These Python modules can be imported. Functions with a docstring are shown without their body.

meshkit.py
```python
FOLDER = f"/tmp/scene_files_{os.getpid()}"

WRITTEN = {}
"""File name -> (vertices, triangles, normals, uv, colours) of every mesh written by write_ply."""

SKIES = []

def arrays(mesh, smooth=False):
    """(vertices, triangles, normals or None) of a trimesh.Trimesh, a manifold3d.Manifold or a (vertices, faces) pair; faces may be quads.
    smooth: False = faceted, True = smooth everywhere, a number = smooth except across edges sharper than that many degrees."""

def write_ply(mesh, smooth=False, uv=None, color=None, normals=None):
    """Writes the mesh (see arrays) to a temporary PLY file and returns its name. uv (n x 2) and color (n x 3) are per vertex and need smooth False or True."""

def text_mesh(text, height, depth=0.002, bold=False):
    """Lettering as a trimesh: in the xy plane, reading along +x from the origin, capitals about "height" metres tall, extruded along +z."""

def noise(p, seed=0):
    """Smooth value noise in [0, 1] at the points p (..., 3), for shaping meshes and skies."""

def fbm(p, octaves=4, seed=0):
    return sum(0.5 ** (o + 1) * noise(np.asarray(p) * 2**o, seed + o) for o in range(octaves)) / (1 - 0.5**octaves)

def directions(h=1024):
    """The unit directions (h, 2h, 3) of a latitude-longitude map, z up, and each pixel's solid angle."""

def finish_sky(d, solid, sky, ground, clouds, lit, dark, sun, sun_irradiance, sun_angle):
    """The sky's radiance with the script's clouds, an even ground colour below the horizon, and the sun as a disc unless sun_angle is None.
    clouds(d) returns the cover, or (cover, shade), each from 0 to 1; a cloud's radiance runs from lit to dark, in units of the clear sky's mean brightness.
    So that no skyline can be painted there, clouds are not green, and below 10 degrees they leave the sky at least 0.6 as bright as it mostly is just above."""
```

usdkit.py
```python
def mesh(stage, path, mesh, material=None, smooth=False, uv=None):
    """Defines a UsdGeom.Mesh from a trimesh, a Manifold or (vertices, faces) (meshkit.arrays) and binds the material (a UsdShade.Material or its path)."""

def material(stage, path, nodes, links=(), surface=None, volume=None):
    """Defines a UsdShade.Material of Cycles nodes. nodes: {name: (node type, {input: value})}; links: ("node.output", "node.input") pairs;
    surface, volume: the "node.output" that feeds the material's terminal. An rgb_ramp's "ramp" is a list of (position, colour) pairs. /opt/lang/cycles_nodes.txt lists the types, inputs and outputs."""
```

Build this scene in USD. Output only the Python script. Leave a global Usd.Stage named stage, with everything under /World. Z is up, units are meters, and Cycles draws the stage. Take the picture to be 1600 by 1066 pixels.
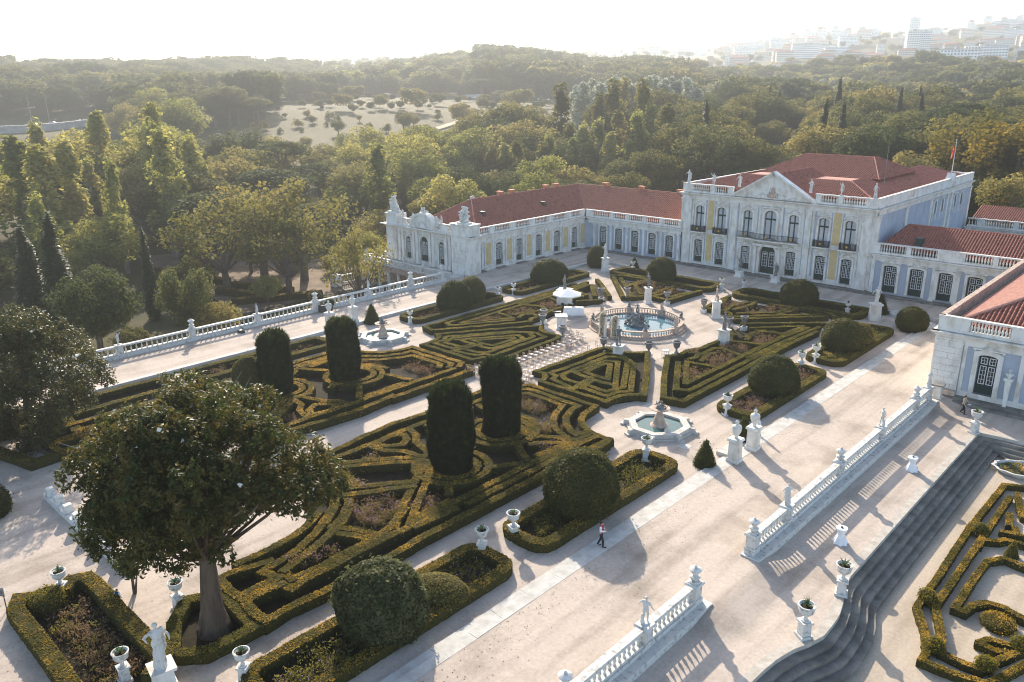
import math
import numpy as np
import trimesh
import manifold3d as m3
import meshkit
import usdkit
from pxr import Gf, Sdf, Usd, UsdGeom, UsdLux, UsdShade, Vt

stage = Usd.Stage.CreateInMemory()
UsdGeom.Xform.Define(stage, '/World')
UsdGeom.Scope.Define(stage, '/World/Looks')
stage.SetDefaultPrim(stage.GetPrimAtPath('/World'))

# ---------------------------------------------------------------- camera, sky, sun, exposure
# world: y runs along the palace garden's long axis, x across it, camera foot at the origin
EYE = np.array([0.0, 0.0, 28.3])
CR, CU, CF = np.array([.73024442, .68314412, -.00756355]), np.array([-.20290386, .22743822, .95241896]), np.array([-.65235965, .69396396, -.30469807])
cam = UsdGeom.Camera.Define(stage, '/World/camera')
cam.AddTransformOp().Set(Gf.Matrix4d(*CR, 0, *CU, 0, *(-CF), 0, *EYE, 1))
cam.CreateHorizontalApertureAttr(36.0)
cam.CreateVerticalApertureAttr(36.0 * 682 / 1024)
cam.CreateFocalLengthAttr(36.0 * 1244 / 1600)
cam.CreateClippingRangeAttr(Gf.Vec2f(0.5, 30000))
cam.CreateExposureAttr(0.93)
SUN_AZ, SUN_EL = math.radians(-54.5), math.radians(24.0)
SUN = np.array([math.sin(SUN_AZ) * math.cos(SUN_EL), math.cos(SUN_AZ) * math.cos(SUN_EL), math.sin(SUN_EL)])
sky = UsdLux.DomeLight.Define(stage, '/World/sky')
sm = usdkit.material(stage, '/World/Looks/sky_air', {
    's': ('sky_texture', {'sky_type': 'single_scattering', 'sun_disc': False, 'sun_elevation': SUN_EL, 'sun_rotation': SUN_AZ, 'altitude': 150.0, 'air_density': 1.0, 'aerosol_density': 1.6, 'ozone_density': 1.0}),
    'b': ('background_shader', {'strength': 0.135})}, [('s.color', 'b.color')], surface='b.background')
UsdShade.MaterialBindingAPI.Apply(sky.GetPrim()).Bind(sm)
sky.GetPrim().SetCustomDataByKey('kind', 'structure')
sun = UsdLux.DistantLight.Define(stage, '/World/sun')
sun.CreateIntensityAttr(1.22); sun.CreateAngleAttr(0.55); sun.CreateColorAttr(Gf.Vec3f(1.0, .885, .73)); sun.CreateNormalizeAttr(True)
_x = np.cross([0, 0, 1.0], SUN); _x /= np.linalg.norm(_x); _y = np.cross(SUN, _x)
sun.AddTransformOp().Set(Gf.Matrix4d(*_x, 0, *_y, 0, *SUN, 0, 0, 0, 500, 1))
HAZE = 0.00017

# ---------------------------------------------------------------- helpers
rng = np.random.default_rng(7)
_used = {}
def path_for(parent, name):
    base = parent or '/World'
    k = (base, name)
    n = _used.get(k, 0); _used[k] = n + 1
    return f'{base}/{name}' if n == 0 else f'{base}/{name}_{n:03d}'

def tag(prim, label=None, cat=None, group=None, kind=None):
    for k, v in (('label', label), ('category', cat), ('group', group), ('kind', kind)):
        if v: prim.SetCustomDataByKey(k, v)
    return prim

def mat4(loc=(0, 0, 0), rz=0.0, sc=1.0):
    s = np.ones(3) * sc; c, n = math.cos(rz), math.sin(rz)
    m = np.eye(4); m[:3, :3] = np.array([[c, -n, 0], [n, c, 0], [0, 0, 1]]) * s[None, :]; m[:3, 3] = loc
    return m

def gf(m): return Gf.Matrix4d(*np.asarray(m).T.ravel().tolist())

def thing(name, label, cat, loc=(0, 0, 0), rz=0.0, sc=1.0, group=None, kind=None):
    p = path_for(None, name)
    x = UsdGeom.Xform.Define(stage, p); x.AddTransformOp().Set(gf(mat4(loc, rz, sc)))
    tag(x.GetPrim(), label, cat, group, kind)
    return p

def copy(src, label, loc, rz=0.0, sc=1.0, group=None):
    pr = stage.GetPrimAtPath(src); cd = pr.GetCustomData()
    base = src.rsplit('/', 1)[1]
    if base[-4:-3] == '_' and base[-3:].isdigit(): base = base[:-4]
    p = path_for(None, base)
    x = UsdGeom.Xform.Define(stage, p)
    x.GetPrim().GetReferences().AddInternalReference(src)
    x.MakeMatrixXform().Set(gf(mat4(loc, rz, sc)))
    x.GetPrim().SetInstanceable(True)
    tag(x.GetPrim(), label or cd.get('label'), cd.get('category'), group or cd.get('group'))
    return p

class Many:
    """the first placing moves the prototype itself, later ones reference it"""
    def __init__(self, src): self.src, self.first = src, True
    def __call__(self, label, loc, rz=0.0, sc=1.0, group=None):
        if self.first:
            self.first = False
            pr = stage.GetPrimAtPath(self.src)
            UsdGeom.Xform(pr).MakeMatrixXform().Set(gf(mat4(loc, rz, sc)))
            tag(pr, label, None, group); return self.src
        return copy(self.src, label, loc, rz, sc, group)

_CUBE_F = np.array([[0, 3, 2], [0, 2, 1], [4, 5, 6], [4, 6, 7], [0, 1, 5], [0, 5, 4], [1, 2, 6], [1, 6, 5], [2, 3, 7], [2, 7, 6], [3, 0, 4], [3, 4, 7]])
class MB:
    def __init__(self): self.v, self.f, self.n = [], [], 0
    def add(self, v, f):
        v = np.asarray(v, float); f = np.asarray(f, int)
        if f.shape[1] == 4: f = np.vstack([f[:, [0, 1, 2]], f[:, [0, 2, 3]]])
        self.v.append(v); self.f.append(f + self.n); self.n += len(v); return self
    def tm(self, m, M=None):
        if hasattr(m, 'to_mesh'):
            q = m.to_mesh(); v, f = np.array(q.vert_properties[:, :3], float), np.array(q.tri_verts, int)
        elif hasattr(m, 'vertices'): v, f = np.array(m.vertices), np.array(m.faces)
        else: v, f = m
        if M is not None: v = v @ M[:3, :3].T + M[:3, 3]
        return self.add(v, f)
    def box(self, x0, y0, z0, x1, y1, z1, M=None, taper=0.0):
        x0, x1 = min(x0, x1), max(x0, x1); y0, y1 = min(y0, y1), max(y0, y1); t = taper
        v = np.array([[x0, y0, z0], [x1, y0, z0], [x1, y1, z0], [x0, y1, z0], [x0 + t, y0 + t, z1], [x1 - t, y0 + t, z1], [x1 - t, y1 - t, z1], [x0 + t, y1 - t, z1]], float)
        if M is not None: v = v @ M[:3, :3].T + M[:3, 3]
        return self.add(v, _CUBE_F)
    def lathe(self, prof, c=(0, 0, 0), n=10, a0=0.0, sx=1.0, sy=1.0, cap=True):
        p = np.asarray(prof, float); a = a0 + np.arange(n) * 2 * math.pi / n
        v = np.stack([p[:, 0:1] * np.cos(a) * sx, p[:, 0:1] * np.sin(a) * sy, np.repeat(p[:, 1:2], n, 1)], -1).reshape(-1, 3) + np.asarray(c, float)
        i, j = np.meshgrid(np.arange(len(p) - 1), np.arange(n), indexing='ij')
        q = np.stack([i * n + j, i * n + (j + 1) % n, (i + 1) * n + (j + 1) % n, (i + 1) * n + j], -1).reshape(-1, 4)
        self.add(v, q)
        for row, flip in ((0, True), (len(p) - 1, False)):
            if cap and p[row, 0] > 1e-4:
                b = np.vstack([v[row * n:(row + 1) * n], v[row * n:(row + 1) * n].mean(0)]); k = np.arange(n)
                f = np.stack([k, (k + 1) % n, np.full(n, n)], 1)
                self.add(b, f[:, ::-1] if flip else f)
        return self
    def tube(self, pts, radii, n=6, cap=True):
        p = np.asarray(pts, float); r = np.broadcast_to(radii, (len(p),))
        t = np.gradient(p, axis=0); t /= np.linalg.norm(t, axis=1, keepdims=True) + 1e-9
        ref = np.where(np.abs(t[:, 2:]) < .9, [0, 0, 1.0], [1.0, 0, 0])
        a = np.cross(t, ref); a /= np.linalg.norm(a, axis=1, keepdims=True) + 1e-9; b = np.cross(t, a)
        an = np.arange(n) * 2 * math.pi / n
        v = (p[:, None] + r[:, None, None] * (np.cos(an)[None, :, None] * a[:, None] + np.sin(an)[None, :, None] * b[:, None])).reshape(-1, 3)
        i, j = np.meshgrid(np.arange(len(p) - 1), np.arange(n), indexing='ij')
        self.add(v, np.stack([i * n + j, i * n + (j + 1) % n, (i + 1) * n + (j + 1) % n, (i + 1) * n + j], -1).reshape(-1, 4))
        return self
    def ball(self, c, r, sub=1):
        s = trimesh.creation.icosphere(subdivisions=sub); return self.add(np.array(s.vertices) * r + np.asarray(c, float), np.array(s.faces))
    def poly(self, pts, z0, z1, holes=()):
        c = m3.CrossSection([np.asarray(q, float) for q in (pts, *holes)], m3.FillRule.EvenOdd)
        m = m3.Manifold.extrude(c, z1 - z0).translate((0, 0, z0)); return self.tm(m)
    def arrays(self): return np.vstack(self.v), np.vstack(self.f)

def put(name, mb, m, parent=None, M=None, smooth=False, label=None, cat=None, group=None, kind=None):
    v, f = mb.arrays() if isinstance(mb, MB) else (np.array(mb.vertices), np.array(mb.faces)) if hasattr(mb, 'vertices') else mb
    if M is not None:
        v = v @ np.asarray(M)[:3, :3].T + np.asarray(M)[:3, 3]
        if np.linalg.det(np.asarray(M)[:3, :3]) < 0: f = f[:, ::-1]
    p = path_for(parent, name)
    usdkit.mesh(stage, p, (v, f), m, smooth=smooth)
    tag(stage.GetPrimAtPath(p), label, cat, group, kind)
    return p

# ---------------------------------------------------------------- materials
_m = {}
def noisy(name, a, b, scale=1.0, rough=.85, bump=0.0, bscale=20.0, detail=4, spec=.25, stretch=(1, 1, 1), c=None, obj=False, lo=.35, hi=.65, dist=.03):
    nodes = {'g': ('geometry', {}) if not obj else ('texture_coordinate', {}), 'mp': ('mapping', {'scale': stretch}), 'n': ('noise_texture', {'scale': scale, 'detail': float(detail), 'roughness': .6}),
             'r': ('rgb_ramp', {'ramp': [(0, a), (lo, a), (hi, b), (1, b)] if c is None else [(0, a), (lo, a), (.5, b), (hi, c), (1, c)]}), 'p': ('principled_bsdf', {'roughness': rough, 'specular_ior_level': spec})}
    links = [('g.position' if not obj else 'g.object', 'mp.vector'), ('mp.vector', 'n.vector'), ('n.fac', 'r.fac'), ('r.color', 'p.base_color')]
    if bump:
        nodes['n2'] = ('noise_texture', {'scale': bscale, 'detail': 3.0}); nodes['bp'] = ('bump', {'strength': bump, 'distance': dist})
        links += [('mp.vector', 'n2.vector'), ('n2.fac', 'bp.height'), ('bp.normal', 'p.normal')]
    m = usdkit.material(stage, '/World/Looks/' + name, nodes, links, surface='p.BSDF'); _m[name] = m
    return m

def plain(name, c, rough=.6, spec=.4, metal=0.0):
    m = usdkit.material(stage, '/World/Looks/' + name, {'p': ('principled_bsdf', {'base_color': c, 'roughness': rough, 'specular_ior_level': spec, 'metallic': metal})}, [], surface='p.BSDF'); _m[name] = m
    return m

def leafy(name, a, b, c=None, scale=.8, trans=.4, rough=.55, spec=.3, vary=.5, tcol=1.25, det=5.0):
    """leaves: colour drifts with place and from plant to plant; light passes through"""
    c = c or b
    nodes = {'g': ('geometry', {}), 'o': ('object_info', {}), 'n': ('noise_texture', {'scale': scale, 'detail': det, 'roughness': .55}),
             'm1': ('math', {'math_type': 'multiply_add', 'value2': vary * .5, 'value3': -vary * .25}), 'm2': ('math', {'math_type': 'add'}),
             'r': ('rgb_ramp', {'ramp': [(0, a), (.36, a), (.52, b), (.68, c), (1, c)]}),
             'p': ('principled_bsdf', {'roughness': rough, 'specular_ior_level': spec}), 't': ('translucent_bsdf', {}),
             'h': ('hsv', {'hue': .49, 'saturation': 1.1, 'value': tcol}), 'x': ('mix_closure', {'fac': trans})}
    links = [('g.position', 'n.vector'), ('o.random', 'm1.value1'), ('m1.value', 'm2.value1'), ('n.fac', 'm2.value2'), ('m2.value', 'r.fac'), ('r.color', 'p.base_color'), ('r.color', 'h.color'), ('h.color', 't.color'),
             ('p.BSDF', 'x.closure1'), ('t.BSDF', 'x.closure2')]
    m = usdkit.material(stage, '/World/Looks/' + name, nodes, links, surface='x.closure'); _m[name] = m
    return m

def trodden(name, a, b, w):
    """gravel: fine grain, with broad paler and darker trodden or raked bands along the walks"""
    m = noisy(name, a, b, 5.0, .95, .45, 30, 10, .1, lo=.25, hi=.75, dist=.02)
    return usdkit.material(stage, '/World/Looks/' + name + '_trodden', {'g': ('geometry', {}), 'n': ('noise_texture', {'scale': 5.0, 'detail': 10.0, 'roughness': .6}), 'mp': ('mapping', {'scale': (.9, .07, 1)}), 'n3': ('noise_texture', {'scale': 1.0, 'detail': 5.0}), 'n4': ('noise_texture', {'scale': .22, 'detail': 6.0, 'roughness': .6}),
        'r': ('rgb_ramp', {'ramp': [(0, a), (.25, a), (.75, b), (1, b)]}), 'r3': ('rgb_ramp', {'ramp': [(.3, (w, w * .99, w * .97)), (.5, (1, 1, 1)), (.62, (1.06, 1.05, 1.04))]}), 'r4': ('rgb_ramp', {'ramp': [(.32, (w * .97, w * .96, w * .94)), (.5, (1, 1, 1)), (.7, (1.05, 1.04, 1.03))]}), 'm1': ('mix', {'mix_type': 'multiply', 'fac': 1.0}), 'm2': ('mix', {'mix_type': 'multiply', 'fac': 1.0}),
        'nb': ('noise_texture', {'scale': 30.0, 'detail': 3.0}), 'bp': ('bump', {'strength': .45, 'distance': .02}), 'p': ('principled_bsdf', {'roughness': .95, 'specular_ior_level': .1})},
        [('g.position', 'n.vector'), ('g.position', 'mp.vector'), ('mp.vector', 'n3.vector'), ('g.position', 'n4.vector'), ('g.position', 'nb.vector'), ('n.fac', 'r.fac'), ('n3.fac', 'r3.fac'), ('n4.fac', 'r4.fac'), ('r.color', 'm1.color1'), ('r3.color', 'm1.color2'), ('m1.color', 'm2.color1'), ('r4.color', 'm2.color2'), ('m2.color', 'p.base_color'), ('nb.fac', 'bp.height'), ('bp.normal', 'p.normal')], surface='p.BSDF')
GRAVEL = noisy('gravel', (.42, .365, .305), (.56, .49, .42), 5.0, .95, .45, 30, 10, .1, lo=.25, hi=.75, dist=.02)
GRAVEL = trodden('fine_gravel', (.43, .364, .308), (.575, .495, .425), .76)
SAND = noisy('pale_sand', (.42, .35, .27), (.56, .475, .38), 4.0, .95, .45, 30, 10, .1, lo=.25, hi=.75, dist=.02)
SAND = trodden('fine_sand', (.42, .35, .27), (.57, .485, .39), .84)
SOIL = noisy('bed_soil', (.016, .014, .009), (.036, .029, .017), 1.6, .95, .6, 9, 6, .1)
STONE = noisy('limestone', (.50, .46, .39), (.72, .695, .645), 1.3, .8, .25, 12, 8, .25, (1, 1, .5), lo=.30, hi=.55)
MARBLE = noisy('weathered_marble', (.30, .29, .26), (.61, .60, .565), 3.2, .75, .3, 14, 8, .25, lo=.3, hi=.48)
GREYSTONE = noisy('grey_lead', (.10, .10, .105), (.27, .26, .245), 2.5, .7, .3, 12, 6, .3)
PINKSTONE = noisy('pink_limestone', (.34, .25, .20), (.56, .45, .37), 2.2, .8, .25, 12, 6, .2)
STEP = noisy('step_stone', (.13, .12, .105), (.255, .238, .21), .9, .85, .25, 10, 7, .2)
KERB = noisy('kerb_stone', (.44, .425, .385), (.58, .565, .53), 1.4, .8, .15, 12, 5, .2)
BLUE = noisy('blue_plaster', (.33, .375, .44), (.41, .455, .53), .8, .9, .1, 10, 6, .15, (1, 1, .5))
YELLOW = noisy('yellow_plaster', (.52, .39, .20), (.62, .47, .25), 1.5, .9, .1, 10, 6, .15)
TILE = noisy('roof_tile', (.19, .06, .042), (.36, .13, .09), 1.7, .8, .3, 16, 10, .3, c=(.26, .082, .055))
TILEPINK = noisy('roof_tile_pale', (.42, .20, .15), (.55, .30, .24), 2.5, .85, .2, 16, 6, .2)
GREEN = plain('door_green', (.010, .030, .026), .5)
WHITE = plain('white_paint', (.72, .72, .70), .5)
CLOTH = noisy('white_linen', (.78, .78, .78), (.86, .86, .85), 3, .9)
IRON = plain('dark_iron', (.035, .033, .03), .55, .4)
GOLD = plain('gilt', (.60, .38, .10), .4, .5, .7)
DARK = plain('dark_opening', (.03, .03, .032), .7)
BARK = noisy('bark', (.07, .052, .04), (.17, .13, .10), 3.0, .9, .8, 9, 6, .15, (1, 1, .25))
DARKBARK = noisy('dark_bark', (.045, .034, .026), (.125, .093, .068), 2.2, .95, 1.0, 7, 8, .1, (1, 1, .18), lo=.3, hi=.6, dist=.08)
PALEBARK = noisy('pale_bark', (.16, .14, .11), (.30, .27, .22), 3.0, .9, .5, 9, 6, .15, (1, 1, .3))
TERRA = plain('terracotta', (.45, .17, .09), .8)
HEDGE = leafy('hedge_leaf', (.095, .095, .016), (.20, .175, .028), (.34, .26, .05), .55, .45, .75, .12, .2, det=3.0)
HEDGEGOLD = leafy('hedge_leaf_gold', (.13, .115, .02), (.34, .235, .04), (.62, .41, .085), .7, .45, .75, .12, .2, det=3.0)
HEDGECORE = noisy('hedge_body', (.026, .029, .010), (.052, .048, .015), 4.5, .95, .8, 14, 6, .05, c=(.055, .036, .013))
TOPI = leafy('topiary_leaf', (.030, .045, .012), (.058, .072, .018), (.11, .10, .028), .8, .36, .7, .15, .4)
YEW = leafy('yew_leaf', (.016, .030, .010), (.032, .047, .015), (.085, .092, .028), 2.2, .24, .6, .2, .3)
MAGN = leafy('magnolia_leaf', (.030, .048, .012), (.058, .074, .018), (.15, .115, .03), 1.3, .34, .5, .22, .3)
MAGDARK = leafy('dark_magnolia_leaf', (.034, .048, .014), (.058, .068, .019), (.125, .105, .032), 1.3, .28, .45, .3, .3)
PALETOPI = leafy('grey_green_topiary', (.05, .064, .024), (.095, .108, .045), (.15, .155, .075), 1.2, .36, .7, .15, .4)
MAGFLOWER = plain('magnolia_bloom', (.75, .72, .62), .6)
OLIVE = leafy('olive_green_leaf', (.12, .118, .036), (.195, .182, .056), (.265, .23, .08), .10, .42, .8, .08, 1.0)
DEEP = leafy('deep_green_leaf', (.060, .076, .028), (.105, .118, .042), (.16, .158, .058), .10, .38, .8, .08, 1.0)
LIME = leafy('pale_green_leaf', (.18, .19, .052), (.275, .272, .082), (.355, .325, .10), .12, .46, .8, .08, .9)
AUTUMN = leafy('autumn_leaf', (.13, .115, .028), (.23, .18, .04), (.34, .24, .05), .22, .46, .8, .08, .5)
POPLEAF = leafy('poplar_leaf', (.20, .215, .06), (.30, .305, .09), (.38, .35, .115), .14, .48, .8, .08, .7)
SILVER = leafy('silver_leaf', (.27, .30, .225), (.37, .395, .31), (.45, .47, .38), .3, .48, .8, .1, .4)
AGAVE = leafy('agave_leaf', (.07, .12, .06), (.12, .18, .09), None, 2.0, .2, .5, .3, .3)
DRYSTEM = leafy('dry_stem', (.13, .085, .05), (.24, .17, .10), (.19, .145, .085), 1.2, .3, .8, .1, .3)
PURPLE = leafy('lilac_flower', (.26, .17, .33), (.40, .28, .48), None, 2.0, .3, .7, .1, .3)
GLASS = usdkit.material(stage, '/World/Looks/window_glass', {'lw': ('fresnel', {'IOR': 1.5}), 't': ('principled_bsdf', {'base_color': (.02, .024, .028), 'roughness': .08, 'specular_ior_level': .9})}, [], surface='t.BSDF')
SHEENGLASS = usdkit.material(stage, '/World/Looks/curtained_glass', {'t': ('principled_bsdf', {'base_color': (.50, .53, .56), 'roughness': .12, 'specular_ior_level': .9})}, [], surface='t.BSDF')
CURTAIN = usdkit.material(stage, '/World/Looks/half_drawn_curtain', {'t': ('principled_bsdf', {'base_color': (.20, .21, .215), 'roughness': .1, 'specular_ior_level': .9})}, [], surface='t.BSDF')
EDGE = noisy('worn_stair_edge', (.40, .36, .305), (.55, .51, .45), 2.0, .85, .3, 14, 8, .15)
WATER = usdkit.material(stage, '/World/Looks/pool_water', {'g': ('geometry', {}), 'n': ('noise_texture', {'scale': 2.2, 'detail': 3.0}), 'b': ('bump', {'strength': .05, 'distance': .05}),
    'p': ('principled_bsdf', {'base_color': (.05, .115, .115), 'roughness': .03, 'specular_ior_level': .6, 'ior': 1.33})}, [('g.position', 'n.vector'), ('n.fac', 'b.height'), ('b.normal', 'p.normal')], surface='p.BSDF')

# ---------------------------------------------------------------- terrain
COLS = np.array([-1500, 0, 400, 800, 1050, 1300, 1600, 3400.])
DIST = np.array([60, 100, 180, 260, 340, 450, 560, 750, 1000, 1400, 2000, 2800, 4500, 9000.])
HT = np.array([[-5, -5, -5, -3, 2, 8, 12, 25, 40, 58, 66, 70, 66, 60],
               [-5, -5, -5, -4, 2, 10, 13, 27, 40, 56, 66, 70, 66, 60],
               [-5, -5, -5, -2, 8, 17, 22, 30, 42, 58, 72, 84, 80, 70],
               [-5, -5, -5, -3, 8, 16, 19, 33, 42, 64, 104, 122, 112, 90],
               [-5, -5, -4, 0, 4, 8, 12, 22, 34, 55, 95, 138, 128, 90],
               [-2, -2, -1, 3, 6, 8, 11, 20, 34, 64, 118, 156, 140, 90],
               [-2, -2, -1, 3, 6, 8, 11, 20, 35, 68, 128, 172, 150, 90],
               [-2, -2, -1, 4, 8, 11, 15, 24, 30, 52, 120, 150, 150, 120]], float)
FH = np.array([CF[0], CF[1]]) / np.hypot(CF[0], CF[1])
def polar(x, y):
    d = np.hypot(x, y); az = np.arctan2(FH[1] * x - FH[0] * y, FH[0] * x + FH[1] * y)
    return d, az
def ground(x, y):
    x, y = np.asarray(x, float), np.asarray(y, float)
    d, az = polar(x, y)
    col = 800 + 1244 * np.tan(np.clip(az, -1.05, 1.05)) / .953
    ci = np.clip(np.searchsorted(COLS, col) - 1, 0, len(COLS) - 2); ct = np.clip((col - COLS[ci]) / (COLS[ci + 1] - COLS[ci]), 0, 1); ct = ct * ct * (3 - 2 * ct)
    ld, LD = np.log(np.maximum(d, 1)), np.log(DIST)
    di = np.clip(np.searchsorted(LD, ld) - 1, 0, len(DIST) - 2); dt = np.clip((ld - LD[di]) / (LD[di + 1] - LD[di]), 0, 1); dt = dt * dt * (3 - 2 * dt) * .5 + dt * .5
    z = (HT[ci, di] * (1 - dt) + HT[ci, di + 1] * dt) * (1 - ct) + (HT[ci + 1, di] * (1 - dt) + HT[ci + 1, di + 1] * dt) * ct
    w = np.clip((d - 250) / 500, 0, 1)
    z = z + w * (5 * np.sin(x / 97 + 1.3) * np.sin(y / 83 + .4) + 3 * np.sin(x / 41 + y / 57))
    flat = np.where((x > -85) & (y < 150), 1.0, np.where((x > -85) & (y < 180), (180 - y) / 30, 0.0))
    flat = np.where((x > -115) & (x <= -85) & (y > 92) & (y < 150), 1.0, flat)
    return z * (1 - flat) + -2.2 * flat
def at_az(col, d):
    """a place d metres from the camera's foot along the compass line that column col of the layout drawing lies on"""
    az = math.atan((col - 800) * .953 / 1244); c, s = math.cos(az), math.sin(az)
    v = np.array([FH[0] * c + FH[1] * s, FH[1] * c - FH[0] * s]) * d
    return float(v[0]), float(v[1])

az = np.radians(np.concatenate([np.arange(-180, -60, 8), np.arange(-60, 60.1, .8), np.arange(66, 180, 8)]))
rad = np.concatenate([np.linspace(4, 150, 50), np.geomspace(156, 9000, 90)])
A, Rr = np.meshgrid(az, rad, indexing='ij')
gx = Rr * (FH[0] * np.cos(A) + FH[1] * np.sin(A)); gy = Rr * (FH[1] * np.cos(A) - FH[0] * np.sin(A))
gz = ground(gx, gy)
nA, nR = A.shape
V = np.stack([gx, gy, gz], -1).reshape(-1, 3)
i, j = np.meshgrid(np.arange(nA), np.arange(nR - 1), indexing='ij')
Q = np.stack([i * nR + j, i * nR + j + 1, ((i + 1) % nA) * nR + j + 1, ((i + 1) % nA) * nR + j], -1).reshape(-1, 4)
V = np.vstack([V, [[0, 0, -2.2]]]); k = np.arange(nA)
F = np.vstack([Q[:, [0, 2, 1]], Q[:, [0, 3, 2]]]); F = np.vstack([F, np.stack([k * nR, ((k + 1) % nA) * nR, np.full(nA, len(V) - 1)], 1)[:, ::-1]])
def in_meadow(x, y):
    x, y = np.asarray(x, float), np.asarray(y, float); patch = np.sin(x / 17 + 2 * np.sin(y / 29)) + np.sin(y / 13 + x / 37) + .6 * np.sin(x / 7.3 - y / 9.1)
    d, a = polar(np.asarray(x), np.asarray(y)); c = 800 + 1305 * np.tan(a)
    return ((c > 400 + (d - 330) * .3) & (c < 930 + (d - 330) * .35) & (d > 300) & (d < 545) & (patch > -.9)) | ((c > 330) & (c < 760) & (d > 290) & (d < 350) & (patch > .2)) | ((c > 170) & (c < 600) & (d > 285) & (d < 365) & (np.sin(c / 23.0) + np.sin(d / 9.0 + c / 50.0) > -.6)) | ((c > 1185) & (c < 1310) & (d > 205) & (d < 330) & (np.abs(c - 1185 - (d - 200) * .35) < 70))
TERR = usdkit.material(stage, '/World/Looks/hill_ground', {'g': ('geometry', {}), 'n': ('noise_texture', {'scale': .03, 'detail': 8.0, 'roughness': .65}), 'a': ('attribute', {'attribute': 'dry'}), 'm': ('math', {'math_type': 'add'}), 'k': ('math', {'math_type': 'subtract', 'value2': .12}),
    'r': ('rgb_ramp', {'ramp': [(0, (.035, .04, .016)), (.35, (.055, .055, .022)), (.55, (.10, .085, .04)), (.75, (.10, .088, .044)), (1.0, (.14, .12, .062))]}), 'p': ('principled_bsdf', {'roughness': .95, 'specular_ior_level': .1})},
    [('g.position', 'n.vector'), ('n.fac', 'm.value1'), ('a.fac', 'm.value2'), ('m.value', 'k.value1'), ('k.value', 'r.fac'), ('r.color', 'p.base_color')], surface='p.BSDF')
tp = put('terrain', (V, F), TERR, smooth=True, kind='structure')
dry = in_meadow(V[:, 0], V[:, 1]).astype(np.float32) * .22
UsdGeom.PrimvarsAPI(stage.GetPrimAtPath(tp)).CreatePrimvar('dry', Sdf.ValueTypeNames.FloatArray, 'vertex').Set(Vt.FloatArray.FromNumpy(dry))

# ---------------------------------------------------------------- garden floor, terraces, kerbs, stairs
AX = -53.25                                   # the garden's axis of symmetry
def slab(name, x0, y0, x1, y1, z1, m, z0=-1.2):
    return put(name, MB().box(x0, y0, z0, x1, y1, z1), m, kind='structure')
slab('garden_ground', -80.2, -12, -27.2, 106, 0.0, GRAVEL)
slab('lower_garden_ground', -16, 10, 40, 77, -1.40, SAND, -2.9)
slab('left_walk', -88.4, -12, -80.2, 113.6, .30, GRAVEL, -6)
slab('palace_terrace', -80.2, 106, -19.6, 113.6, .30, GRAVEL)
def stair_edge(off):
    base = [(40, 72.7), (0, 72.7), (-8, 72.65), (-11, 72.6), (-13.6, 72.3), (-13.6, 71.2), (-13.55, 44.2), (-13.4, 42.9), (-12.9, 41.4), (-12.55, 39.6), (-12.5, 37.8), (-12.8, 36.6), (-13.2, 35.6), (-13.55, 34.0), (-13.7, 32.0), (-13.2, 20), (-13.2, 4)]
    p = np.array(base); t = np.gradient(p, axis=0); t /= np.linalg.norm(t, axis=1, keepdims=True); n = np.stack([-t[:, 1], t[:, 0]], 1)
    p = p + n * off; p[4] = base[4] + np.array([1.02, -.46]) * off
    return p
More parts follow.
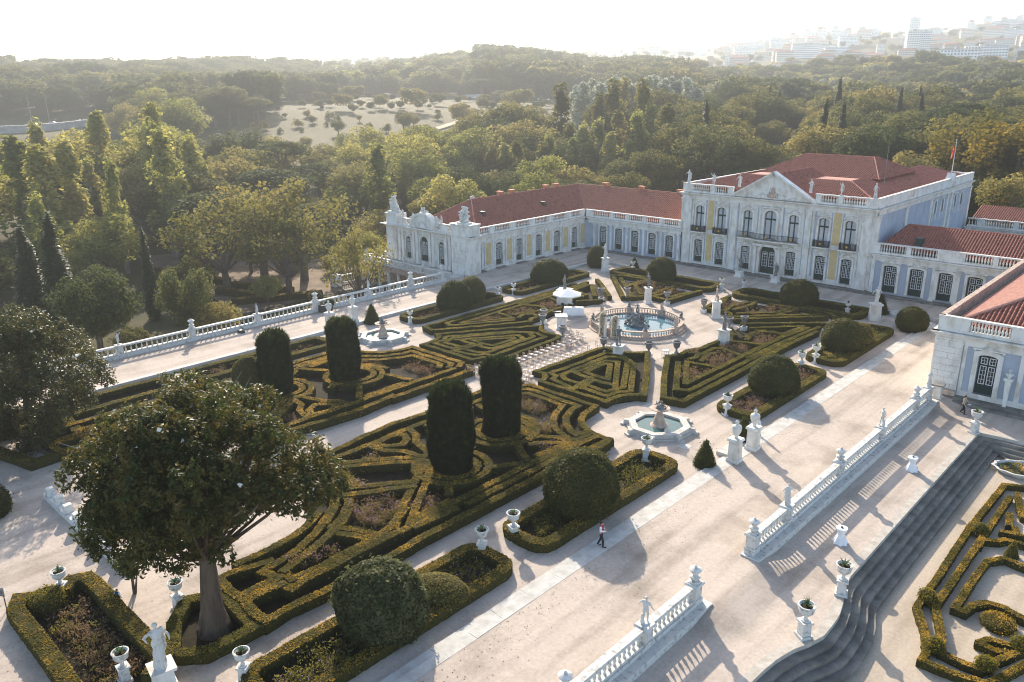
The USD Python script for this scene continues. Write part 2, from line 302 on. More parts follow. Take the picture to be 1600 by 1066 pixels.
def smooth_line(p, k=6):
    from scipy.interpolate import PchipInterpolator
    s = np.concatenate([[0], np.cumsum(np.linalg.norm(np.diff(p, axis=0), axis=1))]); u = np.unique(np.concatenate([s, np.linspace(0, s[-1], len(p) * k)]))
    return np.stack([PchipInterpolator(s, p[:, q])(u) for q in (0, 1)], 1)
def terrace_poly(off, xl):
    e = smooth_line(stair_edge(off))
    return [(xl, 4), (xl, 79.2), (40, 79.2), (40, 71.2 - off)] + [tuple(q) for q in e]
put('right_terrace', MB().box(-25.8, -12, -1.2, -18.6, 113.6, .30), GRAVEL, kind='structure')
put('stair_terrace', MB().poly([(-18.6, -12), (-18.6, 79.4), (40, 79.4)] + [tuple(q) for q in smooth_line(stair_edge(-.55))] + [(-13.7, -12)], -2.6, -.05), GRAVEL, kind='structure')
for a, b, e0, e1 in ((35.5, 41.3, 2.6, 2.6), (76.5, 79.6, 2.2, 0)):
    gx_, gy_ = np.meshgrid(np.linspace(-18.75, -14.9, 14), np.linspace(a - e0, b + e1, 26), indexing='ij'); sx_ = np.clip((-15.2 - gx_) / 3.0, 0, 1); sy_ = np.clip(np.minimum((gy_ - a + e0) / max(e0, .01), (b + e1 - gy_) / max(e1, .01) if e1 else 1.0), 0, 1); sx_, sy_ = sx_ * sx_ * (3 - 2 * sx_), sy_ * sy_ * (3 - 2 * sy_)
    i_, j_ = np.meshgrid(np.arange(13), np.arange(25), indexing='ij'); q_ = np.stack([i_ * 26 + j_, (i_ + 1) * 26 + j_, (i_ + 1) * 26 + j_ + 1, i_ * 26 + j_ + 1], -1).reshape(-1, 4)
    put('gravel_ramp', MB().add(np.stack([gx_, gy_, -.056 + .360 * sx_ * sy_], -1).reshape(-1, 3), q_), GRAVEL, smooth=True, kind='structure')
st = thing('garden_stairs', 'long dark stone staircase with a curved near end, leading down to the lower garden', 'stairs')
for k in range(5):
    e0, e1 = smooth_line(stair_edge(-.55 if k == 0 else .46 * (k - 1))), smooth_line(stair_edge(.46 * k))
    ring = [tuple(q) for q in e1] + [tuple(q) for q in e0[::-1]]
    put('step', MB().poly(ring, -2.6, -.046 - .27 * k), EDGE if k == 0 else STEP, st)
def kerb(label, x0, x1, y0, y1, z0, z1, L=2.4, seed=0):
    t = thing('stone_kerb', label, 'kerb', group=None); r = np.random.default_rng(seed); y = y0
    while y < y1 - .3:
        l = min(L * r.uniform(.8, 1.2), y1 - y); d = r.uniform(-.006, .006)
        put('kerb_stone', MB().box(x0, y + .006, z0, x1, y + l - .006, z1 + d), KERB, t); y += l
    return t
kerb('lower pale stone step between the parterre border and the broad right-hand gravel walk', -27.2, -26.5, -11, 104.2, -.5, .155, seed=1)
kerb('upper pale stone edging along the broad right-hand gravel walk', -26.5, -25.8, -11, 103.2, -.5, .31, seed=2)
kerb('pale stone edging of the raised walk beside the long left balustrade', -80.2, -79.55, 14, 107.0, -.5, .315, seed=3)
t = thing('stone_kerb', 'stone edging at the foot of the palace terrace behind the topiary', 'kerb')
for k in range(17):
    if abs(-79.5 + k * 3.2 - AX + 1.5) > 3: put('kerb_stone', MB().box(-79.5 + k * 3.2, 105.6, -.5, -76.32 + k * 3.2, 106.05, .33 if k % 2 else .322), KERB, t)
put('terrace_bastion', MB().lathe([(0, -.5), (1.9, -.5), (1.9, .34), (0, .34)], (-30.2, 105.4, 0), 24), KERB, label='low round stone step at the corner of the palace terrace by the ball topiary', cat='step')
t = thing('threshold_slabs', 'broad pale stone threshold between the two tall urn pedestals', 'paving')
for a in range(3): put('slab', MB().box(-27.9 + a * .02, 53.5 + a * .7, -.4, -25.75, 54.17 + a * .7, .318), KERB, t)

# ---------------------------------------------------------------- figures: hulls of spheres joined into one body
def sph(p, r, n=10): return m3.Manifold.sphere(r, n).translate(tuple(map(float, p)))
def bone(a, ra, b, rb, n=10): return m3.Manifold.batch_hull([sph(a, ra, n), sph(b, rb, n)])
def figure(h=1.75, arms=((.16, .0, .0), (.16, .0, .0)), stride=.0, turn=0.0, fem=False, hold=(0, 0)):
    """joints for a standing figure facing +y; arms: (out, forward, up) of each wrist from its shoulder as shares of arm reach"""
    J = {}
    J['head'] = (0, .01, .935); J['neck'] = (0, 0, .865); J['chest'] = (0, 0, .77); J['waist'] = (0, .005, .63); J['hip'] = (0, 0, .54)
    for s, n in ((-1, 'l'), (1, 'r')):
        J['sh' + n] = (s * (.10 if fem else .115), 0, .815)
        J['hp' + n] = (s * .052, 0, .51); f = stride * s
        J['kn' + n] = (s * .055, .02 + f * .45 + .01, .285); J['an' + n] = (s * .056, f * 1.0 - .01, .045 + (.02 if f < -.05 else 0)); J['to' + n] = (s * .07, f * 1.0 + .085, .018)
        o, fw, up = arms[0 if s < 0 else 1]; sh = np.array(J['sh' + n]); w = sh + np.array([s * o, fw, -.31 + up])
        mid = (sh + w) / 2; d = np.linalg.norm(w - sh); b = math.sqrt(max(.0, .165 ** 2 - (d / 2) ** 2)); J['el' + n] = tuple(mid + np.array([s * .6, -.6, -.3]) * b); J['wr' + n] = tuple(w)
    return {k: np.array(v) * h for k, v in J.items()}, h
def hand(w, e, h):
    d = (w - e) / (np.linalg.norm(w - e) + 1e-9); side = np.cross(d, [0, 0, 1.0]); side /= np.linalg.norm(side) + 1e-9; nrm = np.cross(d, side)
    out = [bone(w, .016 * h, w + d * .05 * h, .019 * h, 8)]
    for k, L in enumerate((.035, .042, .038, .028)):
        b = w + d * .055 * h + side * (k - 1.5) * .0115 * h; mdl = b + d * L * .6 * h + nrm * .004 * h; out += [bone(b, .0052 * h, mdl, .005 * h, 6), bone(mdl, .005 * h, mdl + d * L * .45 * h + nrm * .014 * h, .0042 * h, 6)]
    b = w + d * .02 * h - side * .017 * h; out.append(bone(b, .0062 * h, b + d * .03 * h - side * .022 * h, .0052 * h, 6))
    return out
def body(J, h, fem=False, hands=True, scale=1.0):
    P = [sph(J['head'] + [0, -.004 * h, .012 * h], .056 * h, 14), bone(J['head'] + [0, .012 * h, -.01 * h], .045 * h, J['head'] + [0, .03 * h, -.036 * h], .027 * h), bone(J['head'] + [0, .05 * h, 0], .008 * h, J['head'] + [0, .062 * h, -.014 * h], .010 * h, 8),
         bone(J['neck'] + [0, 0, .02 * h], .028 * h, J['chest'] + [0, 0, .03 * h], .034 * h)]
    for s in (-1, 1): P.append(sph(J['head'] + [s * .054 * h, 0, 0], .013 * h, 8))
    P.append(m3.Manifold.batch_hull([sph(J['shl'], .036 * h), sph(J['shr'], .036 * h), sph(J['chest'] + [-.05 * h, .015 * h, -.03 * h], .058 * h), sph(J['chest'] + [.05 * h, .015 * h, -.03 * h], .058 * h), sph(J['waist'] + [.03 * h, 0, 0], .052 * h), sph(J['waist'] - [.03 * h, 0, 0], .052 * h)]))
    P.append(m3.Manifold.batch_hull([sph(J['waist'] + [.03 * h, 0, 0], .052 * h), sph(J['waist'] - [.03 * h, 0, 0], .052 * h), sph(J['hpl'] + [0, -.01 * h, .02 * h], .062 * h), sph(J['hpr'] + [0, -.01 * h, .02 * h], .062 * h)]))
    for n in 'lr':
        P += [bone(J['hp' + n], .056 * h, J['kn' + n], .036 * h), bone(J['kn' + n], .035 * h, J['an' + n], .021 * h), bone(J['kn' + n] * .7 + J['an' + n] * .3 - [0, .01 * h, 0], .033 * h, J['an' + n], .02 * h), bone(J['an' + n], .021 * h, J['to' + n], .015 * h),
              bone(J['sh' + n], .033 * h, J['el' + n], .024 * h), bone(J['el' + n], .024 * h, J['wr' + n], .015 * h)]
        if hands: P += hand(J['wr' + n], J['el' + n], h)
    m = m3.Manifold.batch_boolean(P, m3.OpType.Add)
    return soften(m, .035 * h if not hands else .02 * h)
def soften(m, L, it=6):
    q = m.refine_to_length(L).to_mesh(); t = trimesh.Trimesh(np.array(q.vert_properties[:, :3]), np.array(q.tri_verts), process=True)
    trimesh.smoothing.filter_taubin(t, iterations=it); return t
def drape(J, h, seed, long=True, shoulder=True):
    """a stone robe: folds run down from waist and shoulder"""
    parts = []; r = np.random.default_rng(seed)
    zb = .015 if long else .33
    for k in range(13):
        a = k / 13 * 2 * math.pi; top = J['waist'] + np.array([math.cos(a) * .055, math.sin(a) * .05, r.uniform(-.01, .02)]) * h
        rad = (.105 if long else .09) + r.uniform(-.016, .02); bot = np.array([math.cos(a + .12) * rad, math.sin(a + .12) * rad * .95 + .01, zb + r.uniform(0, .02)]) * h
        parts.append(m3.Manifold.batch_hull([sph(top, .022 * h, 8), sph(bot, .026 * h, 8), sph((0, 0, (zb + .05) * h), .04 * h, 8), sph(J['hip'], .05 * h, 8)]))
    if shoulder:
        parts.append(m3.Manifold.batch_hull([sph(J['shl'] + [0, 0, .01], .045 * h), sph(J['chest'] + [0, .05 * h, -.05 * h], .035 * h), sph(J['waist'] + [.05 * h, .03 * h, -.02 * h], .04 * h)]))
        parts.append(m3.Manifold.batch_hull([sph(J['shl'] - [.01 * h, .04 * h, 0], .03 * h), sph((-.13 * h, -.06 * h, .40 * h), .045 * h), sph((-.08 * h, -.08 * h, .25 * h), .05 * h)]))
    return parts
def statue_mesh(h, arms, seed, robe=True, long=True, fem=True, stride=.04):
    J, h = figure(h, arms, stride, fem=fem)
    b = body(J, h, fem, hands=False); q = m3.Manifold(m3.Mesh(np.asarray(b.vertices, np.float32), np.asarray(b.faces, np.uint32)))
    parts = [q] if q.status() == m3.Error.NoError else []
    if robe: parts += drape(J, h, seed, long)
    else: parts += [m3.Manifold.batch_hull([sph((-.09 * h, -.07 * h, .02 * h), .05 * h), sph((-.08 * h, -.07 * h, .33 * h), .035 * h), sph((-.05 * h, -.05 * h, .05 * h), .05 * h)])]
    parts.append(m3.Manifold.cylinder(.05 * h, .13 * h, .12 * h, 12).translate((0, .02 * h, -.03 * h)))
    m = soften(m3.Manifold.batch_boolean(parts, m3.OpType.Add), .045 * h, 4)
    v = np.array(m.vertices) + .006 * h * np.stack([np.sin(m.vertices[:, 2] * 31 / h + m.vertices[:, 0] * 20), np.sin(m.vertices[:, 0] * 37 / h + 2), np.zeros(len(m.vertices))], 1)
    return v, np.array(m.faces)
SV = [statue_mesh(1.75, ((.12, .05, .05), (.10, .14, .20)), 1), statue_mesh(1.8, ((.16, .04, .04), (.15, .06, .55)), 2, True, False, False), statue_mesh(1.75, ((.09, .16, .12), (.16, -.02, .05)), 3, True, True, True), statue_mesh(1.85, ((.15, .04, .06), (.17, .05, .05)), 4, False, False, False, .07)]
def rock_group(seed, rx, ry, h, n=40, lumps=.28):
    """a heap of carved figures, shells and rocks"""
    r = np.random.default_rng(seed); P = [m3.Manifold.cylinder(h * .55, max(rx, ry) * .75, max(rx, ry) * .25, 14).scale((rx / max(rx, ry), ry / max(rx, ry), 1))]
    for k in range(n):
        u = r.uniform(0, 1) ** .7; a = r.uniform(0, 2 * math.pi); rr = (1 - u) ** .8
        c = np.array([rx * rr * math.cos(a), ry * rr * math.sin(a), u * h * .8]); d = r.normal(0, 1, 3); d /= np.linalg.norm(d); d[2] = abs(d[2]); L = h * lumps * r.uniform(.4, 1)
        P.append(bone(c, h * .085 * r.uniform(.6, 1.3), c + d * L, h * .04 * r.uniform(.6, 1.3), 8))
    m = soften(m3.Manifold.batch_boolean(P, m3.OpType.Add), h * .06, 3)
    return np.array(m.vertices), np.array(m.faces)

# ---------------------------------------------------------------- balustrades of the garden
BAL_PROF = [(.085, 0), (.085, .05), (.05, .07), (.05, .09), (.092, .17), (.10, .23), (.075, .31), (.045, .40), (.042, .46), (.06, .50), (.045, .53), (.08, .56), (.08, .60)]
def baluster(h=.60, r=1.0, n=9): return MB().lathe([(a * r, b * h / .6) for a, b in BAL_PROF], n=n).arrays()
def finial(c, h, mb):
    p = [(.30, 0), (.30, .10), (.20, .13), (.24, .22), (.30, .30), (.26, .38), (.15, .42), (.12, .46), (.19, .52), (.24, .60), (.25, .68), (.34, .73), (.35, .77), (.20, .86), (.08, .90), (.09, .94), (.05, 1.0), (0, 1.02)]
    return mb.lathe([(a * h, b * h) for a, b in p], c, 12)
def balustrade(label, a, b, posts, z, step, m, ledge, wide=.46, post_w=.75, H=1.38, side=1):
    """runs along y at x=a from posts[0] to posts[-1]"""
    t = thing('stone_balustrade', label, 'balustrade')
    y0, y1 = posts[0], posts[-1]
    put('plinth', MB().box(a - .42, y0 - .7, z - .9, a + .42 + (ledge if side > 0 else 0), y1 + .7, z + (.34 if side > 0 and ledge == 0 else .10)), m, t)
    if ledge: put('plinth_course', MB().box(a - .34, y0 - .45, z + .10, a + .34, y1 + .45, z + .34), m, t)
    put('base_rail', MB().box(a - .24, y0, z + .34, a + .24, y1, z + .48), m, t)
    put('top_rail', MB().box(a - wide / 2 - .03, y0, z + 1.20, a + wide / 2 + .03, y1, z + H, taper=.03), m, t)
    bv = baluster(.72)
    for k, (p, q) in enumerate(zip(posts[:-1], posts[1:])):
        g0, g1 = p + post_w / 2, q - post_w / 2; n = max(1, int(round((g1 - g0) / step)))
        for i in range(n):
            put('baluster', (bv[0] + [a, g0 + (i + .5) * (g1 - g0) / n, z + .48], bv[1]), m, t, smooth=40)
    for p in posts:
        w = post_w / 2
        mb = MB().box(a - w, p - w, z + .34, a + w, p + w, z + .52).box(a - w + .06, p - w + .06, z + .52, a + w - .06, p + w - .06, z + 1.32).box(a - w - .05, p - w - .05, z + 1.32, a + w + .05, p + w + .05, z + 1.46, taper=.04)
        mb.box(a - w + .16, p - w + .04, z + .62, a + w - .16, p + w - .04, z + 1.22).box(a - w + .04, p - w + .16, z + .62, a + w - .04, p + w - .16, z + 1.22)
        put('post', mb, m, t)
    return t
LB = [22.6, 30.9, 39.2, 47.6, 56.0, 64.6, 72.2, 78.2]
balustrade('long white stone balustrade on the left edge of the raised walk, above the wooded park', -88.0, 0, LB, .30, .60, MARBLE, .0)
balustrade('long white balustrade with a broad ledge above the stairs, ending by the right-hand pavilion', -18.9, 0, [41.9, 46.6, 55.4, 63.9, 72.4, 75.9], .30, .40, MARBLE, .42)
balustrade('short near stretch of white balustrade running out of the picture at the bottom', -18.9, 0, [17.0, 23.5, 30.0, 34.9], .30, .40, MARBLE, .42)
def statue(k, label, loc, rz=0, h=1.0, m=MARBLE, group=None, name='statue'):
    v, f = SV[k]; p = thing(name, label, 'statue', loc, rz, h, group); put('figure', (v, f), m, p, smooth=60)
    return p
def finial_thing(label, loc, h, m=MARBLE):
    p = thing('stone_finial', label, 'finial', loc); put('vase', finial((0, 0, 0), h, MB()), m, p, smooth=35); put('foot', MB().box(-.3, -.3, -.06, .3, .3, .02), m, p); return p
for k, (y, w) in enumerate(zip(LB, ['hid', 'st', 'fin', 'st', 'fin', 'st', 'fin', 'st'])):
    nth = ['', 'nearest the dark magnolia', 'second from the magnolia', 'midway along', 'beside the potted shrub on', 'level with the small left fountain on', 'next to last before the palace on', 'on the last post by the palace steps of'][k]
    if w == 'st': statue(k % 3, f'small white statue {nth} the long left balustrade', (-88.0, y, 1.79), math.pi / 2 + .4 * k, .72)
    elif w == 'fin': finial_thing(f'white carved finial {nth} the long left balustrade', (-88.0, y, 1.78), 1.15)
for k, (y, w) in enumerate([(41.9, 0), (46.6, 1), (55.4, 0), (63.9, 1), (72.4, 0), (75.9, 1), (34.9, 0), (30.0, 1), (23.5, 0)]):
    nth = ['on the near end post of the far balustrade', 'second post of the far balustrade from its near end', 'third post of the far balustrade', 'fourth post of the far balustrade, level with the far linen table', 'fifth post of the far balustrade', 'far end post of the balustrade by the pavilion', 'end post of the short near balustrade', 'on the short near balustrade', 'near post of the short balustrade, at the picture edge'][k]
    if w: statue([1, 0, 2, 3][k % 4], f'white statue on the {nth}'.replace('on the on', 'on').replace('the on ', 'on '), (-18.9, y, 1.79), -.6 + k, .86)
    else: finial_thing(f'white lidded vase finial, {nth}', (-18.9, y, 1.78), 1.05)

# ---------------------------------------------------------------- palace wings
def frame_of(o, u, n): 
    m = np.eye(4); m[:3, 0] = u; m[:3, 1] = n; m[:3, 2] = (0, 0, 1); m[:3, 3] = o; return m
def arch_poly(u, w, zb, zt, rise, k=8):
    p = [(u - w / 2, zb), (u + w / 2, zb), (u + w / 2, zt - rise)]
    if rise > 0: p += [(u + w / 2 * math.cos(a), zt - rise + rise * math.sin(a)) for a in np.linspace(0, math.pi, k + 2)[1:-1]]
    return p + [(u - w / 2, zt - rise)]
def wallmesh(outer, holes, d0, d1):
    """a wall drawn in (along, up) and given thickness from d0 to d1 outward"""
    c = m3.CrossSection([np.asarray(outer, float)] + [np.asarray(h, float) for h in holes], m3.FillRule.EvenOdd)
    q = m3.Manifold.extrude(c, d1 - d0).to_mesh(); v = np.array(q.vert_properties[:, :3], float)
    return np.stack([v[:, 0], d0 + v[:, 2], v[:, 1]], 1), np.array(q.tri_verts, int)[:, ::-1]
def wm(mb, outer, holes, d0, d1):
    v, f = wallmesh(outer, holes, d0, d1); return mb.add(v, f)
def french_door(t, M, u, w, zb, zt, rise=.18, rows=4, d=-.26, name='door'):
    H = zt - zb; a = u - w / 2; zk = zb + H * .25; zm = zb + H * .70; zn = zb + H * .755
    panes = []
    for s in (0, 1):
        x0 = a + w * (.12 if s == 0 else .56); x1 = x0 + w * .32
        panes += [(x0, zk, x1, zm), (x0, zn, x1, zt - rise - .10 if rise else zt - .12)]
    mb = MB(); wm(mb, arch_poly(u, w, zb, zt, rise), [[(p[0], p[1]), (p[2], p[1]), (p[2], p[3]), (p[0], p[3])] for p in panes], d - .06, d)
    mb.box(u - .025, d, zb, u + .025, d + .03, zm)
    dp = put(name, mb, GREEN, t, M)
    gb = MB()
    for x0, y0, x1, y1 in panes:
        wm(gb, [(x0 - .02, y0 - .02), (x1 + .02, y0 - .02), (x1 + .02, y1 + .02), (x0 - .02, y1 + .02)], [[(x0 + .04, y0 + .04), (x1 - .04, y0 + .04), (x1 - .04, y1 - .04), (x0 + .04, y1 - .04)]], d - .02, d + .035)
        gb.box((x0 + x1) / 2 - .013, d - .02, y0, (x0 + x1) / 2 + .013, d + .025, y1)
        n = rows if y1 - y0 > 1.2 else 2
        for k in range(1, n): gb.box(x0, d - .02, y0 + (y1 - y0) * k / n - .013, x1, d + .022, y0 + (y1 - y0) * k / n + .013)
    put('glazing_bars', gb, WHITE, dp, M)
    for x0, y0, x1, y1 in panes: put('pane', MB().box(x0 - .01, d - .045, y0 - .01, x1 + .01, d - .03, y1 + .01), CURTAIN if (int(x0 * 7.3 + M[0, 3] + M[1, 3]) * 7 + int(zb * 3)) % 5 == 0 else GLASS, dp, M)
def tall_window(t, M, u, w, zb, zt, rise, d=-.26):
    pan = arch_poly(u, w, zb, zt, rise)
    wp = put('window', wm(MB(), pan, [arch_poly(u, w - .18, zb + .08, zt - .09, rise)], d - .06, d + .02), GREEN, t, M)
    zm = zb + (zt - zb) * .69
    put('cross_bars', MB().box(u - .075, d - .05, zb + .05, u + .075, d + .05, zt - .06).box(u - w / 2, d - .05, zm - .11, u + w / 2, d + .06, zm + .11), GREEN, wp, M)
    put('pane', wm(MB(), arch_poly(u, w - .1, zb + .04, zt - .05, rise), [], d - .05, d - .035), SHEENGLASS, wp, M)
ORN = rock_group(11, 1.0, .22, .8, 26, .3)
def ornament(t, M, u, z, sx, sz, d=.06, m=STONE):
    v, f = ORN; q = np.stack([v[:, 0] * sx + u, np.maximum(v[:, 1] * .9, -.1) + d, v[:, 2] * sz + z], 1); put('carved_crest', (q, f), m, t, M, smooth=60)
def surround(t, M, u, w, zb, zt, rise, fw=.26, d=.10, m=STONE, crest=.8):
    o = arch_poly(u, w + 2 * fw, zb, zt + fw, rise + fw * .3, 8); h = arch_poly(u, w, zb - .01, zt, rise, 8)
    mb = MB(); wm(mb, o, [h], -.10, d); put('window_surround', mb, m, t, M)
    put('hood', MB().box(u - w / 2 - fw - .12, .02, zt + fw + .02, u + w / 2 + fw + .12, d + .14, zt + fw + .13).box(u - w / 2 - fw - .02, .02, zt + fw - .1, u - w / 2 - fw + .16, d + .08, zt + fw + .02).box(u + w / 2 + fw - .16, .02, zt + fw - .1, u + w / 2 + fw + .02, d + .08, zt + fw + .02), m, t, M)
    if crest: ornament(t, M, u, zt + fw + .1, (w / 2 + .12), crest * .8)
def pilaster(t, M, u, w, zb, zt, d=.16, m=STONE, base=.7, cap=.7, z_cap=None):
    mb = MB().box(u - w / 2, 0, zb + base, u + w / 2, d, zt - cap).box(u - w / 2 - .08, 0, zb, u + w / 2 + .08, d + .10, zb + base).box(u - w / 2 - .05, 0, zt - cap, u + w / 2 + .05, d + .07, zt - cap + .14)
    mb.box(u - w / 2 - .02, 0, zt - cap + .14, u + w / 2 + .02, d + .03, zt - .16).box(u - w / 2 - .1, 0, zt - .16, u + w / 2 + .1, d + .14, zt)
    if w > .6: mb.box(u - w / 2 + .14, 0, zb + base + .2, u + w / 2 - .14, d + .025, zt - cap - .2)
    put('pilaster', mb, m, t, M)
def rusticated(t, M, u0, u1, zb, zt, d=.14, course=.62, m=STONE):
    """corner pier of big stone blocks with sunk joints"""
    z, k = zb, 0
    while z < zt - .1:
        h = min(course, zt - z); n = max(1, int(round((u1 - u0) / 1.3))); off = 0 if k % 2 else .5
        cuts = [u0] + [u0 + (i + off) * (u1 - u0) / n for i in range(n + 1) if u0 + .2 < u0 + (i + off) * (u1 - u0) / n < u1 - .2] + [u1]
        for a, b in zip(cuts[:-1], cuts[1:]): put('stone_block', MB().box(a + .012, 0, z + .012, b - .012, d + .012 * ((k * 7 + int(a * 10)) % 3), z + h - .012), m, t, M)
        z += course; k += 1
    put('joint_backing', MB().box(u0 + .005, -.1, zb, u1 - .005, d - .03, zt), m, t, M)
def cornice(t, M, u0, u1, z, d=.45, m=STONE):
    put('cornice', MB().box(u0 - d * .4, -.2, z - .42, u1 + d * .4, d * .42, z - .24).box(u0 - d * .6, -.2, z - .24, u1 + d * .6, d * .62, z - .12).box(u0 - d, -.2, z - .12, u1 + d, d, z).box(u0 - .05, -.15, z - .95, u1 + .05, d * .22, z - .42), m, t, M)
def parapet(t, M, u0, u1, z, h, solid, m=STONE, step=.34, d0=-.35, d1=.05):
    """solid: list of (from, to) stretches without openings"""
    mb = MB().box(u0, d0, z, u1, d1, z + .28).box(u0 - .04, d0 - .05, z + h - .16, u1 + .04, d1 + .05, z + h)
    for a, b in solid: mb.box(a, d0 + .02, z + .28, b, d1 + .012, z + h - .16)
    put('parapet', mb, m, t, M)
    edges = [u0] + [q for s in sorted(solid) for q in s] + [u1]; bb = MB(); r = (h - .44)
    v, f = MB().lathe([(a * 1.05, b * r / .6) for a, b in BAL_PROF[::1]], n=6).arrays()
    for a, b in zip(edges[::2], edges[1::2]):
        n = int((b - a) / step)
        for i in range(n): bb.add(v + [a + (i + .5) * (b - a) / n, (d0 + d1) / 2, z + .28], f)
    if bb.n: put('balusters', bb, m, t, M, kind='stuff')
def roof_plane(mb, e0, e1, r1, r0, rib=.36, seg=.55):
    """tiled slope e0-e1 (eave) to r0-r1 (ridge): rows of round tiles, each course lapping the one below"""
    e0, e1, r0, r1 = (np.asarray(q, float) for q in (e0, e1, r0, r1))
    U = (e1 - e0); L = np.linalg.norm(U); U /= L
    n = np.cross(U, (r0 + r1) / 2 - e0); n /= np.linalg.norm(n); n = n if n[2] > 0 else -n
    W = np.cross(n, U); W = W if W[2] > 0 else -W
    P = [((q - e0) @ U, (q - e0) @ W) for q in (e0, e1, r1, r0)]
    def top(u):
        lo, hi = 1e9, -1e9
        for (a, b), (c, d) in zip(P, P[1:] + P[:1]):
            if abs(c - a) > 1e-6 and min(a, c) - 1e-9 <= u <= max(a, c) + 1e-9:
                w = b + (d - b) * (u - a) / (c - a); lo, hi = min(lo, w), max(hi, w)
        return lo, hi
    umin, umax = min(p[0] for p in P), max(p[0] for p in P)
    prof = [(-.5, 0.0), (-.34, .015), (-.23, .11), (0, .155), (.23, .11), (.34, .015), (.5, 0.0)]
    nr = int((umax - umin) / rib); V, Fq, off = [], [], 0
    for i in range(nr):
        uc = umin + (i + .5) * (umax - umin) / nr; lo, hi = top(uc)
        if hi - lo < .15: continue
        ns = max(1, int(round((hi - lo) / seg)))
        for s in range(ns):
            w0, w1 = lo + (hi - lo) * s / ns, lo + (hi - lo) * (s + 1) / ns + .03
            for w, lift in ((w0, .045), (w1, .01)):
                for pu, pn in prof: V.append(e0 + U * (uc + pu * rib) + W * w + n * (pn + lift))
            for q in range(6): Fq.append((off + q, off + q + 1, off + q + 8, off + q + 7))
            off += 14
    if V:
        f = np.array(Fq); v = np.array(V); a, b, c = v[f[0][0]], v[f[0][1]], v[f[0][2]]
        if np.dot(np.cross(b - a, c - a), n) < 0: f = f[:, ::-1]
        mb.add(v, f)
    return mb
def roof(t, planes, m=None, rib=.36, ridges=()):
    rp = None
    for k, pl in enumerate(planes):
        mb = roof_plane(MB(), *pl, rib=rib); q = put('roof', mb, m or TILE, t)
        under = MB(); p = [np.asarray(s, float) - [0, 0, .03] for s in pl]; under.add(np.array(p), np.array([[0, 1, 2], [0, 2, 3]])); put('roof_deck', under, m or TILE, q)
    if ridges:
        for a, b in ridges: put('ridge_tiles', MB().tube(np.linspace(a, b, 12) + [0, 0, .06], .13, 8), m or TILE, t)

def bays(t, M, us, w, zb, zt, fascia_d=.10):
    for u in us: surround(t, M, u, w, zb, zt, .2); french_door(t, M, u, w, zb, zt, .2)

# main block
Z0 = .30
mainp = thing('palace_main_block', 'two storey central palace block with a carved pediment, balconies and parapet statues', 'palace')
M = frame_of((AX, 113.5, 0), (1, 0, 0), (0, -1, 0))
lows = [-11.9, -8.1, -3.65, 3.65, 8.1, 11.9]; W1 = 1.5
holes = [arch_poly(u, W1, .95, 4.55, .2) for u in lows] + [arch_poly(0, 2.5, .7, 5.1, 1.2, 10)] + [arch_poly(u, 1.5, 6.0, 10.0, .35) for u in lows] + [arch_poly(0, 1.9, 6.0, 10.3, .7)]
put('wall', wm(MB(), [(-15.2, -1), (15.2, -1), (15.2, 11.4), (-15.2, 11.4)], holes, -.5, 0), STONE, mainp, M)
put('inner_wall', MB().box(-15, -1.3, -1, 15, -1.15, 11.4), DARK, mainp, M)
for u in lows:
    surround(mainp, M, u, W1, .95, 4.55, .2, .24); french_door(mainp, M, u, W1, .95, 4.55, .2)
    surround(mainp, M, u, 1.5, 6.0, 10.0, .35, .26, crest=.75); tall_window(mainp, M, u, 1.5, 6.0, 10.0, .35)
put('portal_surround', wm(MB(), arch_poly(0, 3.3, .4, 5.5, 1.5, 10), [arch_poly(0, 2.5, .39, 5.1, 1.2, 10)], -.1, .2).box(-2.1, 0, .3, -1.72, .5, 4.9).box(1.72, 0, .3, 2.1, .5, 4.9).box(-2.3, 0, 4.9, 2.3, .6, 5.25), STONE, mainp, M)
french_door(mainp, M, 0, 2.5, .7, 5.0, 1.3, 4, -.3, 'portal_door')
surround(mainp, M, 0, 1.9, 6.0, 10.3, .7, .34, .16, crest=.6); tall_window(mainp, M, 0, 1.9, 6.0, 10.3, .7)
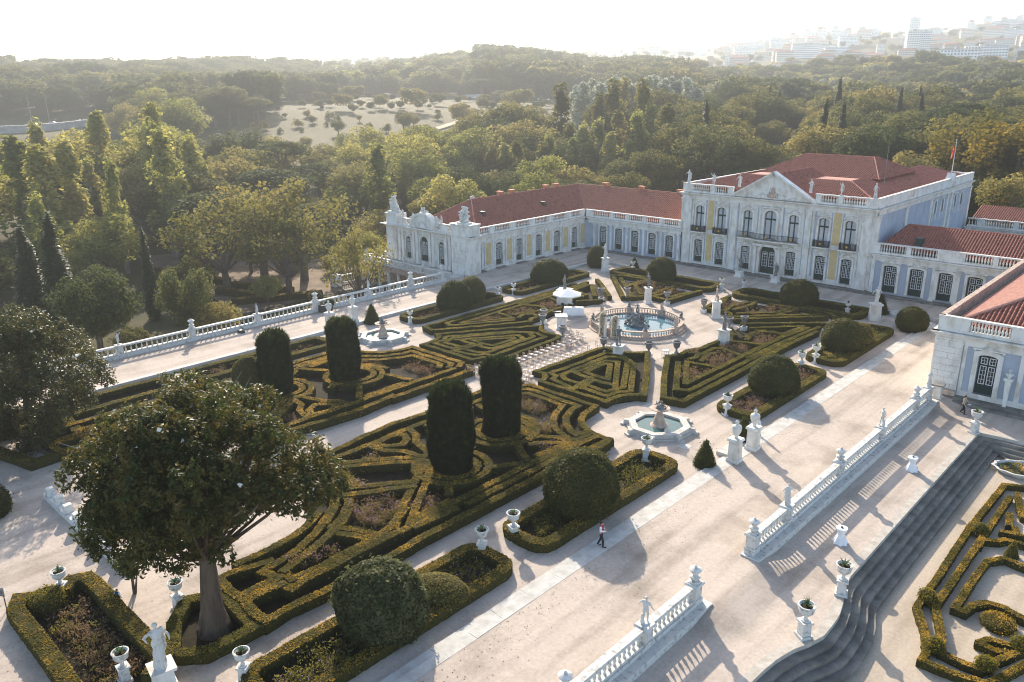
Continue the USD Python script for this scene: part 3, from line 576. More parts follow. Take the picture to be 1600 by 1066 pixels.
for s in (-1, 1):
    put('yellow_panel', MB().box(s * 10 - .55, 0, 6.3, s * 10 + .55, .03, 11.0), YELLOW, mainp, M); put('yellow_panel', MB().box(s * 10 - .55, 0, 1.3, s * 10 + .55, .03, 5.6), YELLOW, mainp, M)
    put('panel_frame', wm(MB(), [(s * 10 - .68, 1.15), (s * 10 + .68, 1.15), (s * 10 + .68, 11.1), (s * 10 - .68, 11.1)], [[(s * 10 - .55, 1.3), (s * 10 + .55, 1.3), (s * 10 + .55, 5.6), (s * 10 - .55, 5.6)], [(s * 10 - .55, 6.3), (s * 10 + .55, 6.3), (s * 10 + .55, 11.0), (s * 10 - .55, 11.0)]], 0, .06), STONE, mainp, M)
    for a in (6.85, 9.18, 10.82, 13.15, 2.0, 5.3): put('blue_strip', MB().box(s * a - .12, 0, 1.3, s * a + .12, .015, 11.0), BLUE, mainp, M)
    for u, w in ((5.85, .9), (14.1, 1.3)): pilaster(mainp, M, s * u, w, .3, 11.0, .26)
    pilaster(mainp, M, s * 13.2 * 1.0, .32, .3, 11.0, .10); pilaster(mainp, M, s * 6.55, .3, .3, 11.0, .12); pilaster(mainp, M, s * 1.75, .3, 5.9, 11.0, .12)
    for u in (8.1, 11.9):
        rails = MB()
        put('balcony_slab', MB().box(s * u - 1.15, 0, 5.72, s * u + 1.15, .75, 5.9).box(s * u - .9, 0, 5.5, s * u - .7, .5, 5.72).box(s * u + .7, 0, 5.5, s * u + .9, .5, 5.72), STONE, mainp, M)
        for k in range(15): x = s * u - 1.08 + k * 2.16 / 14; rails.box(x - .018, .66, 5.9, x + .018, .70, 6.85)
        rails.box(s * u - 1.1, .64, 6.8, s * u + 1.1, .72, 6.87).box(s * u - 1.1, .64, 6.05, s * u + 1.1, .72, 6.1).box(s * u - 1.1, 0, 6.8, s * u - 1.04, .7, 6.87).box(s * u + 1.04, 0, 6.8, s * u + 1.1, .7, 6.87).box(s * u - 1.1, 0, 5.9, s * u - 1.06, .68, 6.8).box(s * u + 1.06, 0, 5.9, s * u + 1.1, .68, 6.8)
        rails.box(s * u - .55, .60, 5.92, s * u + .55, .67, 6.8)
        q = put('balcony_railing', rails, IRON, mainp, M); put('gilt_flower', MB().ball((s * u, .72, 6.4), .13).ball((s * u, .72, 6.55), .07).ball((s * u, .72, 6.25), .07).ball((s * u - .15, .72, 6.4), .07).ball((s * u + .15, .72, 6.4), .07), GOLD, q, M)
bl = [(-4.9, .7), (-2.6, .7), (-1.6, 1.15), (1.6, 1.15), (2.6, .7), (4.9, .7)]
put('balcony_slab', MB().poly([(-4.9, -.01)] + bl + [(4.9, -.01)], 5.72, 5.9), STONE, mainp, M)
rails = MB()
for (a, b), (c, d) in zip(bl[:-1], bl[1:]):
    n = int(math.hypot(c - a, d - b) / .16)
    for k in range(n): x, y = a + (c - a) * k / n, b + (d - b) * k / n - .06; rails.box(x - .018, y - .018, 5.9, x + .018, y + .018, 6.85)
    for z in (6.08, 6.83): rails.tube([(a, b - .06, z), (c, d - .06, z)], .035, 4)
q = put('balcony_railing', rails, IRON, mainp, M)
for u, d in ((0, 1.12), (-3.65, .68), (3.65, .68)): put('gilt_flower', MB().ball((u, d, 6.4), .15).ball((u, d, 6.58), .07).ball((u, d, 6.22), .07).ball((u - .17, d, 6.4), .07).ball((u + .17, d, 6.4), .07), GOLD, q, M)
put('string_course', MB().box(-15.25, 0, 5.5, -13.0, .34, 5.75).box(13.0, 0, 5.5, 15.25, .34, 5.75).box(-6.4, 0, 5.5, -5.3, .34, 5.75).box(5.3, 0, 5.5, 6.4, .34, 5.75), STONE, mainp, M)
cornice(mainp, M, -15.2, 15.2, 11.9, .55)
put('pediment', wm(MB(), [(-6.3, 12.0), (6.3, 12.0), (0, 15.7)], [], -.6, .15), STONE, mainp, M)
for s in (-1, 1):
    a = math.atan2(3.75, 6.4); R = np.array([[math.cos(a), 0, s * math.sin(a)], [0, 1, 0], [-s * math.sin(a), 0, math.cos(a)]]) if s > 0 else np.array([[math.cos(a), 0, -math.sin(a)], [0, 1, 0], [math.sin(a), 0, math.cos(a)]])
    T = np.eye(4); T[:3, :3] = R; T[:3, 3] = (s * 3.35, 0, 13.98); Ls = 3.95
    put('raking_cornice', MB().box(-Ls, -.6, -.12, Ls, .55, .12, T).box(-Ls, -.6, -.34, Ls, .3, -.12, T), STONE, mainp, M)
for k, (u, z, sx, sz) in enumerate([(0, 12.25, 1.0, 2.3), (-1.6, 12.1, 1.3, 1.1), (1.6, 12.1, 1.3, 1.1), (-3.4, 12.1, 1.2, .7), (3.4, 12.1, 1.2, .7)]): ornament(mainp, M, u, z, sx, sz, .16, PINKSTONE if k == 0 else STONE)
for s in (-1, 1):
    a, b = (6.5, 15.25) if s > 0 else (-15.25, -6.5)
    parapet(mainp, M, a, b, 11.95, 1.4, [(s * 10 - .35, s * 10 + .35) if s > 0 else (-10.35, -9.65)] + ([(6.5, 7.3), (13.6, 15.25)] if s > 0 else [(-15.25, -13.6), (-7.3, -6.5)]))
put('plinth_step', MB().box(-15.6, 0, -.2, 15.6, .9, .55).box(-15.9, 0, -.2, 15.9, 1.6, .42), STEP, mainp, M)
# flanks and roofs of the main block
for s in (-1, 1):
    Ms = frame_of((AX + s * 15.2, 113.5, 0), (0, 1, 0), (s, 0, 0))
    fl = [arch_poly(u, 1.4, 8.3, 10.4, .6) for u in (26, 29.6, 36.6, 40.2)] if s > 0 else []
    put('side_wall', wm(MB(), [(0.02, -1), (46, -1), (46, 11.4), (0.02, 11.4)], fl, -.5, 0), BLUE if s > 0 else STONE, mainp, Ms)
    pilaster(mainp, Ms, .66, 1.3, .3, 11.0, .2); cornice(mainp, Ms, .6, 45.4, 11.9, .5)
    parapet(mainp, Ms, .06, 46, 11.95, 1.4, [(.06, 12), (14.5, 32), (35, 46)])
    if s > 0:
        for u in (26, 29.6, 36.6, 40.2):
            put('window', wm(MB(), arch_poly(u, 1.4, 8.3, 10.4, .6), [], -.3, -.2), STONE, mainp, Ms); surround(mainp, Ms, u, 1.4, 7.2, 10.4, .6, .2, crest=0)
        for u in (12.2, 23.6, 32.0, 34.2, 45.2): pilaster(mainp, Ms, u, .8, .3, 11.0, .18)
        put('side_pediment', wm(MB(), [(31, 12), (35.4, 12), (33.2, 14.2)], [], -.8, .4), STONE, mainp, Ms); ornament(mainp, Ms, 33.2, 12.1, 1.1, 1.3, .42)
put('back_wall', MB().box(AX - 15.2, 159.1, -1, AX + 15.2, 159.5, 13.2), STONE, mainp)
x0, x1, yb = AX - 14.6, AX + 14.6, 152
roof(mainp, [((x0, 114.3, 12.7), (x1, 114.3, 12.7), (x1 - 6, 120.5, 14.6), (x0 + 6, 120.5, 14.6)), ((x0, 158, 12.7), (x0, 114.3, 12.7), (x0 + 6, 120.5, 14.6), (x0 + 6, 152, 14.6)), ((x1, 114.3, 12.7), (x1, 158, 12.7), (x1 - 6, 152, 14.6), (x1 - 6, 120.5, 14.6)),
             ((x0 + 6, 126.2, 14.4), (x1 - 4, 126.2, 14.4), (x1 - 8, 134.5, 17.0), (x0 + 10, 134.5, 17.0)), ((x0 + 6, 143, 14.4), (x0 + 6, 126.2, 14.4), (x0 + 10, 134.5, 17.0), (x0 + 10, 136, 17.0)), ((x1 - 4, 126.2, 14.4), (x1 - 4, 143, 14.4), (x1 - 8, 136, 17.0), (x1 - 8, 134.5, 17.0)), ((x1 - 4, 143, 14.4), (x0 + 6, 143, 14.4), (x0 + 10, 136, 17.0), (x1 - 8, 136, 17.0)),
             ((AX, 114, 15.6), (AX, 126.2, 15.6), (AX + 6.4, 126.2, 12.4), (AX + 6.4, 114, 12.4)), ((AX - 6.4, 114, 12.4), (AX - 6.4, 126.2, 12.4), (AX, 126.2, 15.6), (AX, 114, 15.6))],
     ridges=[((x0 + 10, 134.5, 17.0), (x1 - 8, 134.5, 17.0)), ((x1, 114.3, 12.7), (x1 - 6, 120.5, 14.6)), ((x0, 114.3, 12.7), (x0 + 6, 120.5, 14.6)), ((x1 - 4, 126.2, 14.4), (x1 - 8, 134.5, 17.0)), ((x0 + 6, 126.2, 14.4), (x0 + 10, 134.5, 17.0)), ((AX, 113.9, 15.65), (AX, 126.2, 15.65))])
put('roof_wall', MB().box(x0 + 6, 120.6, 12.5, x1 - 6, 126.0, 14.5), TILEPINK, mainp)
for k, (u, h) in enumerate(((-14.4, 1.2), (-10, 1.0), (-5.6, 1.1), (5.6, 1.1), (10, 1.0), (14.6, 1.2))):
    nm = ['at the far left corner of', 'second from the left on', 'left of the pediment on', 'right of the pediment on', 'second from the right on', 'at the right corner, beside a thin mast, of'][k]
    statue(k % 3, f'grey-white statue {nm} the main palace parapet', (AX + u, 113.65, 13.42), math.pi + .3 * k, .95 * h)
t = thing('lightning_mast', 'thin bare mast rising behind the right corner statue of the palace roof', 'mast', (AX + 15.0, 115.2, 12.4)); put('pole', MB().tube([(0, 0, 0), (0, 0, 8.6)], [.05, .025], 6), PALEBARK, t); put('socket', MB().lathe([(.15, 0), (.1, .4), (0, .5)], n=8), IRON, t)
t = thing('flagpole', 'white flagpole with a red flag over the side pediment of the palace', 'flagpole', (AX + 15.0, 146.7, 13.8)); put('pole', MB().tube([(0, 0, 0), (0, 0, 5.6)], [.07, .045], 8), WHITE, t); put('pole_cap', MB().ball((0, 0, 5.65), .09), WHITE, t)
fx, fz = np.meshgrid(np.linspace(0, 1.0, 9), np.linspace(0, 1, 7)); fv = np.stack([-fx * .55, .12 * np.sin(fx * 7 + fz * 2), 3.3 + fz * 1.5 - fx * .75], -1).reshape(-1, 3)
i, j = np.meshgrid(np.arange(6), np.arange(8), indexing='ij'); fq = np.stack([i * 9 + j, i * 9 + j + 1, i * 9 + j + 10, i * 9 + j + 9], -1).reshape(-1, 4)
put('flag', MB().add(fv, fq), plain('flag_red', (.75, .10, .02), .7), t); put('flag_green_band', MB().add(fv[[0, 1, 9, 10, 18, 19, 27, 28, 36, 37, 45, 46, 54, 55]] + [0, .012, 0], np.array([[2 * a, 2 * a + 1, 2 * a + 3, 2 * a + 2] for a in range(6)])), plain('flag_green', (.02, .18, .03), .7), t)

# left wing along the raised walk, and its return to the main block
lw = thing('palace_left_wing', 'long single storey palace wing with yellow panels, left of the main block', 'palace wing')
M = frame_of((-88.5, 84.2, 0), (0, 1, 0), (1, 0, 0))
us = [2.2 + 4.83 * k for k in range(7)]
put('wall', wm(MB(), [(0, -6), (33.4 - .0, -6), (33.4, 5.4), (0, 5.4)], [arch_poly(u, 1.55, .75, 4.35, .25) for u in us if u < 30] + [arch_poly(us[6], 1.55, .75, 4.35, .25)], -.5, 0), STONE, lw, M)
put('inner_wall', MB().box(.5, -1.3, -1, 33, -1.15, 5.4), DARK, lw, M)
for k, u in enumerate(us):
    surround(lw, M, u, 1.55, .75, 4.35, .25, .2, .09, crest=.6); french_door(lw, M, u, 1.55, .75, 4.35, .25)
    if k < 6:
        c = u + 2.42
        put('blue_field', MB().box(c - 1.05, 0, .95, c + 1.05, .012, 5.0), BLUE, lw, M)
        put('panel_frame', wm(MB(), [(c - .86, .9), (c + .86, .9), (c + .86, 4.95), (c - .86, 4.95)], [arch_poly(c, 1.3, 1.12, 4.7, .2)], 0, .06), STONE, lw, M)
        put('yellow_panel', wm(MB(), arch_poly(c, 1.3, 1.12, 4.7, .2), [], 0, .03), YELLOW, lw, M)
put('plinth', MB().box(3.6, 0, -.2, 29.6, .25, .72), STONE, lw, M)
for u in us[:7]: put('door_step', MB().box(u - 1.0, 0, -.2, u + 1.0, .6, .5).box(u - 1.15, .0, -.2, u + 1.15, .95, .4), STEP, lw, M)
cornice(lw, M, 0, 29.0, 5.9, .42)
parapet(lw, M, .2, 29.2, 5.95, 1.3, [(.2, .6)] + [(4.83 * k - .2 + .3, 4.83 * k + 1.0 + .3) for k in range(1, 6)] + [(12.6, 16.8)] * 0 + [(28.2, 29.2)], step=.36)
M2 = frame_of((-88.5, 113.5, 0), (1, 0, 0), (0, -1, 0))
us = [4.2, 7.6, 11.0, 14.5, 17.9]
put('wall', wm(MB(), [(.02, -1), (20.2, -1), (20.2, 5.4), (.02, 5.4)], [arch_poly(u, 1.5, .9, 4.55, .2) for u in us], -.5, 0), BLUE, lw, M2)
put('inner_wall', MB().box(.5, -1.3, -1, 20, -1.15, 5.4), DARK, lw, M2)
for u in us: surround(lw, M2, u, 1.5, .9, 4.55, .2, .24, .1, crest=.6); french_door(lw, M2, u, 1.5, .9, 4.55, .2)
for u in (2.3, 5.9, 9.3, 12.75, 16.2, 19.6): pilaster(lw, M2, u, .42, .3, 5.0, .1, base=.4, cap=.4)
cornice(lw, M2, 1, 20.0, 5.9, .42)
parapet(lw, M2, .3, 20.1, 5.95, 1.3, [(.3, 1.8)] + [(a - .35, a + .35) for a in (5.9, 9.3, 12.75, 16.2)] + [(19.5, 20.1)], step=.36)
put('plinth_step', MB().box(.9, 0, -.2, 20.1, .8, .5).box(.95, 0, -.2, 20.0, 1.4, .4), STEP, lw, M2)
put('rear_walls', MB().box(-103.5, 86, -6, -103.1, 128.5, 6.3).box(-103.5, 128.1, -6, -68.6, 128.5, 6.3), STONE, lw)
xr, yr, zr, ze = -96.0, 121.0, 10.4, 6.4
roof(lw, [((-88.95, 86.6, ze), (-88.95, 114.0, ze), (xr, yr, zr), (xr, 92.5, zr)), ((-88.95, 114.0, ze), (-68.5, 114.0, ze), (-68.5, yr, zr), (xr, yr, zr)),
          ((-103.2, 128.4, ze), (-103.2, 86.6, ze), (xr, 92.5, zr), (xr, yr, zr)), ((-68.5, 128.4, ze), (-103.2, 128.4, ze), (xr, yr, zr), (-68.5, yr, zr)), ((-103.2, 86.6, ze), (-88.95, 86.6, ze), (xr, 92.5, zr), (xr - .01, 92.5, zr))],
     ridges=[((xr, 92.5, zr), (xr, yr, zr)), ((xr, yr, zr), (-68.5, yr, zr)), ((-88.95, 114.0, ze), (xr, yr, zr)), ((xr, 92.5, zr), (-88.95, 86.6, ze)), ((xr, 92.5, zr), (-103.2, 86.6, ze))])
for a, b, z in ((-96.6, 100, 10.1), (-96.6, 103, 10.1), (-96.5, 112, 10.1), (-96.6, 115, 10.1), (-90, 121.6, 10.1), (-82, 121.6, 10.1), (-74, 121.6, 10.1)): put('chimney', MB().box(a - .45, b - .3, z, a + .45, b + .3, z + .75).box(a - .55, b - .4, z + .75, a + .55, b + .4, z + .95), TERRA, lw)
for q in (91.5, 106.5):
    k = (-92.4, q, 8.45); put('roof_hatch', MB().box(k[0] - .5, q - .35, 8.0, k[0] + .55, q + .35, 8.95, taper=.06), IRON, lw)

# left pavilion with its terrace and colonnade
pv = thing('left_pavilion', 'pale stone end pavilion with an arched gable and corner trophies above a columned terrace', 'pavilion')
M = frame_of((-108.4, 84.5, 0), (1, 0, 0), (0, -1, 0))
W = 20.6
dh = [arch_poly(5.4, 1.3, .9, 4.6, .4), arch_poly(9.4, 2.0, .9, 5.0, 1.0, 10), arch_poly(13.6, 1.3, .9, 4.6, .4)]
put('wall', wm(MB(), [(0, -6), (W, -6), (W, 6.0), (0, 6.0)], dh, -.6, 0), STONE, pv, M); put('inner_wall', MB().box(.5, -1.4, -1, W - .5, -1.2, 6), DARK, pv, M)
for u, w, zt, rs in ((5.4, 1.3, 4.6, .4), (9.4, 2.0, 5.0, 1.0), (13.6, 1.3, 4.6, .4)):
    surround(pv, M, u, w, .9, zt, rs, .2, .1, crest=0); french_door(pv, M, u, w, .9, zt, rs)
for u in (3.3, 4.2, 7.0, 7.8, 11.0, 11.8, 14.9, 15.8): pilaster(pv, M, u, .55, .3, 6.0, .34)
rusticated(pv, M, 0, 2.6, .3, 6.1, .34); rusticated(pv, M, 16.9, W + .2, .3, 6.1, .9)
cornice(pv, M, .0, W, 6.3, .95); put('attic', MB().box(0, -1.4, 6.3, 2.7, .3, 7.9).box(-.15, -1.5, 7.9, 2.85, .45, 8.1), STONE, pv, M); put('attic', MB().box(16.8, -1.6, 6.3, W + .25, .9, 7.9).box(16.65, -1.7, 7.9, W + .4, 1.05, 8.1), STONE, pv, M)
parapet(pv, M, 2.8, 6.6, 6.3, 1.25, [(3.9, 4.6)]); parapet(pv, M, 12.2, 16.7, 6.3, 1.25, [(13.4, 15.2)])
put('arched_gable', wm(MB(), [(9.4 + 2.9 * math.cos(a), 6.3 + 2.4 * math.sin(a)) for a in np.linspace(0, math.pi, 17)], [], -.6, .35), STONE, pv, M)
put('gable_moulding', wm(MB(), [(9.4 + 3.1 * math.cos(a), 6.3 + 2.6 * math.sin(a)) for a in np.linspace(0, math.pi, 17)], [[(9.4 + 2.7 * math.cos(a), 6.29 + 2.2 * math.sin(a)) for a in np.linspace(0, math.pi, 17)]], -.7, .5), STONE, pv, M)
ornament(pv, M, 9.4, 6.5, 1.9, 1.7, .5)
Ms = frame_of((-87.6, 84.5 - .9, 0), (0, 1, 0), (1, 0, 0)); rusticated(pv, Ms, 0, 2.4, .3, 6.1, .25); cornice(pv, Ms, 0, 2.4, 6.3, .5)
put('corner_core', MB().box(-91.4, 83.65, -6, -87.62, 86.1, 8.0).box(-108.3, 84.6, -6, -105.8, 86.6, 8.0), STONE, pv)
for side, (x, y) in (('left', (-107.1, 85.1)), ('right', (-89.4, 84.6))):
    p = thing('trophy_statue', f'heaped stone trophy of arms on the {side} corner of the left pavilion', 'trophy', (x, y, 8.08)); put('trophy', rock_group(21 if side == 'left' else 22, .9, .7, 3.1, 46, .26), MARBLE, p, smooth=60); put('base_block', MB().box(-.95, -.75, 0, .95, .75, .28), STONE, p)
p = thing('trophy_statue', 'stone trophy seen behind the ridge of the left wing', 'trophy', (-104.6, 101, 7.2)); put('trophy', rock_group(25, .8, .8, 2.6, 40, .26), MARBLE, p, smooth=60); put('base_block', MB().box(-.9, -.9, -.9, .9, .9, .2), STONE, p)
for k, (u, d, hh, lb) in enumerate([(9.4 - .4, -.5, 1.5, 'carved group on top of the arched gable of the left pavilion'), (12.0, -.5, 1.3, 'reclining stone group right of the arched gable'), (6.4, -.5, 1.2, 'reclining stone group left of the arched gable')]):
    p = thing('gable_group', lb, 'sculpture', (-108.4 + u, 84.5 - d, 8.3 if k == 0 else 7.3)); put('carving', rock_group(30 + k, 1.2, .6, hh, 30, .3), MARBLE, p, smooth=60); put('base_block', MB().box(-1.1, -.5, -.3, 1.1, .5, .12), STONE, p)
statue(0, 'small statue on the right parapet of the left pavilion', (-94.5, 84.4, 7.6), 2.6, .8); statue(2, 'small statue on the left parapet of the left pavilion', (-104.1, 84.4, 7.6), 3.3, .8)
put('terrace_floor', MB().box(-110.0, 80.4, -.7, -88.4, 84.2, .1), STONE, pv)
Mt = frame_of((-110.0, 80.4, 0), (1, 0, 0), (0, -1, 0)); parapet(pv, Mt, 0, 21.4, .1, 1.05, [(0, 1.2), (5.0, 5.7), (9.3, 10.6), (14.3, 15.0), (18.6, 19.2)], MARBLE, .33); cornice(pv, Mt, 0, 21.4, .05, .3, PINKSTONE)
Ml = frame_of((-110.0, 80.4, 0), (0, 1, 0), (-1, 0, 0)); parapet(pv, Ml, .1, 9.6, .1, 1.05, [(.1, .9), (4.5, 5.2)], MARBLE, .33)
put('terrace_wall', MB().box(-107, 83.2, -6, -88.4, 83.6, -.7), PINKSTONE, pv)
for k in range(9): put('column', MB().lathe([(.42, -5.6), (.42, -5.35), (.32, -5.25), (.29, -1.4), (.32, -1.25), (.42, -1.15), (.42, -.95)], (-109.4 + k * 2.55, 81.0, 0), 14), STONE, pv, smooth=40)
put('entablature', MB().box(-109.9, 80.5, -.95, -88.5, 81.5, -.66), PINKSTONE, pv)
for k, (x, lb) in enumerate(((-109.7, 'at the outer corner'), (-104.6, 'second from the outer corner'), (-99.9, 'midway'), (-95.3, 'nearest the walk'))):
    statue(k % 3, f'small stone figure {lb} on the terrace parapet of the left pavilion', (x + .2, 80.6, 1.15), k, .62)

# right wing beside the main block, and the foreground pavilion on the right
rw = thing('palace_right_wing', 'single storey blue palace wing with green doors right of the main block', 'palace wing')
M = frame_of((-38.05, 113.5, 0), (1, 0, 0), (0, -1, 0)); us = [2.75, 6.15, 9.75, 13.2, 16.6]
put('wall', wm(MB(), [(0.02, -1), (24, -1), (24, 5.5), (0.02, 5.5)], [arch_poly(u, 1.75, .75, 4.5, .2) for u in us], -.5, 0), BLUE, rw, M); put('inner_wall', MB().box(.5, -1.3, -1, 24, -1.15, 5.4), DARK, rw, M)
for u in us: surround(rw, M, u, 1.75, .75, 4.5, .2, .34, .14, crest=.7); french_door(rw, M, u, 1.75, .75, 4.5, .2)
for u in (.4, 9.75 - 1.45, 9.75 + 1.45): pilaster(rw, M, u, .5, .3, 5.2, .12, base=.4, cap=.4)
cornice(rw, M, .3, 23.5, 5.9, .45); parapet(rw, M, .2, 24, 5.95, 1.5, [(.2, 1.0), (4.4, 5.0), (8.3, 11.6), (14.8, 15.4), (18, 19)], step=.34)
put('plinth_step', MB().box(.2, 0, -.2, 19.0, .9, .5).box(.2, 0, -.2, 18.3, 1.5, .4), STEP, rw, M)
roof(rw, [((-37.5, 114.2, 6.6), (-5, 114.2, 6.6), (-5, 119.6, 9.3), (-35.6, 119.6, 9.3)), ((-37.5, 125, 6.6), (-37.5, 114.2, 6.6), (-35.6, 119.6, 9.3), (-35.61, 119.6, 9.3)), ((-5, 125, 6.6), (-37.5, 125, 6.6), (-35.6, 119.6, 9.3), (-5, 119.6, 9.3))], ridges=[((-35.6, 119.6, 9.3), (-5, 119.6, 9.3))])
put('roof_hatch', MB().box(-33.3, 115.3, 7.0, -32.3, 116.4, 8.3, taper=.1), GREEN, rw)
put('rear_wall', MB().box(-38, 124.6, -1, -5, 125, 6.5), BLUE, rw)
cw = thing('courtyard_arcade', 'blue arcaded wing with a balustrade and red roof in the court behind the palace', 'arcade')
M = frame_of((-37.6, 157.5, -3.1), (1, 0, 0), (0, -1, 0)); ah = [arch_poly(2.6 + 5.4 * k, 3.6, -.5, 5.2, 1.8, 12) for k in range(8)]
put('wall', wm(MB(), [(0, -1.2), (46, -1.2), (46, 6.8), (0, 6.8)], ah, -.6, 0), BLUE, cw, M)
for k in range(8): put('arch_moulding', wm(MB(), arch_poly(2.6 + 5.4 * k, 4.3, -.5, 5.6, 2.1, 12), [arch_poly(2.6 + 5.4 * k, 3.6, -.51, 5.2, 1.8, 12)], -.05, .1), STONE, cw, M)
put('inner_wall', MB().box(0, -4.6, -1, 46, -4.4, 6.8), GREEN, cw, M); cornice(cw, M, .3, 45.5, 7.2, .4); parapet(cw, M, .3, 45.5, 7.25, 1.5, [(1.8, 3.0), (7.4, 8.2), (12.6, 13.4), (18, 18.8)], step=.4)
roof(cw, [((-37, 158.2, 5.2), (8, 158.2, 5.2), (8, 164, 7.1), (-37, 164, 7.1))]); put('rear_wall', MB().box(-37.6, 167, -4, 8.4, 167.4, 5.6), BLUE, cw); put('roof_back', MB().add([(-37, 164, 7.1), (8, 164, 7.1), (8, 168, 5.4), (-37, 168, 5.4)], np.array([[0, 1, 2], [0, 2, 3]])), TILE, cw)

rb = thing('right_pavilion', 'foreground palace pavilion at the right edge with blue walls and a hipped tile roof', 'pavilion')
M = frame_of((-19.7, 79.2, 0), (1, 0, 0), (0, -1, 0)); us = [4.5, 10.2, 15.9]
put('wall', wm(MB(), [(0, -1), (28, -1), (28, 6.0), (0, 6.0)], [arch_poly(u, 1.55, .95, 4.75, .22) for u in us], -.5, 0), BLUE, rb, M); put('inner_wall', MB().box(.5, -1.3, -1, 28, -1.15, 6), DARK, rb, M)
rusticated(rb, M, -.02, 2.35, .75, 5.75, .16, .60)
for u in us: surround(rb, M, u, 1.55, .95, 4.75, .22, .42, .12, crest=.75); french_door(rb, M, u, 1.55, .95, 4.75, .22)
for a, b in ((2.42, 2.72), (3.3, 3.36), (5.6, 5.66), (7.0, 7.4), (9.0, 9.1)): put('stone_strip', MB().box(a, 0, .9, b, .07, 5.5), STONE, rb, M)
put('frieze', MB().box(2.4, 0, 5.3, 28, .08, 5.72), STONE, rb, M); put('dado', MB().box(2.4, 0, -.3, 28, .1, .95), STONE, rb, M)
cornice(rb, M, 0, 27.5, 6.3, .5); parapet(rb, M, -.05, 27.5, 6.35, 1.45, [(-.05, 2.55), (5.9, 7.6), (10.9, 12.6), (16, 17)], step=.27)
put('plinth_step', MB().box(1.3, 0, -.6, 28, .9, .45).box(-.3, 0, -.6, 28, 1.5, .22), STEP, rb, M); put('bench_slab', MB().box(.1, .2, .45, 2.4, .75, .9), PINKSTONE, rb, M)
Mw = frame_of((-19.7, 79.2, 0), (0, 1, 0), (-1, 0, 0)); put('side_wall', MB().box(.02, -.5, -1, 34.3, 0, 6.0), STONE, rb, Mw); cornice(rb, Mw, .1, 34, 6.3, .5); parapet(rb, Mw, .06, 34.2, 6.35, 1.45, [(.06, 34.2)], PINKSTONE)
rusticated(rb, Mw, 0, 2.2, .3, 5.75, .12, .6)
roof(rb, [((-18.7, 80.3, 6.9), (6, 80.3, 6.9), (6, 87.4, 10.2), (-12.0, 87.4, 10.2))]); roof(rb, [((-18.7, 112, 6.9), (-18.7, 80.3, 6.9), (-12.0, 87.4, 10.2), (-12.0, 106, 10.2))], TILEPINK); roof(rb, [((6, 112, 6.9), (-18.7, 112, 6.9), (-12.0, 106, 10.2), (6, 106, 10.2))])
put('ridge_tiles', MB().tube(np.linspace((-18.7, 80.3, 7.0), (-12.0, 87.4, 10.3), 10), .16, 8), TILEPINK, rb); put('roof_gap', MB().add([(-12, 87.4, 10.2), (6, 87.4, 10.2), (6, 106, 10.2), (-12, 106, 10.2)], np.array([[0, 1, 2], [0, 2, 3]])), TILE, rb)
put('roof_hatch', MB().box(-15.2, 90.2, 8.3, -14.2, 91.4, 9.5), IRON, rb)
for x, w in ((-13.25, 'right of the green door'), (-6.8, 'beside the second door')):
    p = thing('herm_bust', f'white bust on a tall tapering pedestal {w} of the right pavilion', 'bust', (x, 78.75, .45)); put('pedestal', MB().box(-.14, -.12, 0, .14, .12, 2.5, taper=-.1).box(-.36, -.28, 2.5, .36, .28, 2.72), STONE, p); q = soften(m3.Manifold.batch_boolean([sph((0, 0, .72), .15), bone((0, 0, .6), .08, (0, 0, .4), .1), m3.Manifold.batch_hull([sph((-.24, 0, .36), .11), sph((.24, 0, .36), .11), sph((0, 0, .12), .13)]), m3.Manifold.cylinder(.2, .16, .12, 12)], m3.OpType.Add), .05, 3); put("bust", (np.array(q.vertices) + [0, 0, 2.72], np.array(q.faces)), MARBLE, p, smooth=60)
p = thing('stone_pedestal', 'small stone pedestal with a dark sloping top at the corner of the right pavilion', 'pedestal', (-18.5, 77.6, .3)); put('shaft', MB().box(-.45, -.4, 0, .45, .4, .12).box(-.34, -.3, .12, .34, .3, 1.2), STONE, p); put('tablet', MB().box(-.5, -.42, 1.2, .5, .42, 1.32), GREYSTONE, p)
# stairs and balustrade on the park side, below the left pavilion
p = thing('park_stairs', 'shaded stone stairs descending to the park below the left pavilion', 'stairs')
for k in range(9): put('step', MB().box(-107 - k * .65, 76.0, -6, -107.66 - k * .65, 92, -3.6 - k * .16), STEP, p)
p = thing('park_balustrade', 'short stone balustrade at the head of the park stairs below the left pavilion', 'balustrade'); M = frame_of((-115.8, 78.6, 0), (0, 1, 0), (1, 0, 0)); parapet(p, M, 0, 14, -4.8, 1.6, [(0, .8), (5, 5.6), (10, 10.6)], MARBLE, .4); put('pedestal', MB().box(-116.6, 77.6, -6, -115.2, 79.0, -2.9), STONE, p)
statue(1, 'pale statue on the pedestal at the foot of the park balustrade', (-115.9, 78.3, -2.85), -.6, 1.35)

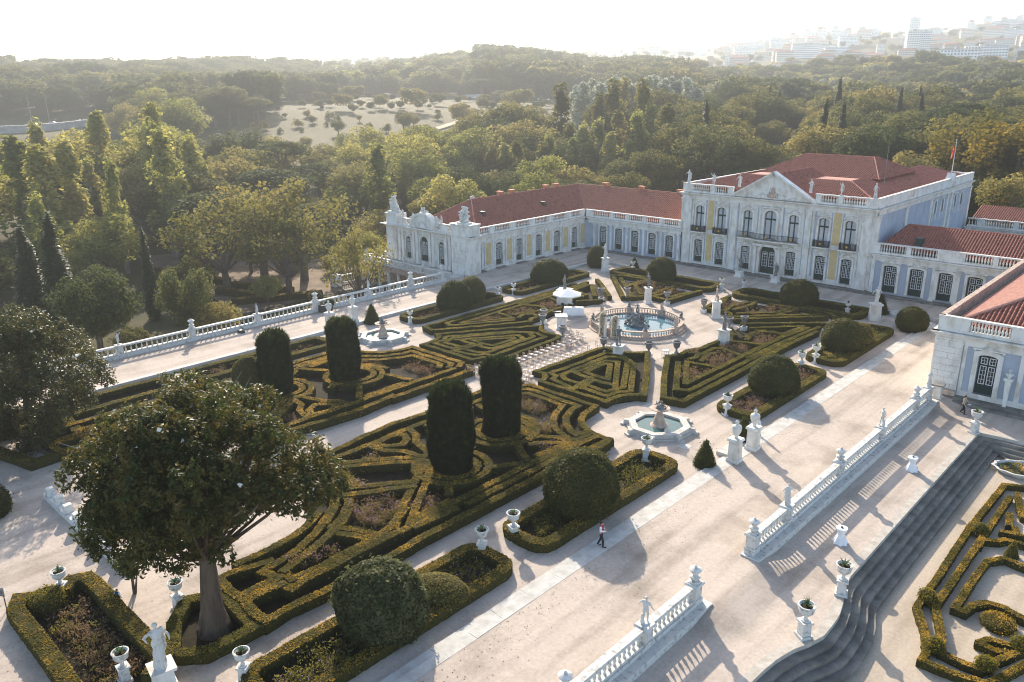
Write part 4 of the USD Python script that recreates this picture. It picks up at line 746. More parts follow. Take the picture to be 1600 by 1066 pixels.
# ---------------------------------------------------------------- clipped hedges of the parterre (centre lines on the ground, metres)
HG = {'hexm':[[(-50.6,57.4),(-50.4,62.1),(-50.3,67.4),(-49.8,68.3),(-47.9,68.2),(-46.7,68.7),(-45.6,70.1)],[(-45.4,69.8),(-41.8,64.3),(-38.7,59.2)],[(-38.8,59.3),(-39.8,58.6),(-40.3,57.6),(-40.5,56.4),(-40.4,55.5)],[(-40.4,55.6),(-44.2,55.6),(-48.3,55.6)],[(-48.4,55.7),(-48.8,56.8),(-49.7,57.6),(-50.6,57.4)],[(-49.2,58.0),(-48.9,62.1),(-48.9,66.9),(-47.1,67.4),(-44.5,65.9),(-42.2,62.3),(-40.2,59.2),(-41.0,58.3),(-41.1,56.7),(-43.8,56.8)],[(-49.2,58.0),(-48.2,57.7),(-47.9,56.8),(-44.9,56.2)],[(-48.0,58.4),(-48.0,61.2),(-48.0,65.9),(-46.7,66.7),(-45.7,66.5),(-43.4,62.9),(-41.3,59.5),(-41.5,58.8),(-41.9,57.6),(-44.4,57.7)],[(-48.0,58.4),(-47.0,57.6),(-45.4,57.6)],[(-47.5,59.7),(-47.5,64.8),(-46.1,65.3),(-44.1,62.3),(-42.0,59.2)],[(-47.5,59.7),(-46.2,59.4),(-45.4,59.4)],[(-46.7,60.5),(-46.8,63.9),(-46.3,64.2),(-43.7,60.3),(-45.3,60.3),(-46.7,60.5)],[(-44.7,59.4),(-43.5,59.3),(-42.6,59.5)],[(-44.7,56.0),(-45.0,57.8),(-45.3,59.8)],[(-44.1,56.7),(-44.5,57.9),(-44.7,59.4)]],
'big':[[(-49.1,53.0),(-48.5,54.0),(-46.4,54.0),(-43.9,54.0),(-41.3,54.0),(-40.4,54.0)],[(-40.4,54.0),(-40.1,51.9),(-39.4,50.6),(-38.3,49.6),(-37.1,49.1),(-35.2,49.0)],[(-35.2,49.0),(-34.9,47.8),(-34.8,46.7)],[(-36.3,49.1),(-36.5,47.3),(-36.6,45.7),(-36.8,43.8),(-36.9,41.9)],[(-35.0,48.3),(-35.2,46.9),(-35.3,45.7)],[(-48.4,52.2),(-47.9,53.1),(-44.9,53.1),(-43.4,53.0),(-41.5,52.9)],[(-41.5,52.9),(-41.4,51.8),(-40.7,50.1),(-39.5,48.8),(-38.5,48.1),(-37.7,47.8),(-37.4,49.0)],[(-47.7,51.5),(-47.1,52.2),(-44.3,52.2),(-42.7,52.1)],[(-42.7,52.1),(-42.1,50.5),(-41.2,49.0),(-39.9,47.7),(-38.8,47.2),(-37.4,46.8)],[(-43.7,47.7),(-42.6,47.7),(-41.3,47.0),(-40.3,45.7),(-40.0,44.5)],[(-42.9,46.8),(-42.1,46.7),(-41.3,46.2),(-40.7,45.1)],[(-40.2,44.8),(-39.8,45.6),(-38.6,46.5),(-37.5,46.4)],[(-39.4,44.0),(-38.7,45.1),(-37.4,46.0)],[(-37.2,49.0),(-37.3,47.5),(-37.3,46.2),(-37.5,44.3),(-37.6,42.8)],[(-50.3,31.1),(-50.1,32.2),(-50.6,35.3),(-50.9,39.1),(-50.4,43.2)],[(-49.1,30.8),(-49.1,31.9),(-49.0,35.3),(-49.2,38.7),(-49.1,42.2)],[(-48.8,35.4),(-49.0,37.2),(-48.5,38.3),(-47.5,37.8),(-47.0,36.9),(-47.6,35.9),(-48.8,35.4)],[(-48.8,39.2),(-47.5,38.8),(-46.5,37.9),(-43.9,37.2),(-44.1,38.2)],[(-48.5,34.9),(-46.9,35.3),(-45.9,36.2),(-44.2,36.4)],[(-48.2,31.4),(-46.1,34.1),(-44.2,36.5)],[(-47.2,31.4),(-45.5,33.7),(-43.4,36.2)],[(-43.4,36.2),(-42.3,34.7),(-41.4,33.5),(-42.8,31.6),(-44.1,29.7)],[(-42.4,35.9),(-40.5,33.7),(-38.8,31.5),(-37.1,29.4)],[(-40.9,32.9),(-42.1,31.0),(-43.1,29.2),(-43.5,28.7)],[(-40.7,32.5),(-39.4,30.7),(-37.5,28.4)],[(-47.4,30.7),(-46.0,30.7),(-44.5,29.8)],[(-43.5,28.7),(-42.9,28.7),(-41.7,27.7),(-40.7,26.1)],[(-47.0,30.0),(-45.8,29.4),(-44.4,28.6),(-42.5,27.1),(-41.4,25.7)],[(-46.2,28.1),(-45.7,28.7),(-44.4,28.6)],[(-37.4,33.2),(-37.4,31.5),(-37.4,30.0)],[(-36.3,32.7),(-36.4,30.6),(-36.5,29.4)],[(-42.7,36.7),(-41.1,36.0)],[(-41.4,35.3),(-40.3,35.3)],[(-42.7,26.0),(-41.9,24.6),(-41.4,23.1),(-41.2,21.5),(-41.2,20.3),(-41.2,19.2)],[(-42.9,27.4),(-41.9,26.2),(-40.7,24.4),(-39.9,22.5),(-39.6,21.2),(-39.4,19.8)],[(-41.2,27.3),(-40.5,26.3),(-39.8,24.8),(-39.0,22.7),(-38.5,20.8)],[(-40.7,17.8),(-40.6,18.7),(-40.2,20.2),(-40.0,20.7)],[(-40.5,17.7),(-39.1,17.5),(-38.1,17.6),(-38.2,19.0),(-38.1,20.1),(-39.4,19.8)],[(-37.4,19.9),(-37.5,18.7),(-37.5,17.6),(-36.1,17.4),(-35.0,17.5)],[(-35.0,17.5),(-35.2,19.0),(-35.0,20.9),(-35.0,23.0),(-35.0,25.8),(-35.1,27.7)],[(-37.4,19.9),(-36.6,20.1),(-36.8,21.2),(-36.8,22.5),(-36.9,26.4),(-36.8,29.1)],[(-38.5,20.7),(-37.4,20.6),(-37.2,22.3),(-37.4,23.8),(-37.3,26.5)],[(-40.1,25.2),(-38.7,25.9),(-37.3,26.5)],[(-40.6,25.6),(-39.1,26.5),(-37.4,27.1),(-37.6,28.1),(-38.8,30.4)],[(-50.7,17.8),(-50.7,31)],[(-50.7,43),(-50.7,53.3),(-49.5,54)],[(-49.2,42),(-49.2,52.2)],[(-35.2,28),(-35.2,49)],[(-37.0,30),(-37.1,48.6)],[(-36.2,34),(-36.2,46)],[(-39.2,37.0),(-39.4,37.7),(-39.7,38.3),(-40.2,38.7),(-40.9,38.9),(-41.5,38.9),(-42.2,38.7),(-42.7,38.3),(-43.0,37.7),(-43.2,37.0),(-43.0,36.3),(-42.7,35.7),(-42.2,35.3),(-41.5,35.1),(-40.9,35.1),(-40.2,35.3),(-39.7,35.7),(-39.4,36.3),(-39.2,37.0)],[(-38.4,37.0),(-38.5,38.0),(-39.0,38.8),(-39.8,39.5),(-40.7,39.8),(-41.7,39.8),(-42.6,39.5),(-43.4,38.8),(-43.9,38.0),(-44.1,37.0),(-43.9,36.0),(-43.4,35.2),(-42.6,34.5),(-41.7,34.2),(-40.7,34.2),(-39.8,34.5),(-39.0,35.2),(-38.5,36.0),(-38.4,37.0)],[(-41.0,44.2),(-41.2,44.9),(-41.5,45.5),(-42.0,45.9),(-42.7,46.1),(-43.3,46.1),(-44.0,45.9),(-44.5,45.5),(-44.8,44.9),(-45.0,44.2),(-44.8,43.5),(-44.5,42.9),(-44.0,42.5),(-43.3,42.3),(-42.7,42.3),(-42.0,42.5),(-41.5,42.9),(-41.2,43.5),(-41.0,44.2)],[(-40.1,44.2),(-40.3,45.2),(-40.8,46.0),(-41.6,46.7),(-42.5,47.0),(-43.5,47.0),(-44.4,46.7),(-45.2,46.0),(-45.7,45.2),(-45.9,44.2),(-45.7,43.2),(-45.2,42.4),(-44.4,41.7),(-43.5,41.4),(-42.5,41.4),(-41.6,41.7),(-40.8,42.4),(-40.3,43.2),(-40.1,44.2)],[(-48.4,47),(-45.6,46.4)],[(-48.4,40.8),(-46,42.6)],[(-38.2,33.9),(-39.4,35)],[(-37.6,40.8),(-38.9,38.9)],[(-37.6,41.6),(-40.5,43.4)],[(-44.2,40.6),(-43.8,41.2)],[(-48.5,46),(-48.6,41.6)]],
'treebed':[[(-38.9,17.0),(-37.2,16.8),(-35.1,16.8)],[(-35.1,16.8),(-35.2,15.8),(-35.4,14.9)]],
'E':[[(-43.3,70.5),(-39.9,64.5),(-37.0,59.9)],[(-41.4,69.5),(-39.2,65.8),(-37.3,62.6)],[(-37.0,59.9),(-35.2,60.4),(-35.2,66.1),(-35.2,71.4),(-35.4,77.6),(-35.4,84.0)],[(-37.3,62.6),(-36.2,63.1),(-36.2,68.5),(-36.2,73.2),(-36.2,78.0),(-36.1,85.7)],[(-40.6,69.9),(-37.4,64.4)],[(-37.4,64.4),(-37.4,68.2),(-37.3,70.8),(-37.3,75.4),(-37.2,80.2),(-37.2,85.7)],[(-43.3,70.5),(-42.6,71.5),(-42.7,73.6),(-42.0,75.5),(-42.0,78.1),(-41.9,79.9)],[(-40.8,70.2),(-38.8,70.6),(-37.2,70.7)],[(-42.0,73.0),(-41.3,73.4),(-40.7,72.1),(-41.1,70.9)],[(-40.9,73.0),(-40.9,76.1),(-39.9,76.7),(-37.6,75.8)],[(-39.7,71.4),(-40.4,73.8),(-40.0,74.6)],[(-43.2,87.1),(-38.4,91.7),(-36.0,93.8)],[(-41.5,86.0),(-37.3,90.7)],[(-40.5,85.3),(-37.6,86.2),(-37.1,90.2)],[(-39.9,86.0),(-40.5,84.3),(-39.8,81.4)],[(-40.3,82.2),(-40.4,84.3)],[(-37.4,76.5),(-37.3,80.8),(-37.1,85.2),(-36.5,90.4)],[(-36.6,75.7),(-36.4,82.1),(-35.7,91.6)],[(-35.5,77.1),(-35.4,82.9),(-35.1,89.6)],[(-40.8,80.0),(-37.9,80.9)],[(-38.9,86.2),(-37.6,85.8)],[(-43.6,84.6),(-41.6,82.2)]],
'N':[[(-69.6,96.7),(-65.2,91.9),(-61.8,88.2)],[(-70.5,97.5),(-69.4,98.4),(-65.9,98.7),(-64.9,98.5)],[(-61.0,88.3),(-60.0,90.1),(-58.7,90.9)],[(-58.7,90.9),(-56.0,90.5),(-55.8,93.5),(-55.5,98.0)],[(-68.6,97.0),(-64.3,92.7),(-61.0,88.9)],[(-64.3,94.7),(-60.7,90.9)],[(-64.7,93.7),(-65.2,97.2),(-64.8,98.6)],[(-64.3,94.7),(-64.4,97.8)],[(-64.7,98.3),(-61.6,97.7)],[(-59.4,92.1),(-59.9,96.0),(-59.6,97.5)],[(-58.8,91.4),(-58.3,93.1),(-59.0,96.7)],[(-56.6,92.2),(-56.5,94.7),(-55.9,96.3)]],
'low':[[(-10.0,49.2),(-10.2,56.8),(-10.0,65.5)],[(-9.2,50.0),(-9.2,56.2),(-9.1,54.9)],[(-9.2,56.5),(-9.2,63.6)],[(-10.0,65.5),(-8.8,66.2)],[(-8.3,50.8),(-8.2,53.3),(-7.5,54.3),(-6.3,54.1)],[(-9.1,55.8),(-8.3,56.3),(-8.0,56.9),(-7.0,57.0)],[(-8.6,60.8),(-8.3,59.2)],[(-8.4,57.8),(-7.2,58.1)],[(-8.9,64.7),(-8.3,62.3),(-7.8,61.0)],[(-7.9,59.0),(-7.6,58.2)],[(-10.0,49.3),(-10.0,45.2),(-8.9,43.1),(-8.3,41.3),(-8.3,40.5)],[(-9.2,50.0),(-9.2,46.0),(-8.2,43.6),(-7.7,41.9)],[(-8.3,40.5),(-6.8,40.6),(-5.4,40.9)],[(-7.6,41.9),(-6.5,41.8),(-5.8,41.9)],[(-8.3,50.8),(-8.3,46.5),(-7.8,46.5),(-7.6,47.6),(-7.1,48.3),(-6.2,48.5),(-5.1,48.1)],[(-5.1,41.3),(-4.3,43.6),(-4.2,43.9)],[(-5.8,42.1),(-5.0,44.0),(-4.5,45.1)],[(-6.4,44.2),(-6.1,44.8),(-5.0,45.1),(-4.7,45.0)],[(-6.4,44.1),(-5.6,44.0),(-5.2,44.3)]]}
def cards(C, N, size, r, asp=.6, jit=.7, bend=0.0):
    """one small leaf (rhombus) per point, facing roughly along N"""
    n = len(C); N = N + r.normal(0, jit, (n, 3)); N /= np.linalg.norm(N, axis=1, keepdims=True) + 1e-9
    T = np.cross(N, r.normal(0, 1, (n, 3))); T /= np.linalg.norm(T, axis=1, keepdims=True) + 1e-9; B = np.cross(N, T)
    s = (np.asarray(size) * r.uniform(.6, 1.35, n))[:, None]
    v = np.stack([C - T * s, C + B * s * asp + N * s * bend, C + T * s, C - B * s * asp + N * s * bend], 1).reshape(-1, 3)
    k = np.arange(n)[:, None] * 4; return v, np.vstack([k + [0, 1, 2], k + [0, 2, 3]])
def resample(pts, step):
    p = np.asarray(pts, float); s = np.concatenate([[0], np.cumsum(np.linalg.norm(np.diff(p, axis=0), axis=1))]); keep = np.concatenate([[True], np.diff(s) > 1e-6]); p, s = p[keep], s[keep]
    u = np.unique(np.concatenate([s, np.arange(0, s[-1], step)])); u = u[np.concatenate([[True], np.diff(u) > .04])]
    return np.stack([np.interp(u, s, p[:, k]) for k in (0, 1)], 1)
HPROF = np.array([(-.47, 0), (-.50, .5), (-.495, .92), (-.43, 1.0), (0, 1.02), (.43, 1.0), (.495, .92), (.50, .5), (.47, 0)])
def sweep_hedge(pts, w, h, z, r):
    p = resample(pts, .22); closed = np.linalg.norm(p[0] - p[-1]) < .05
    d = np.diff(p, axis=0); d /= np.linalg.norm(d, axis=1, keepdims=True); nn = np.stack([-d[:, 1], d[:, 0]], 1)
    a = np.vstack([nn[:1], nn]); b = np.vstack([nn, nn[-1:]])
    if closed: a[0] = nn[-1]; b[-1] = nn[0]
    m = a + b; m /= np.linalg.norm(m, axis=1, keepdims=True) + 1e-9; m = m / np.maximum((m * b).sum(1, keepdims=True), .55)
    if not closed: p = p.copy(); p[0] -= d[0] * w * .42; p[-1] += d[-1] * w * .42
    hh = h * (1 + .03 * np.sin(p[:, 0] * 1.7 + p[:, 1] * 2.1) + r.uniform(-.015, .015))
    v = np.concatenate([(p[:, None] + m[:, None] * (HPROF[None, :, :1] * w)), np.broadcast_to((z + HPROF[None, :, 1] * hh[:, None])[..., None], (len(p), 9, 1))], -1).reshape(-1, 3)
    v = v + r.normal(0, .014, v.shape) * np.array([1, 1, .8])
    i, j = np.meshgrid(np.arange(len(p) - 1), np.arange(8), indexing='ij')
    f = np.stack([i * 9 + j, i * 9 + j + 1, (i + 1) * 9 + j + 1, (i + 1) * 9 + j], -1).reshape(-1, 4)
    f = np.vstack([f[:, [0, 2, 1]], f[:, [0, 3, 2]]]); k = np.arange(1, 8)
    f = np.vstack([f, np.stack([np.zeros(7, int), k, k + 1], 1), (len(p) - 1) * 9 + np.stack([np.zeros(7, int), k + 1, k], 1)])
    # leaves over top and shoulders
    L = np.linalg.norm(np.diff(p, axis=0), axis=1).sum(); n = int(L * 145); t = r.uniform(0, len(p) - 1.001, n); a0 = t.astype(int); fr = (t - a0)[:, None]
    pc = p[a0] * (1 - fr) + p[a0 + 1] * fr; mm = m[a0]; u = r.uniform(-.52, .52, n); side = np.abs(u) > .465
    zz = np.where(side, z + hh[a0] * r.uniform(.25, 1.0, n), z + hh[a0] * 1.02); off = np.where(side, np.sign(u) * .5, u * 1.04) * w
    C = np.concatenate([pc + mm * off[:, None], zz[:, None]], 1); Nn = np.concatenate([mm * np.where(side, np.sign(u), 0)[:, None], np.where(side, .3, 1.0)[:, None]], 1)
    return (v, f), cards(C, Nn, .056, r, .7, .45)
def bed(name, label, lines, w, h, z, seed, leaf, mirror=False, group=None, cat='hedge'):
    t = thing(name, label, cat, group=group); r = np.random.default_rng(seed); lv = MB()
    for l in lines:
        l = [(2 * AX - x, y) for x, y in l] if mirror else l
        core, lf = sweep_hedge(l, w * r.uniform(.95, 1.05), h * r.uniform(.95, 1.06), z, r)
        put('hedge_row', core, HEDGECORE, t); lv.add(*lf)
    put('leaves', lv, leaf, t, kind='stuff')
    return t
def mixed(lines, f): return [l for l in lines if f(np.mean([q[0] for q in l]), np.mean([q[1] for q in l]))]
BW, BH = .585, .60
bed('parterre_hedge', 'nested box hedge maze between the chair rows and the right octagonal fountain', HG['hexm'], BW, BH, 0, 1, HEDGE)
bed('parterre_hedge', 'nested box hedge maze left of the chair rows, towards the left fountain', HG['hexm'], BW, BH, 0, 2, HEDGE, True)
bed('parterre_hedge', 'large scrolled box parterre around the two nearer dark yew columns', HG['big'], BW + .03, BH + .06, 0, 3, HEDGEGOLD)
bed('parterre_hedge', 'large scrolled box parterre around the two farther dark yew columns', HG['big'], BW + .03, BH + .06, 0, 4, HEDGEGOLD, True)
bed('parterre_hedge', 'triangular box parterre right of the balustraded pool', HG['E'], BW, BH, 0, 5, HEDGE)
bed('parterre_hedge', 'box parterre left of the balustraded pool, behind the parasol', HG['E'], BW, BH, 0, 6, HEDGE, True)
bed('parterre_hedge', 'box parterre behind the pool, left of the middle axis', HG['N'], BW, BH, 0, 7, HEDGE)
bed('parterre_hedge', 'box parterre behind the pool, right of the middle axis, mostly in shade', HG['N'], BW, BH, 0, 8, HEDGE, True)
bed('parterre_hedge', 'wavy box hedges of the lower garden at the right edge', HG['low'], .42, .43, -1.40, 9, HEDGEGOLD)
bed('tree_bed_hedge', 'square box hedge around the foot of the big magnolia', [[(-39.3, 17.2), (-35.2, 16.9), (-35.2, 14.2), (-36.4, 12.9), (-38.8, 14.1), (-40.2, 15.5), (-39.3, 17.2)]], .74, .6, 0, 10, HEDGE)
bed('plaza_hedge', 'U-shaped golden hedge of the long flower bed in the near left corner', [[(-45.5, 9.9), (-46.6, 9.7), (-47.2, 9.0), (-46.2, 8.5), (-41, 8.5), (-36, 8.4)]], .95, .75, 0, 11, HEDGEGOLD)
bed('plaza_hedge', 'straight golden hedge on the plaza side of the near left flower bed', [[(-46.4, 11.2), (-46.9, 11.7), (-46.6, 12.4), (-45.6, 12.5), (-41, 12.4), (-36.2, 12.4), (-35.6, 11.6)]], .95, .75, 0, 12, HEDGEGOLD)
def ring(x0, x1, y0, y1, r=.9):
    p = []
    for cx, cy, a0 in ((x1 - r, y1 - r, 0), (x0 + r, y1 - r, 90), (x0 + r, y0 + r, 180), (x1 - r, y0 + r, 270)):
        p += [(cx + r * math.cos(math.radians(a0 + a)), cy + r * math.sin(math.radians(a0 + a))) for a in (0, 30, 60, 90)]
    return p + [p[0]]
STRIP = [(14.6, 30.6, 'nearest right border bed'), (33.4, 49.2, 'right border bed beside the man in red'), (61.6, 77.2, 'right border bed beyond the right fountain'), (80.6, 96.6, 'far right border bed by the pavilion')]
for k, (a, b, nm) in enumerate(STRIP):
    bed('border_hedge', f'rounded box hedge round the {nm}', [ring(-32.3, -28.9, a, b)], .85, .6, 0, 20 + k, HEDGEGOLD if k < 2 else HEDGE)
    bed('border_hedge', f'rounded box hedge round the left-hand border bed, {["behind the magnolia", "near the dark yews", "just beyond the left fountain", "below the left wing"][k]}', [ring(2 * AX + 28.9, 2 * AX + 32.3, a, b)], .85, .6, 0, 30 + k, HEDGE)
bed('border_hedge', 'dark shaded hedge strip before the palace terrace, right of the axis', [ring(-51.2, -34.2, 99.6, 103.6)], .95, .62, 0, 40, HEDGE)
bed('border_hedge', 'hedge strip before the palace terrace, left of the axis', [ring(2 * AX + 34.2, 2 * AX + 51.2, 99.6, 103.6)], .95, .62, 0, 41, HEDGE)
bed('border_hedge', 'low clipped hedge rows behind the second magnolia at the left edge', [[(-66.5, 19), (-66.2, 15.5), (-72, 14.0)], [(-68.5, 20), (-74, 20.5)]], .9, .6, 0, 42, HEDGE)
SOILS = [(-49.0, 55.4 - 37.5, -35.4, 53.6), (-32.1, 14.9, -29.1, 30.2), (-32.1, 33.8, -29.1, 48.8), (-32.1, 62, -29.1, 76.8), (-32.1, 81, -29.1, 96.2)]
def soil(label, pts, z=.012): put('bed_soil', MB().poly(pts, z - .3, z), SOIL, kind='structure', label=label)
for (x0, y0, x1, y1) in SOILS[1:]:
    soil('dark soil in a border bed', [(x0, y0), (x1, y0), (x1, y1), (x0, y1)]); soil('dark soil in a border bed', [(2 * AX - x1, y0), (2 * AX - x0, y0), (2 * AX - x0, y1), (2 * AX - x1, y1)])
def both(label, pts):
    soil(label, pts); soil(label, [(2 * AX - x, y) for x, y in pts[::-1]])
both('soil of the scrolled parterre', [(-50.4, 31.2), (-46, 28.6), (-42.8, 24.6), (-41.6, 19.4), (-41, 17.8), (-35.3, 17.8), (-35.3, 48.8), (-38.3, 49.4), (-40.2, 51.5), (-40.6, 53.7), (-49.4, 53.7), (-50.4, 53)])
both('soil of the hedge maze', [(-50.3, 57.6), (-49, 56.2), (-40.6, 55.9), (-38.9, 59.2), (-45.6, 69.6), (-50, 68), (-50.3, 67)])
both('soil of the pool-side parterre', [(-43.1, 70.4), (-37, 60.2), (-35.4, 60.4), (-35.4, 90.5), (-36.4, 93.6), (-43.5, 87), (-43, 83), (-42.2, 79), (-43, 74)])
both('soil of the parterre behind the pool', [(-69.4, 97.2), (-61.4, 89.4), (-59, 90.6), (-56.2, 90.6), (-55.9, 98), (-65, 98.4)])
both('soil before the palace terrace', [(-50.6, 100), (-34.8, 100), (-34.8, 103.2), (-50.6, 103.2)])
soil('soil of the near left flower bed', [(-46.6, 9.2), (-36, 8.8), (-35.6, 12.2), (-46.4, 12.2)]); soil('soil under the magnolia', [(-39.1, 16.9), (-35.5, 16.6), (-35.5, 14.4), (-36.5, 13.3), (-38.6, 14.4), (-39.9, 15.6)])
# flowers and dry stems in the open compartments: nobody could count them
def stems(label, areas, seed, m, h, per, cat='flowers', head=None):
    r = np.random.default_rng(seed); S, H = MB(), MB()
    for x0, y0, x1, y1 in areas:
        n = int((x1 - x0) * (y1 - y0) * per) + 3
        for _ in range(n):
            x, y = r.uniform(x0, x1), r.uniform(y0, y1); hh = h * r.uniform(.4, 1.2); k = 26
            base = np.array([x, y, 0.0]); lean = r.normal(0, .22, (k, 3)) * [1, 1, 0]; tt = r.uniform(.1, 1, k)[:, None]
            C = base + lean * tt * 1.2 + np.array([0, 0, 1]) * tt * hh; Nn = r.normal(0, 1, (k, 3)) * [1, 1, .4]; v, f = cards(C, Nn, .10, r, .32, .3); S.add(v, f)
            if head is not None and r.uniform() < .35: v, f = cards(base + r.normal(0, .14, (6, 3)) * [1, 1, .5] + [0, 0, hh], r.normal(0, 1, (6, 3)), .04, r, .8, .5); H.add(v, f)
    p = thing('bed_flowers', label, cat, kind='stuff'); put('stems', S, m, p, kind='stuff')
    if head is not None: put('flower_heads', H, head, p, kind='stuff')
comp = [(-46.2, 28.8, -43.6, 31), (-42.2, 27.6, -38.9, 31.4), (-47.8, 49.8, -43.8, 51.6), (-41.8, 46.5, -40, 49), (-38.8, 44.4, -37.6, 46.2), (-48.2, 33.5, -45.5, 34.6), (-39.6, 21.5, -38.4, 24.6), (-39.2, 31, -37.8, 33)]
stems('dry stems and lilac flowers among the scrolls of the nearer parterre', comp, 51, DRYSTEM, .75, 6.5, head=PURPLE)
stems('grey-green tufts among the scrolls of the nearer parterre', comp, 57, OLIVE, .5, 3.4)
stems('dry stems among the scrolls of the farther parterre', [(2 * AX - c, b, 2 * AX - a, d) for a, b, c, d in comp], 52, DRYSTEM, .75, 5.5)
compE = [(-40.6, 71.4, -38, 75.6), (-39.6, 66, -37.8, 69.6), (-41.2, 77.2, -38.2, 79.6), (-40, 81.5, -38, 85.2), (-42.8, 72.8, -41.4, 74.4)]
stems('dry flower stems in the parterre right of the pool', compE, 53, DRYSTEM, .8, 5.5); stems('dry flower stems in the parterre left of the pool', [(2 * AX - c, b, 2 * AX - a, d) for a, b, c, d in compE], 54, DRYSTEM, .8, 4.5)
compN = [(-66, 95, -61.5, 98), (-60.5, 92.6, -57.5, 97.5), (-63, 91.5, -61, 93.5)]
stems('reddish dry stems behind the pool, left of the axis', compN, 55, DRYSTEM, 1.0, 2.4); stems('reddish dry stems behind the pool, right of the axis', [(2 * AX - c, b, 2 * AX - a, d) for a, b, c, d in compN], 56, DRYSTEM, 1.0, 2.4)
for k, (a, b, nm) in enumerate(STRIP):
    stems(f'low mixed flowers in the {nm}', [(-31.7, a + 1, -29.5, b - 1)], 60 + k, [OLIVE, OLIVE, DRYSTEM, OLIVE][k], .6, 5.0, head=PURPLE if k in (0, 2) else None)
    if k: stems(f'low mixed flowers of the left border, bed {["", "one", "two", "three"][k]} from the near end', [(2 * AX + 29.5, a + 1, 2 * AX + 31.7, b - 1)], 66 + k, DRYSTEM, .55, 1.6)
stems('brown dry flower stems and green tufts in the near left bed', [(-45.6, 9.6, -36.6, 11.9)], 72, DRYSTEM, .45, 6); stems('green rosettes in the near left bed', [(-45.6, 9.4, -36.8, 11.8)], 73, OLIVE, .35, 2.2)

def litter(label, n, f, seed, z, m):
    r = np.random.default_rng(seed); C = f(r, n); put('fallen_leaves', cards(np.concatenate([C, np.full((len(C), 1), z)], 1), np.tile([0, 0, 1.0], (len(C), 1)), .04, r, .7, .12), m, label=label, cat='leaves', kind='stuff')
litter('dry leaves blown over the gravel of the near plaza and paths', 2600, lambda r, n: np.stack([r.uniform(-66, -27.5, n), r.uniform(6, 60, n)], 1), 1, .012, DRYSTEM)
litter('dry leaves on the raised gravel walk by the pale step', 900, lambda r, n: np.stack([-25.7 + np.abs(r.normal(0, 1.6, n)), r.uniform(15, 100, n)], 1), 2, .312, DRYSTEM)
# ---------------------------------------------------------------- topiary
def blob(prof, n, r, bump=.03, c=(0, 0, 0)):
    p = np.asarray(prof, float); s = np.concatenate([[0], np.cumsum(np.hypot(*np.diff(p, axis=0).T))]); u = np.linspace(0, s[-1], max(8, int(s[-1] / .16))); p = np.stack([np.interp(u, s, p[:, k]) for k in (0, 1)], 1)
    m = MB().lathe(p, n=n); v, f = m.arrays(); ph = r.uniform(0, 6, 6); q = np.zeros(len(v))
    for k, fr in enumerate((1.3, 2.3, 4.1)): q += np.sin(v[:, 0] * fr + ph[k]) * np.sin(v[:, 1] * fr * 1.1 + ph[k + 3]) * np.cos(v[:, 2] * fr * .9) / (k + 1)
    rad = np.stack([v[:, 0], v[:, 1], v[:, 2] * .3], 1); rad /= np.linalg.norm(rad, axis=1, keepdims=True) + 1e-6
    return v + rad * (q * bump)[:, None] + np.asarray(c), f
def clad(core, n, size, r, asp=.6, jit=.45, up=0.0, out=.02):
    t = trimesh.Trimesh(*core, process=False); fa = t.area_faces; k = r.choice(len(fa), n, p=fa / fa.sum()); w = r.dirichlet((1, 1, 1), n); C = (t.vertices[t.faces[k]] * w[:, :, None]).sum(1); N = t.face_normals[k] + [0, 0, up]
    return cards(C + t.face_normals[k] * (r.uniform(-.02, out * 2 + .02, n) + (r.uniform(0, 1, n) < .09) * r.exponential(.12, n))[:, None], N, size, r, asp, jit)
def topiary(name, label, loc, prof, n_leaf, size, seed, leaf=TOPI, bump=.05, sc=1.0, jit=.55, up=0.0, out=.05, cat='topiary'):
    r = np.random.default_rng(seed); t = thing(name, label, cat, loc, seed * 1.3, sc); core = blob(prof, 26, r, bump)
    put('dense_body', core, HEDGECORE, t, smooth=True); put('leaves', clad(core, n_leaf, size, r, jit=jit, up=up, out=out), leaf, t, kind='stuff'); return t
DOME = [(1.9, 0), (2.3, .5), (2.55, 1.3), (2.5, 2.2), (2.2, 3.0), (1.6, 3.75), (.8, 4.2), (0, 4.3)]
for k, (x, y, s, lb) in enumerate([(-30.6, 39.6, 1.0, 'big rounded dome of clipped shrub near the man in the red waistcoat'), (-30.6, 22.0, .91, 'big rough dome shrub at the bottom of the picture, left of the pale step'), (-30.6, 69.2, .88, 'rounded dome shrub in the border beyond the right fountain'), (-30.7, 86.2, .86, 'rounded dome shrub in the far border near the palace'), (-42.4, 100.9, .86, 'dark dome shrub in front of the palace, right of the portal'),
                              (-64.1, 101.2, .85, 'dark dome shrub in front of the palace, left of the portal'), (-76.3, 89.4, 1.0, 'wide dark dome shrub in front of the left wing, behind the parasol'), (-75.7, 69.6, .9, 'two-humped dark shrub by the left walk')]):
    topiary('dome_shrub', lb, (x, y, 0), DOME, 15000 if k < 2 else 7000, (.085, .11)[k == 1] if k < 2 else .10, 80 + k, PALETOPI if k == 1 else TOPI, .24, (s, s * 1.1, s * (.98 if k != 6 else .8)))
topiary('dome_shrub', 'smaller brownish hump grown against the two-humped shrub by the left walk', (-76.4, 73.4, 0), DOME, 3500, .09, 90, OLIVE, .2, (.72, .8, .85))
topiary('dome_shrub', 'small brownish hump beside the yew column next to the magnolia crown', (-66.8, 34.6, 0), DOME, 3000, .085, 97, OLIVE, .2, (.6, .6, 1.0))
